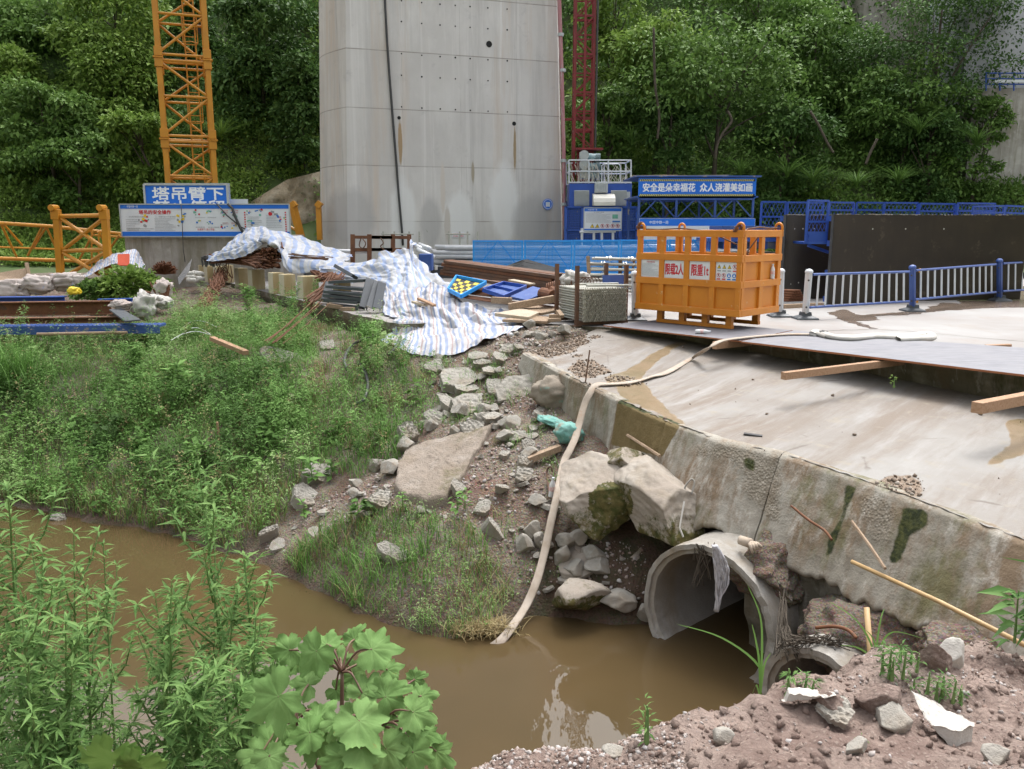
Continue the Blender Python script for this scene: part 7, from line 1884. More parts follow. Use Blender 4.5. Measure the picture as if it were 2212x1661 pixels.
# ================================================================ RUBBLE
RUB = [(900, 780), (1000, 768), (1130, 760), (1180, 850), (1232, 960), (1212, 1060), (1195, 1150), (1400, 1180), (1390, 1325), (1190, 1315), (1120, 1240), (1060, 1165), (980, 1120), (850, 1105), (780, 1115), (620, 1195), (560, 1185), (690, 1085), (850, 985), (880, 920), (955, 880)]
DIRTP = [(1040, 748), (1120, 712), (1200, 704), (1290, 714), (1270, 735), (1180, 762), (1120, 765)]
def slab_at(label, vx, vy, wpx, hpx, th, rz, tilt, seed, mat='slabc', cuts=6, name='concrete_slab', rnd=False, up=.0, face=True, hitf=hit):
    p = hitf(vx, vy + hpx * .25); d = (p - Vector((0, 0, CAMZ))).length
    w, h = wpx * d / F / 2, hpx * d / F / 2
    if rnd: mb = carve(seed, (w * 1.15, w * 1.0, h * 1.15), 9, None, .06, 4, .6, .9)
    else:
        k = 1.1
        mb = carve(seed, (w * k, h * k * (1.35 if hitf is hit else 2), 1), cuts, th * (1 if hitf is hit else .3), .05, 5, .6, .95)
        for i, v in enumerate(mb.v): v += Vector((0, 0, .25 * th * nz(v.x * 5 / max(w, .1), v.y * 5 / max(w, .1), seed)))
    R = Euler((tilt[0], tilt[1], rz)).to_matrix()
    if not rnd: R = Euler((math.radians(28 if hitf is hit else 6), 0, 0)).to_matrix() @ R
    mb.v = [R @ v + p + Vector((0, 0, up + (.05 if not rnd else h * .5))) for v in mb.v]
    return mb.solo(name, M[mat], label, 'concrete slab' if name == 'concrete_slab' else 'rubble', None, smooth=False if not rnd else True)
M['slabrough'] = concrete('exposed aggregate slab', (.33, .28, .235), (.22, .18, .14), (.42, .38, .34), 0, 1.6, .95, (.13, .12, .06), (.24, .19, .14), .6)
RL = [(988, 808, 74, 64, .07, .5, (0, .15), 1, 'pale flat slab of broken concrete below the striped tarpaulin'), (1062, 802, 40, 26, .05, .3, (.1, 0), 2, 'small flat concrete slab right of the pale slab under the tarpaulin'), (1067, 836, 42, 40, .05, .2, (.1, 0), 3, 'broken slab piece leaning on the long pale slab by the net'),
      (1113, 834, 92, 52, .08, .55, (.1, .1), 4, 'long pale concrete slab next to the teal net at the apron wall'), (976, 868, 46, 56, .05, 1.0, (.3, .2), 5, 'white faced slab standing on edge in the rubble'), (1010, 872, 76, 40, .09, .5, (.35, .1), 6, 'thick grey slab beside the white faced one'),
      (1018, 932, 56, 34, .1, .5, (.2, 0), 9, 'brownish block with a yellow scrap in the middle of the rubble'), (1133, 1002, 34, 22, .08, .4, (.1, .1), 10, 'small pale block next to the timber end'), (1130, 1028, 48, 34, .08, -.3, (.2, .2), 11, 'square pale block under the timber end'), (820, 1084, 52, 40, .12, .4, (.2, .1), 12, 'grey block at the lower left corner of the big slab'),
      (684, 1022, 66, 44, .1, .6, (.2, .2), 13, 'rough grey slab among the weeds, left of the leafy weed'), (655, 1073, 42, 54, .1, 1.1, (.3, .3), 14, 'tall grey stone standing at the edge of the weeds'), (1070, 1142, 34, 42, .05, 1.2, (.5, .2), 15, 'flat grey slab standing upright in the grass'), (850, 1192, 36, 58, .07, 1.3, (.3, .1), 16, 'long pale stone lying in the waterside grass'),
      (990, 1058, 40, 24, .05, .6, (.1, .3), 22, 'thin slab leaning on the edge of the big slab'), (1085, 1060, 34, 18, .07, .1, (.1, 0), 23, 'small pale block between the big slab and the hose'), (878, 938, 48, 46, .2, .3, (.2, .2), 25, 'weathered block at the upper left of the big slab'), (1142, 968, 30, 18, .06, .2, (0, 0), 26, 'small grey block above the timber end'), (1090, 986, 34, 20, .05, .6, (0, 0), 27, 'thin pale slab right of the big slab'),
      (605, 772, 110, 46, .06, -.6, (0, .05), 28, 'weathered concrete slab half hidden by weeds on the upper bank'), (708, 748, 36, 24, .05, .4, (0, 0), 29, 'pinkish flat stone on bare soil below the slab edge'), (1100, 760, 46, 20, .08, .4, (0, .1), 30, 'flat stone in the rubble close to the tarpaulin'), (940, 792, 46, 30, .05, .4, (.1, .1), 101, 'flat pale slab at the upper left of the rubble, below the black cable'), (1030, 772, 50, 22, .05, -.3, (.05, 0), 102, 'flat pale slab right under the edge of the striped tarpaulin'), (1078, 776, 42, 24, .05, .7, (.1, .1), 103, 'tilted flat slab between the tarpaulin and the apron corner'), (1008, 840, 56, 26, .05, .2, (.1, 0), 104, 'flat slab wedged between the pale slab and the thick grey slab'), (940, 905, 50, 26, .06, -.4, (.1, .1), 105, 'flat pinkish slab above the upper left of the biggest slab'), (1060, 905, 44, 24, .05, .5, (.1, 0), 106, 'flat slab right above the biggest slab'), (1118, 945, 46, 26, .05, .1, (.15, 0), 107, 'flat pale slab left of the teal net'), (1045, 1100, 40, 24, .05, .9, (.2, .1), 108, 'flat pale slab below the right edge of the biggest slab'), (1040, 790, 40, 16, .08, .2, (.1, 0), 33, 'dark edged flat stone above the long pale slab')]
for vx, vy, w, h, th, rz, ti, sd_, lab in RL: slab_at(lab, vx, vy, w, h, th, rz, ti, sd_)
# the big rough slab
bp_ = [(630, 1190), (650, 1040), (720, 950), (880, 905), (1020, 835), (1120, 850), (1290, 780), (1240, 850), (1100, 1080), (1010, 1200), (980, 1290), (860, 1310), (700, 1262)]
bp_ = [(648 + .3251 * a, 675 + .3251 * b) for a, b in bp_]
Pq = [hit(a, b) for a, b in bp_]; c = sum(Pq, Vector()) / len(Pq)
A_ = np.array([[p.x - c.x, p.y - c.y, 1] for p in Pq]); sol = np.linalg.lstsq(A_, np.array([p.z for p in Pq]), rcond=None)[0]
top = rough_line([Vector((p.x, p.y, 0)) for p in Pq], .06, .035, 2)
mb = MB(); n = len(top); zf = lambda p: sol[0] * (p.x - c.x) + sol[1] * (p.y - c.y) + sol[2]
rings = []
for q, dz in [(1, -.12), (1.0, .08)] + [(1 - .05 * i - .02, .12) for i in range(20)]:
    rings.append([Vector((c.x + (p.x - c.x) * q, c.y + (p.y - c.y) * q, 0)) for p in top])
    for v in rings[-1]: v.z = zf(v) + dz + (.02 * nz(v.x * 14, v.y * 14) + .02 * nz(v.x * 30, v.y * 30) + .035 * nz(v.x * 3, v.y * 3) if dz > 0 else 0)
mb.grid(rings, close=True); mb.add(rings[-1], [tuple(range(n))])
mb.solo('concrete_slab', M['slabrough'], 'biggest rough slab of concrete lying in the middle of the rubble', 'concrete slab', smooth=True)
for vx, vy, w, h, sd_, lab in ((1100, 914, 40, 32, 8, 'rounded grey lump above the timber end in the rubble'), (1133, 1176, 36, 34, 17, 'grey lump of concrete in the lower rubble, left of the hose'), (1152, 1152, 38, 38, 18, 'upper grey lump in the cluster left of the hose'), (1166, 1172, 30, 34, 19, 'grey lump touching the hose in the lower rubble'), (1217, 1204, 40, 40, 20, 'rounded pale stone right of the hose'), (1224, 1176, 44, 30, 21, 'grey stone above the rounded pale stone, right of the hose'),
                               (1162, 1083, 34, 24, 24, 'brown grey stone in the soil beside the plastic bottle'), (1242, 1232, 56, 44, 35, 'rough lump with netting right of the hose'), (1395, 1330, 34, 30, 36, 'dark stone at the left foot of the large pipe'), (1340, 1300, 76, 34, 41, 'rough grey rock at the water left of the large pipe'), (1250, 1170, 40, 30, 42, 'dark stone under the large boulders')):
    slab_at(lab, vx, vy, w, h, 0, sd_ * .7, (.2, .1), sd_, 'slabc', 9, 'rubble_lump', True)
slab_at('flat grey stone lying in the shallow water at the left', 132, 1128, 30, 12, .1, .2, (0, 0), 50, 'basec', 6, 'flat_stone')
slab_at('pale stone at the water edge beside the short white pipe', 580, 1163, 44, 14, .12, .5, (0, 0), 51, 'slabc', 6, 'flat_stone')
# broken fragments one can count
vars_ = []
for i in range(8):
    mb = carve(60 + i, (1, .8, .55 if i % 3 == 0 else .3), 7, .6 if i % 3 else None, .07, 3, .6, .9); o = mb.build('concrete_fragment', M['slabc'], None); vars_.append((o, o.location.copy()))
cnt = 0; used = set()
FL = 'small broken concrete fragment scattered on the rubble slope between the weeds and the apron'
while cnt < 190:
    x, y = rng.uniform(-4, 2.2), rng.uniform(8.5, 17.5); z = float(gz(x, y)); vx, vy = proj(x, y, z)
    if not (inpoly([vx], [vy], RUB)[0] or (inpoly([vx], [vy], DIRTP)[0])) or z < WZ: continue
    if inpoly([vx], [vy], bp_)[0]: continue
    k = cnt % 8; o, off = vars_[k]; s_ = .035 + .15 * rng.random() ** 2.4
    if cnt < 8: q = o
    else: q = o.copy(); COL.objects.link(q)
    q.location = (x, y, z - s_ * .05); q.rotation_euler = (rng.uniform(-.5, .5), rng.uniform(-.5, .5), rng.uniform(0, 6.28)); q.scale = (s_, s_, s_)
    tag(q, FL, 'fragment', 'concrete fragments on the rubble slope'); cnt += 1
# fine gravel
V1, F1 = ico(1); V1 = np.array([tuple(v) for v in V1]) * np.array([1, .85, .6]); V1 *= (1 + .45 * np.sin(V1[:, [1, 2, 0]] * 4.2 + 1)); F1 = np.array(F1)
def gravel(name, P, smin, smax, mat, pw=2.5):
    N = len(P); sc = smin + (smax - smin) * rng.random(N) ** pw
    R = frames(rng.normal(size=(N, 3)) * np.array([1, 1, .4]), rng.uniform(0, 6.28, N)); V, Fc, T = spread(V1, F1, P + np.array([0, 0, 1]) * (sc * .2)[:, None], R, sc, rng.random(N))
    tag(np_mesh(name, V, Fc, mat, tint=T), kind='stuff')
t = NT('gravel stone'); k = t.ramp(t.attr(), [(0, (.19, .13, .105)), (.3, (.265, .2, .17)), (.7, (.33, .285, .26)), (1, (.43, .41, .4))]); k = t.mix(.35, k, t.noise(90, 3), 'SOFT_LIGHT'); M['gravel'] = t.fin(k, .9, 0, .25)
x = rng.uniform(-4.5, 2.3, 60000); y = rng.uniform(8.5, 17.5, 60000); z = gz(x, y); vx, vy = proj(x, y, z)
ok = (inpoly(vx, vy, RUB) | inpoly(vx, vy, DIRTP)) & (z > WZ - .05) & ~inpoly(vx, vy, bp_) & (fbm(x, y, 1.6, 33) > -.25)
gravel('bank_gravel', np.stack([x, y, z], 1)[ok][:4200], .006, .035, M['gravel'])
x = rng.uniform(-1.2, 6.0, 60000); y = rng.uniform(2.2, 7, 60000); z = ngz(x, y); vx, vy = proj(x, y, z)
dens = np.clip(.2 + 1.3 * fbm(x, y, 1.3, 35) + .35 * (vx < 1600), .03, 1)
ok = (vx > 950) & (vx < 2300) & (vy > 1340) & (z > -2.2) & (rng.random(len(x)) < dens)
gravel('near_gravel', np.stack([x, y, z], 1)[ok][:22000], .003, .02, M['gravel'], 4)
ok = (vx > 1300) & (vx < 2300) & (vy > 1380) & (z > -2) & (rng.random(len(x)) < .1)
gravel('soil_clods', np.stack([x, y, z], 1)[ok][:2600], .005, .032, M['gravelsoil'], 3)
x = rng.uniform(-.8, 1.6, 9000); y = rng.uniform(2.6, 4.2, 9000); z = ngz(x, y); vx, vy = proj(x, y, z); ok = (vx > 1000) & (vx < 1480) & (vy > 1580)
gravel('crest_gravel', np.stack([x, y, z], 1)[ok][:6500], .004, .017, M['gravel'], 2)
# apron crumbs
pts = []
while len(pts) < 1500:
    i, j = rng.integers(0, NS), rng.integers(0, NTT); p = A[i, j]
    if dirt.reshape(NS, NTT)[i, j] or rng.random() < .002: pts.append(p + np.array([rng.uniform(-.06, .06), rng.uniform(-.04, .04), .004]))
t = NT('crumb'); M['crumb'] = t.fin(t.ramp(t.attr(), [(0, (.12, .085, .06)), (.6, (.22, .175, .14)), (1, (.38, .34, .3))]), .9, 0, .2)
gravel('apron_crumbs', np.array(pts), .006, .032, M['crumb'], 3)
# near stones
for vx, vy, w, h, th, rz, ti, sd_, lab, rnd in ((2036, 1570, 104, 56, .05, -.1, (-.25, .05), 71, 'flat white broken slab lying on the red soil at the lower right', False), (1742, 1520, 92, 22, .06, -.45, (-.1, .2), 72, 'thin pale slab splinter on the gravel heap', False), (1803, 1548, 70, 30, .06, -.8, (.3, .3), 73, 'thin dark splinter of slab beside the pale one', False), (1918, 1553, 60, 48, 0, .3, (0, 0), 74, 'pinkish lump of concrete beside the white slab', True),
                                               (2057, 1424, 44, 52, 0, .6, (0, 0), 75, 'white rounded stone on the soil below the wall', True), (2018, 1424, 50, 54, 0, .2, (0, 0), 76, 'brown grey stone next to the white rounded stone', True), (1850, 1620, 40, 26, 0, .6, (0, 0), 77, 'small grey stone in the gravel near the camera', True), (1560, 1600, 36, 30, .2, .4, (0, 0), 78, 'angular grey stone on the gravel heap', True), (2150, 1640, 44, 30, 0, .4, (0, 0), 79, 'grey stone at the lower right corner', True),
                                               (1330, 1628, 44, 22, 0, .3, (0, 0), 81, 'bluish grey stone on the gravel crest', True), (1895, 1515, 90, 44, 0, .2, (0, 0), 82, 'crumbling lump of cemented gravel on the heap in front of the small pipe', True), (1800, 1520, 60, 32, 0, .9, (0, 0), 83, 'smaller lump of cemented gravel left of the big lump', True)):
    slab_at(lab, vx, vy, w, h, th, rz, ti, sd_, 'white slab' if sd_ in (71, 72, 75) else 'slabc' if sd_ not in (82, 83, 76) else 'gravelsoil', 6, 'flat_stone' if not rnd else 'stone', rnd, .01, True, nhit)
# ================================================================ VEGETATION
G1 = leafmat('weed leaves', [(0, (.055, .11, .028)), (.35, (.115, .225, .055)), (.7, (.185, .33, .09)), (1, (.3, .41, .17))], .25)
G2 = leafmat('grass blades', [(0, (.07, .145, .033)), (.4, (.14, .285, .065)), (.8, (.22, .385, .11)), (1, (.4, .41, .21))], .25)
G3 = leafmat('dry grass', [(0, (.2, .14, .07)), (.5, (.32, .25, .12)), (1, (.42, .36, .2))], .15)
G4 = leafmat('hill leaves dark', [(0, (.035, .075, .022)), (.5, (.075, .145, .04)), (1, (.13, .22, .065))], .2)
G5 = leafmat('hill leaves', [(0, (.055, .11, .028)), (.5, (.115, .205, .048)), (1, (.19, .3, .08))], .25)
G6 = leafmat('hill leaves light', [(0, (.085, .15, .03)), (.5, (.17, .27, .055)), (1, (.27, .38, .095))], .28)
G7 = leafmat('tall weed leaves', [(0, (.055, .125, .034)), (.5, (.1, .2, .055)), (1, (.19, .31, .095))], .28)
LV, LF = np.array(LEAF[0], float), np.array(LEAF[1]); NV, NF = np.array(LANCE[0], float), np.array(LANCE[1])
BV, BFc = [np.array(q) for q in blade_t(.6, .02)]; BV = BV.astype(float)
def blades(P, h, lean=.4):
    """grass: the template runs along z; each copy turned about z"""
    N = len(P); a = rng.uniform(0, 2 * np.pi, N); c, s = np.cos(a), np.sin(a); z = np.zeros(N); o = np.ones(N)
    R = np.stack([np.stack([c, -s, z], 1), np.stack([s, c, z], 1), np.stack([z, z, o], 1)], 1)
    sc = np.stack([np.full(N, 1.0) * h ** .5 * .55, h * rng.uniform(.3, 1.5, N), h], 1)
    return spread(BV, BFc, P, R, sc, rng.random(N))
def leafy(P, h, n, size, tv=NV, tf=NF, droop=.2, spreadr=.25):
    """upright weeds: n leaves round each stem"""
    N = len(P); t_ = rng.random((N, n)) ** .7; a = rng.uniform(0, 2 * np.pi, (N, n))
    lean = rng.normal(0, spreadr, (N, 1, 2)) * h[:, None, None]
    out = np.stack([np.cos(a), np.sin(a)], -1)
    pos = np.zeros((N, n, 3)); pos[..., :2] = P[:, None, :2] + lean * t_[..., None] + out * .02; pos[..., 2] = P[:, None, 2] + h[:, None] * t_
    d = np.concatenate([out, (rng.uniform(-.2, .8, (N, n)) - droop)[..., None]], -1).reshape(-1, 3)
    sc = size * rng.uniform(.5, 1.25, N * n) * np.repeat(np.clip(h / .35, .6, 1.3), n)
    tint = np.clip(np.repeat(rng.random(N), n) * .6 + rng.random(N * n) * .4, 0, 1)
    return spread(tv, tf, pos.reshape(-1, 3), frames(d, rng.uniform(-.7, .7, N * n)), sc, tint)
WEED = [(-900, 760), (-40, 738), (300, 738), (380, 715), (440, 668), (520, 652), (640, 690), (700, 712), (780, 720), (835, 740), (890, 780), (945, 830), (955, 880), (870, 935), (850, 985), (770, 1040), (700, 1015), (640, 1060), (600, 1130), (480, 1185), (330, 1142), (100, 1105), (-40, 1080), (-900, 1050)]
GRAS = [(660, 1155), (760, 1130), (850, 1105), (1000, 1130), (1060, 1185), (1120, 1260), (1145, 1310), (1060, 1378), (960, 1384), (850, 1354), (700, 1282), (610, 1212)]
x = rng.uniform(-19, 1, 230000); y = rng.uniform(8.6, 22, 230000); z = gz(x, y); vx, vy = proj(x, y, z)
P = np.stack([x, y, z], 1); patch = fbm(x, y, .55, 41); patch2 = fbm(x, y, 1.3, 42); jv = 60 * patch2
w_ = inpoly(vx + jv * (vx > 400), vy + jv * .3, WEED) & (z > WZ + .02); g_ = inpoly(vx + jv, vy + jv * .5, GRAS) & (z > WZ - .08)
bare = (inpoly(vx, vy, [(640, 700), (760, 690), (800, 760), (760, 800), (700, 850), (640, 830), (690, 770)]) & (rng.random(len(x)) < .85)) | ((vx > 880) & (rng.random(len(x)) < .4))
q = P[w_ & ~bare & (patch > -.2) & (patch2 > -.3) & (vx < 640 + 200 * patch2)][:5400]
lf = [leafy(q, rng.uniform(.1, .4, len(q)), 12, .085, LV, LF)]; q = P[g_][5::9][:500]; lf.append(leafy(q, rng.uniform(.08, .3, len(q)), 16, .06))
q = P[w_ & ~bare & (patch <= .35)][-5400:]
lf.append(leafy(q, rng.uniform(.12, .55, len(q)) * (1 + .8 * fbm(q[:, 0], q[:, 1], .9, 44)), 18, .07)); q = P[w_ & ~bare & (patch2 > .05)][3::9][:240]; lf.append(leafy(q, rng.uniform(.15, .4, len(q)), 11, .17, LV * np.array([1.35, 1, 1]), LF))
q = P[w_ & ~bare & (patch2 > -.1)][:1000]; lf.append(leafy(q, rng.uniform(.35, 1.05, len(q)), 55, .06)); qd = P[w_ & ~bare][7::11][:420]; Vd, Fd, Td = leafy(qd, rng.uniform(.3, .8, len(qd)), 30, .05); tag(np_mesh('dry_weeds', Vd, Fd, G3, tint=Td), kind='stuff')
V, Fc, T = cat_mesh(lf); T = np.clip(.45 * T + .55 * (.5 + 1.5 * fbm(V[:, 0] + 50, V[:, 1] + 50, .8, 47)) + .05, 0, 1)
tag(np_mesh('bank_weeds', V, Fc, G1, tint=T), kind='stuff')
q = P[w_ & ~bare][::2][:42000]; q2 = P[g_ & (patch2 + .35 * rng.normal(size=len(x)) > -.25)][:11000]
b1 = blades(q, rng.uniform(.1, .36, len(q)) * (1 + .5 * fbm(q[:, 0], q[:, 1], 1.1, 48))); b2 = blades(q2, rng.uniform(.08, .36, len(q2)) * (1 + .6 * fbm(q2[:, 0], q2[:, 1], 1.6, 46)))
q3 = P[inpoly(vx, vy, [(-40, 600), (400, 596), (440, 660), (380, 715), (300, 738), (-40, 738)]) & (rng.random(len(x)) < .8)][:9000]; b3 = blades(q3, rng.uniform(.06, .2, len(q3)))
V, Fc, T = cat_mesh([b1, b2, b3]); T = np.clip(.6 * T + .4 * (.5 + 1.1 * fbm(V[:, 0] + 50, V[:, 1] + 50, .9, 49)), 0, 1); tag(np_mesh('bank_grass', V, Fc, G2, tint=T), kind='stuff')
dr = ((w_ & ((patch2 > .22) | (vy > 1040 - .0 * vx)) & (rng.random(len(x)) < .5)) | (g_ & (rng.random(len(x)) < .4) & ((vx > 980) | (patch2 > .1))))
q = P[dr][:17000]; V, Fc, T = blades(q, rng.uniform(.1, .34, len(q))); tag(np_mesh('dry_grass', V, Fc, G3, tint=T), kind='stuff')
# sparse sprouts on the rubble
ok = inpoly(vx, vy, RUB) & (patch2 > .12) & (rng.random(len(x)) < .35); q = P[ok][:1500]
V, Fc, T = cat_mesh([blades(q, rng.uniform(.06, .25, len(q))), leafy(q[::3], rng.uniform(.06, .2, len(q[::3])), 8, .07)]); tag(np_mesh('rubble_sprouts', V, Fc, G2, tint=T), kind='stuff')
# yellowed tuft hanging at the water
c = hit(1040, 1366); q = np.array([tuple(c + Vector((rng.normal(0, .18), rng.normal(0, .1), .03))) for _ in range(700)]); V, Fc, T = blades(q, rng.uniform(.18, .4, 700)); V[:, 2] = c.z + (V[:, 2] - c.z) * .45
tag(np_mesh('grass_tuft', V, Fc, G3, tint=T, org=tuple(c)), 'yellowed grass tuft bending over the water beside the hose', 'grass tuft')
def weed_thing(name, label, c, h, n, size, mat, nst=1, tv=NV, tf=NF, rad=.1, cat='plant', droop=.2, group=None):
    e = thing(name, label, cat, c, 0, group); Ps = np.array([[rng.normal(0, rad), rng.normal(0, rad), 0] for _ in range(nst)]); hh = h * rng.uniform(.7, 1.1, nst)
    V, Fc, T = leafy(Ps, hh, n, size, tv, tf, droop, .12); np_mesh('foliage', V, Fc, mat, e, tint=T)
    m = MB()
    for p, q in zip(Ps, hh): m.tube([tuple(p), (p[0] * 1.1, p[1] * 1.1, q * .95)], [.012, .004], 5)
    m.build('stem', M['stem'], e); return e
for vx, vy, h, n, s_, nst, lab in ((715, 975 + 60, .35, 26, .17, 2, 'broad leaved weed growing over the grey slab in the middle of the bank'), (790, 1128, .3, 30, .17, 3, 'broad leaved weed below the big rough slab'), (880, 1098, .22, 18, .13, 2, 'small broad leaved weed at the lower edge of the big slab'), (648, 1108, .25, 20, .16, 2, 'broad leaved weed beside the tall grey stone'), (1000, 1098, .25, 18, .13, 2, 'broad leaved weed right of the foot of the big slab'), (590, 920, .35, 24, .18, 2, 'broad leaved weed on the middle bank above the wooden peg'), (300, 985, .3, 24, .2, 3, 'broad leaved weed on the lower left bank'), (430, 1010, .4, 26, .18, 3, 'broad leaved weed above the water, left of the tall weed')):
    weed_thing('broad_weed', lab, hit(vx, vy), h, n, s_, G1, nst, LV, LF, .12)
for vx, vy, h, n, s_, nst, lab in ((400, 868, .75, 60, .22, 4, 'arching long leaved weed in the middle of the bank'), (785, 812, 1.05, 150, .09, 3, 'tall feathery weed standing before the black cable'), (800, 970, .85, 110, .085, 2, 'slender feathery weed on the lower edge of the weeds'), (520, 855, .7, 120, .09, 4, 'bushy feathery weed in the middle of the bank'), (790, 690 + 20, .85, 120, .1, 3, 'tall green weed in front of the grey channels'), (655, 680, .9, 130, .09, 4, 'tall green weed in front of the largest concrete block'), (540, 690, .9, 120, .1, 4, 'tall green weed below the middle concrete block'), (280, 820, .8, 150, .1, 6, 'pale flowering weed on the left bank'), (560, 740, .8, 120, .09, 4, 'wispy weed beside the split timber')):
    weed_thing('tall_weed', lab, hit(vx, vy), h, n, s_, G1 if h < .9 else G2, nst, NV, NF, .14, droop=.05)
for vx, vy, n, lab in ((20, 830, 420, 'tall arching grass clump at the left edge of the bank'), (795, 735, 160, 'bright grass clump hanging below the slab edge')):
    c = hit(vx, vy); q = np.array([[rng.normal(0, .35 if n > 300 else .16), rng.normal(0, .25 if n > 300 else .12), 0] for _ in range(n)]); V, Fc, T = blades(q, rng.uniform(.5, 1.15, n) if n > 300 else rng.uniform(.3, .6, n))
    tag(np_mesh('grass_clump', V, Fc, G2, tint=T * .7, org=None), lab, 'grass clump').location = c
# leafy bush on the left and other low bushes
def bush(label, vx, vy, d, rx, rz, n, size, mat, name='leafy_bush'):
    c = D(vx, vy, d); e = thing(name, label, 'bush', c)
    th = rng.uniform(0, 2 * np.pi, n); ph = np.arccos(rng.uniform(-.1, 1, n)); rr = rng.uniform(.7, 1, n) * (1 + .25 * np.sin(th * 5 + 1) * np.sin(ph * 4))
    p = np.stack([np.cos(th) * np.sin(ph) * rx * rr, np.sin(th) * np.sin(ph) * rx * .7 * rr, np.cos(ph) * rz * rr], 1)
    dd = p / np.linalg.norm(p, axis=1, keepdims=True) + rng.normal(0, .5, (n, 3)) + np.array([0, 0, -.25])
    V, Fc, T = spread(LV * np.array([1.3, 1, 1]), LF, p, frames(dd, rng.uniform(-.6, .6, n)), size * rng.uniform(.6, 1.3, n), np.clip(rng.random(n) * .7 + .3 * rng.random(n), 0, 1)); np_mesh('foliage', V, Fc, mat, e, tint=T)
    m = MB()
    for k in range(8): a = k * .8; m.tube([(0, 0, 0), (math.cos(a) * rx * .5, math.sin(a) * rx * .35, rz * .7)], [.02, .008], 5)
    m.build('branches', M['bark'], e); return e
bush('dense green leafy bush below the red orange sheet', 280, 640, 24, 1.12, .72, 3200, .15, G6)
bush('low green bush at the left end of the dense bush', 205, 640, 23.6, .6, .4, 1100, .13, G5)
# ---- hill trees
def tree(label, vx, vy, rx, rz, d, mat, size=.3, dens=1.0, name='broadleaf_tree', trunk=True, n0=5200):
    c = D(vx, vy, d); k = d / F; RX, RZ = rx * k, rz * k; gzv = float(hill_z(c.x, d)); base = Vector((c.x + rng.uniform(-.4, .4), d, min(gzv, c.z - RZ * .5)))
    e = thing(name, label, 'tree', base); cl = c - base; RY = RX * .6
    nl = max(12, int(16 + RX * 3)); th = rng.uniform(0, 2 * np.pi, nl); u = rng.uniform(-.85, 1, nl); r_ = rng.uniform(.45, .92, nl)
    L = np.stack([np.cos(th) * np.sqrt(1 - u * u) * RX * r_, np.sin(th) * np.sqrt(1 - u * u) * RY * r_, u * RZ * r_], 1) + np.array(cl)
    ns = int(nl * .6); a_ = rng.uniform(0, 6.28, ns); b_ = rng.random(ns) ** .5; sk = np.stack([np.cos(a_) * RX * .85 * b_, np.sin(a_) * RY * .9 * b_ - .3, rng.uniform(.2, max(cl.z - RZ * .3, .5), ns)], 1)
    L = np.concatenate([L, sk]); nl += ns; lr = rng.uniform(.22, .4, nl) * min(RX, RZ * 1.4)
    n = int(n0 * 1.35 * dens); li = rng.integers(0, nl, n); v = rng.normal(size=(n, 3)); v /= np.linalg.norm(v, axis=1, keepdims=True); v[:, 2] = np.abs(v[:, 2]) * np.where(rng.random(n) < .75, 1, -1)
    p = L[li] + v * (lr[li] * rng.uniform(.55, 1.08, n) * np.array(1))[:, None] * np.array([1.2, 1.1, .75])
    dd = v * .7 + rng.normal(0, .55, (n, 3)) + np.array([0, 0, -.35])
    T = np.clip(.35 * rng.random(nl)[li] + .65 * rng.random(n), 0, 1)
    V, Fc, T = spread(LV, LF, p, frames(dd, rng.uniform(-.8, .8, n)), size * rng.uniform(.6, 1.3, n), T); np_mesh('crown', V, Fc, mat, e, tint=T)
    if trunk:
        m = MB(); h = max(cl.z, 1); t0 = .035 * h ** .7 + .03
        bend = Vector((rng.uniform(-.6, .6), 0, 0)); mid = cl * .5 + bend
        m.tube(smooth_path([Vector((0, 0, -.4)), mid * .6, cl * .75, cl + Vector((0, 0, RZ * .4))], 4), [t0 * (1 - .75 * i / 12) for i in range(13)], 7)
        for i in range(8):
            a = cl * rng.uniform(.45, .95); b = Vector(L[i]); m.tube(smooth_path([a, a.lerp(b, .5) + Vector((0, 0, .2)), b], 3), [t0 * .4, t0 * .33, t0 * .28, t0 * .22, t0 * .17, t0 * .12, t0 * .06], 5)
        m.build('trunk', M['bark'], e, smooth=True)
    return e
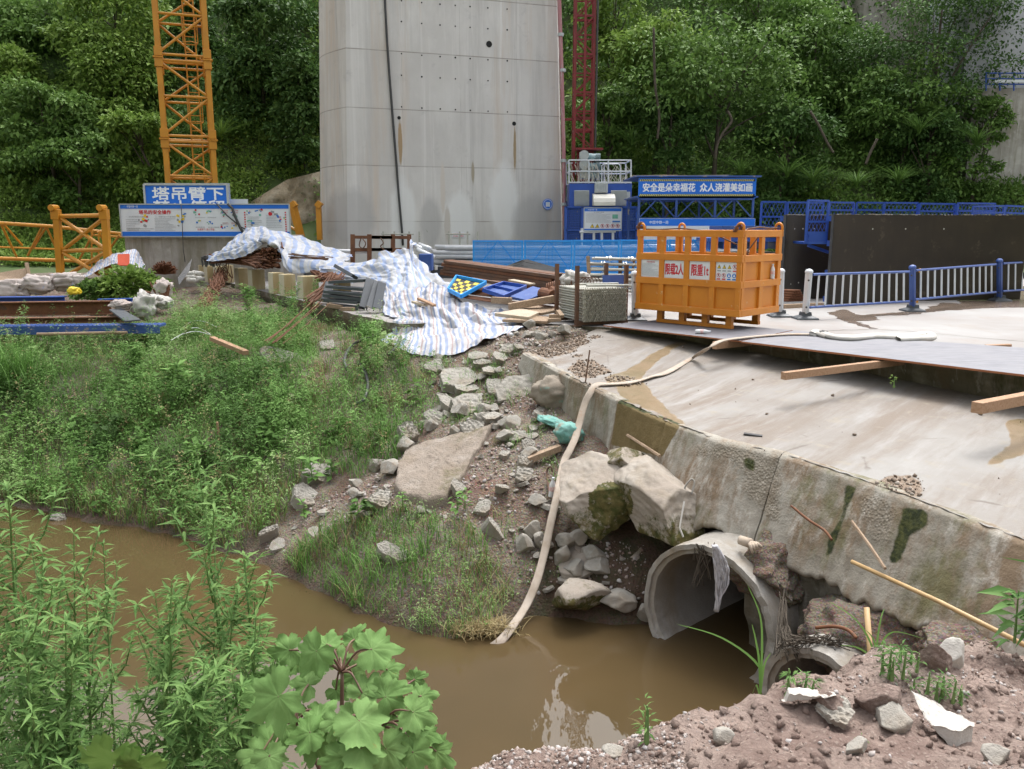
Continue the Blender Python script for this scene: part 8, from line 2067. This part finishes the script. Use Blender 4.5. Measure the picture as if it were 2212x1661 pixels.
TR = [(1560, 165, 195, 115, 43, G5, .27, 1.5, 'broad mid green tree with a wide crown above the slogan canopy'), (1415, 110, 95, 90, 45, G6, .27, .9, 'light green tree right of the red hoist mast'), (1760, 130, 140, 130, 48, G5, .3, 1.1, 'dark tree behind the wide crowned tree, on its right'), (1965, 215, 135, 85, 44, G5, .27, 1.1, 'round mid green tree on the right slope above the formwork'), (2030, 75, 170, 120, 45, G4, .2, 2.0, 'dark fine leaved tree in front of the pale building at the upper right'), (1640, 10, 150, 80, 51, G5, .3, .9, 'tree at the top edge above the wide crowned tree'), (1330, 40, 70, 90, 48, G6, .28, .7, 'yellow green tree at the top edge beside the hoist mast'),
      (1870, 40, 110, 80, 53, G4, .3, .8, 'dark tree at the top edge left of the pale building'), (1450, 265, 100, 50, 42, G4, .27, .7, 'dark low tree below the wide crowned tree'), (1705, 285, 110, 50, 42.5, G4, .27, .7, 'dark low tree between the two round trees'), (1318, 255, 60, 70, 42.5, G5, .26, .6, 'small tree just right of the hoist mast'), (2140, 265, 45, 60, 43.5, G5, .2, .6, 'feathery shrub at the right edge below the far pier'), (2010, 290, 95, 40, 43, G4, .26, .5, 'dark shrub at the foot of the right slope trees'),
      (575, 90, 95, 120, 44, G4, .3, 1.2, 'dark tree at the top between the crane mast and the pier'), (645, 205, 60, 85, 42, G4, .28, .9, 'dark tree leaning beside the left edge of the pier'), (510, 190, 55, 60, 45, G4, .28, .6, 'small dark tree right of the crane mast'), (250, 50, 140, 80, 47, G6, .3, 1.1, 'bushy mid green tree at the top left of the crane mast'), (85, 60, 110, 80, 49, G5, .3, .9, 'dark tree in the upper left corner'), (90, 250, 120, 70, 42, G5, .28, .8, 'dark spreading tree at the left edge, halfway up the slope'), (245, 180, 110, 80, 45, G6, .28, 1.0, 'mid green tree left of the crane mast, halfway up the slope'),
      (30, 150, 70, 60, 46, G6, .28, .6, 'bright green tree at the left edge above the dark one'), (300, 290, 80, 50, 41.5, G6, .26, .6, 'low round tree right behind the crane mast'), (170, 335, 100, 40, 40.5, G5, .26, .6, 'low dark tree above the left grass slope'), (430, 70, 50, 90, 48, G4, .3, .6, 'dark tree seen through the crane mast')]
for vx, vy, rx, rz, d, mt, sz, de, lab in TR: tree(lab, vx, vy, rx, rz, d, mt, sz, de)
for pts, lab in (([(1545, 345), (1548, 318), (1560, 290), (1580, 262), (1572, 240)], 'bare bent trunk leaning on the slope under the wide crowned tree'), ([(1800, 330), (1785, 305), (1768, 270), (1750, 240)], 'thin bare trunk on the slope between the two round trees'), ([(1870, 355), (1880, 330), (1895, 300)], 'thin bare trunk low on the right slope'), ([(1420, 300), (1424, 250), (1415, 180), (1412, 60)], 'tall thin pale trunk right of the hoist mast')):
    MB().tube(smooth_path([D(a, b, 40.5) for a, b in pts]), .06, 6).solo('bare_trunk', M['bark'], lab, 'trunk', smooth=True)
# ---- undergrowth of the hill: one mass
N = 4200; hxx = rng.uniform(-34, 36, N); hyy = rng.uniform(38, 62, N)
okh = np.abs(hxx) < hyy * .68; hxx, hyy = hxx[okh], hyy[okh]; zz = hill_z(hxx, hyy); vx, vy = proj(hxx, hyy, zz)
cutp = [(500, 560), (505, 468), (620, 392), (700, 372), (720, 560)]
okh = ~inpoly(vx, vy, cutp) & (vy < 600) & (zz > .3) & ~((vx > 2085) & (hyy < 52) & (vy < 400)); hxx, hyy, zz = hxx[okh], hyy[okh], zz[okh]
def mass(name, sel, rmin, rmax, per, size, mat, flatz=.8, tv=LV, tf=LF):
    C = np.stack([hxx, hyy, zz], 1)[sel]; n = len(C) * per; ci = np.repeat(np.arange(len(C)), per); R_ = rng.uniform(rmin, rmax, len(C))[ci]
    v = rng.normal(size=(n, 3)); v /= np.linalg.norm(v, axis=1, keepdims=True); v[:, 2] = np.abs(v[:, 2])
    p = C[ci] + v * R_[:, None] * rng.uniform(.5, 1.05, n)[:, None] * np.array([1.15, 1, flatz]); dd = v * .6 + rng.normal(0, .6, (n, 3)) + np.array([0, 0, .05])
    T = np.clip(.5 * rng.random(len(C))[ci] + .5 * rng.random(n), 0, 1)
    V, Fc, T = spread(tv, tf, p, frames(dd, rng.uniform(-.8, .8, n)), size * rng.uniform(.6, 1.3, n), T); tag(np_mesh(name, V, Fc, mat, tint=T), kind='stuff')
sel = np.arange(len(hxx)); lowz = zz < 6.5
k1 = fbm(hxx, hyy, .14, 55)
mass('hill_thicket', (sel % 2 == 0) & (k1 < .12) & ~lowz, .8, 1.9, 70, .26, G4)
mass('hill_bushes', (sel % 2 == 1) & ~lowz, .5, 1.3, 60, .25, G5)
mass('light_bushes', ((k1 > -.1) & (hxx < -10)) | (k1 > .1) & (rng.random(len(hxx)) < .35), .4, 1.2, 60, .23, G6)
mass('understory', ((hxx > -9) | (zz > 6)) & (lowz & (rng.random(len(hxx)) < .8) | (hyy < 45) & (rng.random(len(hxx)) < .5)), .6, 1.6, 80, .23, G5)
# low slope: grasses and ferns
N = 12000; hxx = rng.uniform(-30, 32, N); hyy = rng.uniform(36, 50, N); okh = (np.abs(hxx) < hyy * .68); hxx, hyy = hxx[okh], hyy[okh]; zz = hill_z(hxx, hyy); vx, vy = proj(hxx, hyy, zz)
okh = ~inpoly(vx, vy, cutp) & (zz < 8.5) & (zz > -.2); hxx, hyy, zz = hxx[okh], hyy[okh], zz[okh]
mass('slope_weeds', (np.arange(len(hxx)) % 3 == 0) & (hxx > -8), .25, .6, 24, .2, G5, .9)
mass('light_slope_weeds', ((np.arange(len(hxx)) % 3 == 1) & ((hxx < -8) | (zz < 4.2))) | ((hxx < -9) & (rng.random(len(hxx)) < .75)), .25, .7, 32, .2, G6, .9)
q = np.stack([hxx, hyy, zz], 1)[np.arange(len(hxx)) % 3 == 2]; q = np.repeat(q, 7, 0) + rng.normal(0, .25, (len(q) * 7, 3)) * np.array([1, 1, .1])
V, Fc, T = blades(q, rng.uniform(.5, 1.1, len(q))); tag(np_mesh('slope_grass', V, Fc, G6, tint=T * .9), kind='stuff')
def fern(label, vx, vy, d, n, L, name='fern_clump', mat=None):
    c = D(vx, vy, d); n_ = n; a = rng.uniform(0, 6.28, n_); q = np.zeros((n_, 3)); V, Fc, T = blades(q, rng.uniform(.7, 1.1, n_) * L)
    V[:, :2] *= 2.3; V[:, 2] *= .75
    o = np_mesh(name, V, Fc, mat or G5, tint=T * .7); o.location = c; return tag(o, label, 'fern clump')
for vx, vy, lab in ((1700, 370, 'long leaved clump on the slope above the left guard frames'), (1755, 385, 'long leaved clump on the slope above the large formwork panel'), (1850, 392, 'drooping long leaved clump in the middle of the right slope'), (1940, 385, 'drooping long leaved clump right of the middle of the right slope'), (1985, 275, 'spiky long leaved clump high on the right slope'), (1365, 300, 'spiky long leaved clump just right of the hoist mast'), (480, 285, 'pale grass clump on the slope right of the crane mast'), (1600, 365, 'long leaved clump above the right end of the slogan canopy'), (2110, 300, 'spiky long leaved clump at the right edge of the slope')):
    fern(lab, vx, vy + 16, 40.2 if vy > 340 else 41.5, 90, 1.5, 'long_leaved_clump', G6 if vx == 480 else G5)
# ---- foreground weeds on the near bank
def tallweed(label, bx, by, bz, h, lean, nb, seed, mat=G7, leaf=.1):
    r = np.random.default_rng(seed); e = thing('tall_weed', label, 'weed', (bx, by, bz)); m = MB(); pos, dirs, sz = [], [], []
    top = Vector((lean[0], lean[1], h)); m.tube(smooth_path([Vector((0, 0, 0)), top * .5 + Vector((lean[0] * -.1, 0, 0)), top], 5), [.011 * (1 - .8 * i / 10) for i in range(11)], 6)
    def whorl(p, up, n, s):
        for k in range(n):
            a = r.uniform(0, 6.28); d = Vector((math.cos(a), math.sin(a), r.uniform(-.45, .6))) + up * .25; pos.append(tuple(p)); dirs.append(tuple(d)); sz.append(s * r.uniform(.65, 1.2))
    for k in range(int(h * 36)):
        t = .12 + .88 * k / (h * 36); p = top * t; whorl(p, Vector((0, 0, 1)), 2, leaf * (1.1 - .35 * t))
    for b in range(nb):
        t = .2 + .72 * b / nb; a = b * 2.4 + r.uniform(-.4, .4); L = h * .27 * (1 - .55 * t) * r.uniform(.75, 1.2); p0 = top * t; p1 = p0 + Vector((math.cos(a) * L * .55, math.sin(a) * L * .55, L * .95))
        m.tube([p0, p0.lerp(p1, .5) + Vector((math.cos(a), math.sin(a), 0)) * L * .1, p1], [.005, .004, .002], 5)
        nn = int(L * 52) + 6
        for k in range(nn): whorl(p0.lerp(p1, .2 + .8 * k / nn), Vector((0, 0, 1)), 1, leaf * .9)
        whorl(p1, Vector((0, 0, 1)), 5, leaf * .75)
    whorl(top, Vector((0, 0, 1.6)), 7, leaf * .7)
    N = len(pos); V, Fc, T = spread(NV * np.array([.85, 1, 1]), NF, np.array(pos), frames(np.array(dirs), r.uniform(-.5, .5, N)), np.array(sz), np.clip(.25 + .5 * r.random(N) + .25 * np.array([p[2] for p in pos]) / h, 0, 1))
    np_mesh('leaves', V, Fc, mat, e, tint=T); m.build('stem', M['stem'], e); return e
TW = [(425, 965, 3.75, 'tallest feathery weed in the foreground, standing left of the broad leaved plant', 16), (335, 1280, 3.5, 'weed left of the tallest foreground weed, with drooping leaves', 10), (528, 1195, 3.6, 'weed between the tallest foreground weed and the broad leaved plant', 11), (552, 1320, 3.3, 'low weed directly beside the broad leaved plant', 9), (470, 1240, 3.9, 'weed just behind the tallest foreground weed', 10), (370, 1240, 3.3, 'weed in front of the tallest foreground weed', 10),
      (16, 1040, 3.5, 'tall weed at the left edge of the foreground', 14), (90, 1180, 3.3, 'second weed from the left edge of the foreground', 11), (158, 1140, 3.9, 'thin weed standing before the water near the left edge', 9), (222, 1165, 4.0, 'thin single weed in front of the open water', 6), (185, 1270, 3.4, 'bushy weed in the left foreground group, on its right', 10), (140, 1330, 3.1, 'low bushy weed in the left foreground corner', 10), (45, 1300, 3.0, 'low weed at the lower left corner', 10), (440, 1420, 3.0, 'low weed in front of the foreground weeds', 10), (345, 1440, 3.2, 'low weed filling the foreground under the tallest weed', 8), (500, 1440, 3.1, 'low weed left below the broad leaved plant', 8), (60, 1480, 2.9, 'low dense weed at the bottom left corner', 9), (120, 1500, 3.0, 'low dense weed right of the bottom left corner', 9), (395, 1490, 2.95, 'low weed at the bottom edge left of the broad leaved plant', 9), (-60, 1150, 3.4, 'weed partly outside the left edge of the photograph', 10)]
for i, (vx, vy, d, lab, nb) in enumerate(TW):
    tp = D(vx, vy, d); gzv = float(ngz(tp.x, d - .1)); ln = rng.uniform(-.12, .12); tallweed(lab, tp.x - ln, d - .1, gzv - .03, tp.z - gzv, (ln, .1), int(nb * 1.4), 100 + i)
# ---- the broad leaved plant
t = NT('broad leaf'); k = t.mix(t.attr(), (.14, .255, .075), (.22, .35, .125)); k = t.mix(t.ramp(t.noise(9, 5, .6), [(.4, 0.0), (.7, .5)]), k, (.115, .22, .06)); k = t.mix(t.ramp(t.noise(24, 5, .7), [(.66, 0.0), (.72, .7)]), k, (.26, .23, .07)); t.bump(t.math('ADD', t.noise(16, 4), t.math('MULTIPLY', t.attr(), .6)), .5, .01)
t.fin(k, .7, 0, .15); tr = t.new('ShaderNodeBsdfTranslucent'); t.l.new(k, tr.inputs[0]); mx = t.new('ShaderNodeMixShader'); mx.inputs[0].default_value = .28
t.l.new(t.b.outputs[0], mx.inputs[1]); t.l.new(tr.outputs[0], mx.inputs[2]); t.l.new(mx.outputs[0], t.n['Material Output'].inputs[0]); M['broadleaf'] = t.m
def leaf_shape(seed):
    """three lobed toothed leaf, petiole at the origin, tip along +y, length about 1"""
    r = random.Random(seed); n = 72; veins = [0, .75, -.75, 1.55, -1.55]; V, T = [(0, 0, 0)], [1.0]
    out = []
    for i in range(n):
        a = -math.pi + 2 * math.pi * (i + .5) / n
        R_ = .52 + .42 * math.exp(-(a / .34) ** 2) + (.2 + .06 * math.sin(seed * 3 + a)) * math.exp(-((abs(a) - .98) / .34) ** 2) + .14 * math.exp(-((abs(a) - 1.95) / .45) ** 2) - .44 * math.exp(-((abs(a) - math.pi) / .3) ** 2)
        tooth = .2 * ((abs(a) * 8.5 / math.pi) % 1 - .5) + .06 * math.sin(a * 11 + seed) + .07 * r.uniform(-1, 1)
        out.append((a, R_ * (1 + tooth)))
    for q in (.2, .42, .64, .84, 1.0):
        for i, (a, R_) in enumerate(out):
            x, y = math.sin(a) * R_ * q, math.cos(a) * R_ * q
            dv = min(abs((a - v + math.pi) % (2 * math.pi) - math.pi) for v in veins)
            z = .08 * math.sin(a * 7 + seed) * q ** 3 * R_ - .2 * (y * y) - .16 * x * x + .2 * nz(x * 2.6, y * 2.6, seed) * q + .05 * min(dv, .4) * q
            V.append((x, y, z)); T.append(max(0, 1 - dv / (.05 / max(q * R_, .1))) if dv < .4 else 0.0)
    Fc = [(0, 1 + i, 1 + (i + 1) % n) for i in range(n)]
    for k in range(4):
        for i in range(n):
            a, b = 1 + k * n + i, 1 + k * n + (i + 1) % n; Fc += [(a, a + n, b + n), (a, b + n, b)]
    return np.array(V), np.array(Fc), np.array(T)
LS = [leaf_shape(s) for s in range(4)]
# (centre vx, vy, length px, tip direction in the picture in degrees clockwise from up, distance)
LL = [(775, 1362, 90, 10, 3.35), (838, 1400, 150, 75, 3.2), (690, 1380, 105, -30, 3.3), (662, 1432, 150, 215, 3.1), (600, 1408, 110, 260, 3.3), (566, 1532, 210, 230, 2.85), (705, 1530, 120, 10, 2.95), (800, 1476, 115, 30, 3.1), (862, 1490, 140, 60, 3.1), (800, 1590, 185, 165, 2.8), (920, 1548, 130, 110, 2.95), (642, 1590, 130, 250, 2.85), (720, 1582, 100, 200, 2.8), (900, 1612, 120, 150, 2.9), (548, 1618, 170, 215, 3.0), (672, 1630, 120, 190, 2.85), (715, 1645, 130, 250, 2.75), (528, 1490, 110, 280, 3.15), (850, 1648, 150, 150, 2.85), (645, 1472, 120, 300, 3.25), (540, 1660, 150, 200, 2.9), (790, 1650, 150, 180, 2.75), (930, 1500, 90, 70, 3.2), (760, 1440, 90, 340, 3.3), (590, 1660, 120, 170, 2.8), (740, 1500, 80, 130, 3.2), (880, 1560, 110, 120, 3.1), (620, 1530, 90, 240, 3.2), (780, 1540, 100, 60, 3.1), (935, 1590, 110, 110, 3.0), (960, 1640, 120, 130, 2.95), (900, 1655, 130, 160, 2.85), (830, 1540, 90, 20, 3.2), (855, 1440, 90, 60, 3.35), (735, 1410, 80, 0, 3.4), (560, 1460, 90, 290, 3.3), (600, 1590, 110, 200, 2.95), (680, 1560, 90, 200, 3.1), (760, 1620, 120, 190, 2.8), (625, 1440, 80, 240, 3.35), (910, 1460, 70, 60, 3.35)]
bpb = Vector((D(730, 1661, 3.05).x, 3.1, float(ngz(D(730, 1661, 3.05).x, 3.1)) - .03)); bplant = thing('broad_leaved_plant', 'large plant with broad lobed toothed leaves at the bottom of the photograph', 'plant', bpb); m = MB(); forks = [Vector((0, 0, .45)), Vector((-.18, .0, .62)), Vector((.16, .02, .6)), Vector((.0, .1, .8))]
for f in forks: m.tube(smooth_path([Vector((0, 0, 0)), Vector((f.x * .4, f.y * .4, f.z * .6)), f], 4), [.014, .013, .012, .011, .01, .01, .009, .008, .007], 7)
for i, (vx, vy, L, ang, d) in enumerate(LL):
    V, Fc, T = LS[i % 4]; c = D(vx, vy, d); s_ = L * (d / F) * .54; a = math.radians(ang)
    ydir = Vector((math.sin(a), 0, math.cos(a))); nrm = Vector((rng.uniform(-.45, .45), -.75 + rng.uniform(-.2, .35), .75 + rng.uniform(-.35, .25)))
    ydir = (ydir - nrm * ydir.dot(nrm) / nrm.dot(nrm)).normalized(); z = nrm.normalized(); xdir = ydir.cross(z)
    R = Matrix((xdir, ydir, z)).transposed(); base = c - ydir * s_ * .45
    VV = np.array([tuple(R @ Vector(v * s_) + base - bpb) for v in V]); np_mesh('leaf', VV, Fc, M['broadleaf'], bplant, tint=np.clip(T * .35 + rng.uniform(0, .55), 0, 1), smooth=True)
    f = min(forks, key=lambda q: (q - (base - bpb)).length); m.tube(smooth_path([f, f.lerp(base - bpb, .5) + Vector((0, 0, .04)), base - bpb], 4), [.006, .006, .005, .005, .005, .004, .004, .004, .0035], 6)
m.build('stem', M['redstem'], bplant, smooth=True)
# dark leaves at the bottom edge
for vx, vy, L, lab in ((240, 1645, 120, 'dark rounded leaf at the bottom edge under the foreground weeds'), (300, 1655, 90, 'small dark leaf right of the rounded leaf at the bottom edge')):
    c = D(vx, vy, 2.6); V, Fc, T = LS[0]; VV = np.array([(v[0] * L * 2.6 / F, -v[2] * .2 - v[1] * .08, v[1] * L * 2.6 / F * .9) for v in V]); np_mesh('dark_leaf', VV, Fc, G5, tint=T * 0 + .6, smooth=True).location = c
for o in [q for q in COL.objects if q.name.startswith('dark_leaf')]:
    tag(o, 'dark rounded leaf at the bottom edge under the foreground weeds' if o.location.x < D(270, 1650, 2.6).x else 'small dark leaf right of the rounded leaf at the bottom edge', 'leaf')
# ---- grasses by the pipes
def longgrass(name, label, base, tips, w, mat=G2, tint=.6, cat='grass'):
    base = Vector(base); V, Fc, T = [], [], []
    for tp in tips:
        tp = [Vector(q) for q in tp]; pts = smooth_path([base] + tp, 5); n = len(pts); side = (pts[-1] - pts[0]).cross(Vector((0, -1, .4))).normalized()
        for i, p in enumerate(pts):
            ww = w * (min(1, .35 + i / n * 2) * (1 - i / (n - 1)) ** .6 + .02); b = len(V); V += [p - side * ww, p + side * ww]; T += [tint, tint]
            if i: Fc.append((b - 2, b - 1, b + 1, b))
    return tag(np_mesh(name, np.array([tuple(v) for v in V]), np.array(Fc), mat, tint=np.array(T), org=tuple(base)), label, cat)
b = D(1642, 1510, 5.35)
longgrass('reed_plant', 'long reed blades growing in front of the large pipe mouth', b, [[D(1640, 1440, 5.4), D(1560, 1378, 5.5), D(1462, 1348, 5.6)], [D(1646, 1410, 5.4), D(1642, 1330, 5.45), D(1614, 1262, 5.5)], [D(1640, 1430, 5.4), D(1632, 1380, 5.4), D(1624, 1347, 5.4)], [D(1650, 1440, 5.35), D(1665, 1410, 5.3)], [D(1634, 1480, 5.3), D(1625, 1500, 5.2)]], .011)
b = D(1896, 1470, 5.4)
longgrass('long_grass', 'arching long grass blades beside the bamboo stake', b, [[D(1885, 1400, 5.45), D(1850, 1340, 5.5), D(1790, 1298, 5.6)], [D(1894, 1400, 5.4), D(1902, 1340, 5.45), D(1910, 1315, 5.5)], [D(1902, 1400, 5.4), D(1930, 1365, 5.4), D(1996, 1380, 5.4)], [D(1880, 1420, 5.3), D(1850, 1398, 5.3), D(1815, 1394, 5.3)], [D(1915, 1450, 5.3), D(1960, 1440, 5.3), D(2012, 1450, 5.3)], [D(1890, 1390, 5.5), D(1870, 1360, 5.5)], [D(1905, 1430, 5.3), D(1935, 1440, 5.2), D(1952, 1470, 5.2)]], .01)
for vx, vy, h, n, s_, nst, lab in ((1712, 1498, .14, 26, .09, 3, 'small bright green sprout in front of the small pipe'), (1930, 1462, .2, 40, .09, 4, 'bright green weed beside the bamboo stake'), (1962, 1440, .12, 20, .07, 3, 'small weed right of the bright green weed'), (2030, 1512, .16, 34, .075, 4, 'green weed on the soil behind the white slab'), (1985, 1500, .14, 22, .07, 2, 'small upright weed left of the white slab'), (2070, 1516, .1, 16, .06, 2, 'small green weed behind the right end of the white slab'), (1866, 1600, .05, 10, .04, 1, 'tiny green sprout in the gravel near the camera'), (1400, 1600, .2, 22, .08, 2, 'thin weed on the gravel crest'), (1050, 1640, .25, 24, .07, 3, 'thin seedy weed at the bottom beside the broad leaved plant'), (2150, 1390, .2, 30, .1, 3, 'weed at the foot of the wall near the right edge')):
    weed_thing('small_weed', lab, nhit(vx, vy), h, n, s_, G7, nst, NV, NF, .04)
weed_thing('small_weed', 'large leaved weed entering at the right edge of the photograph', D(2235, 1400, 5.6), .55, 26, .2, G7, 3, NV, NF, .06)
weed_thing('small_weed', 'bright green sprout growing at the dark edge under the plywood', W(1930, 838, -.27), .17, 22, .07, G6, 1, LV, LF, .01)
longgrass('dry_stalk', 'pale dry stalk leaning over the water from the gravel crest', nhit(1395, 1590), [[D(1380, 1560, 4.0), D(1355, 1550, 4.05)]], .006, G3, .6, 'stalk')
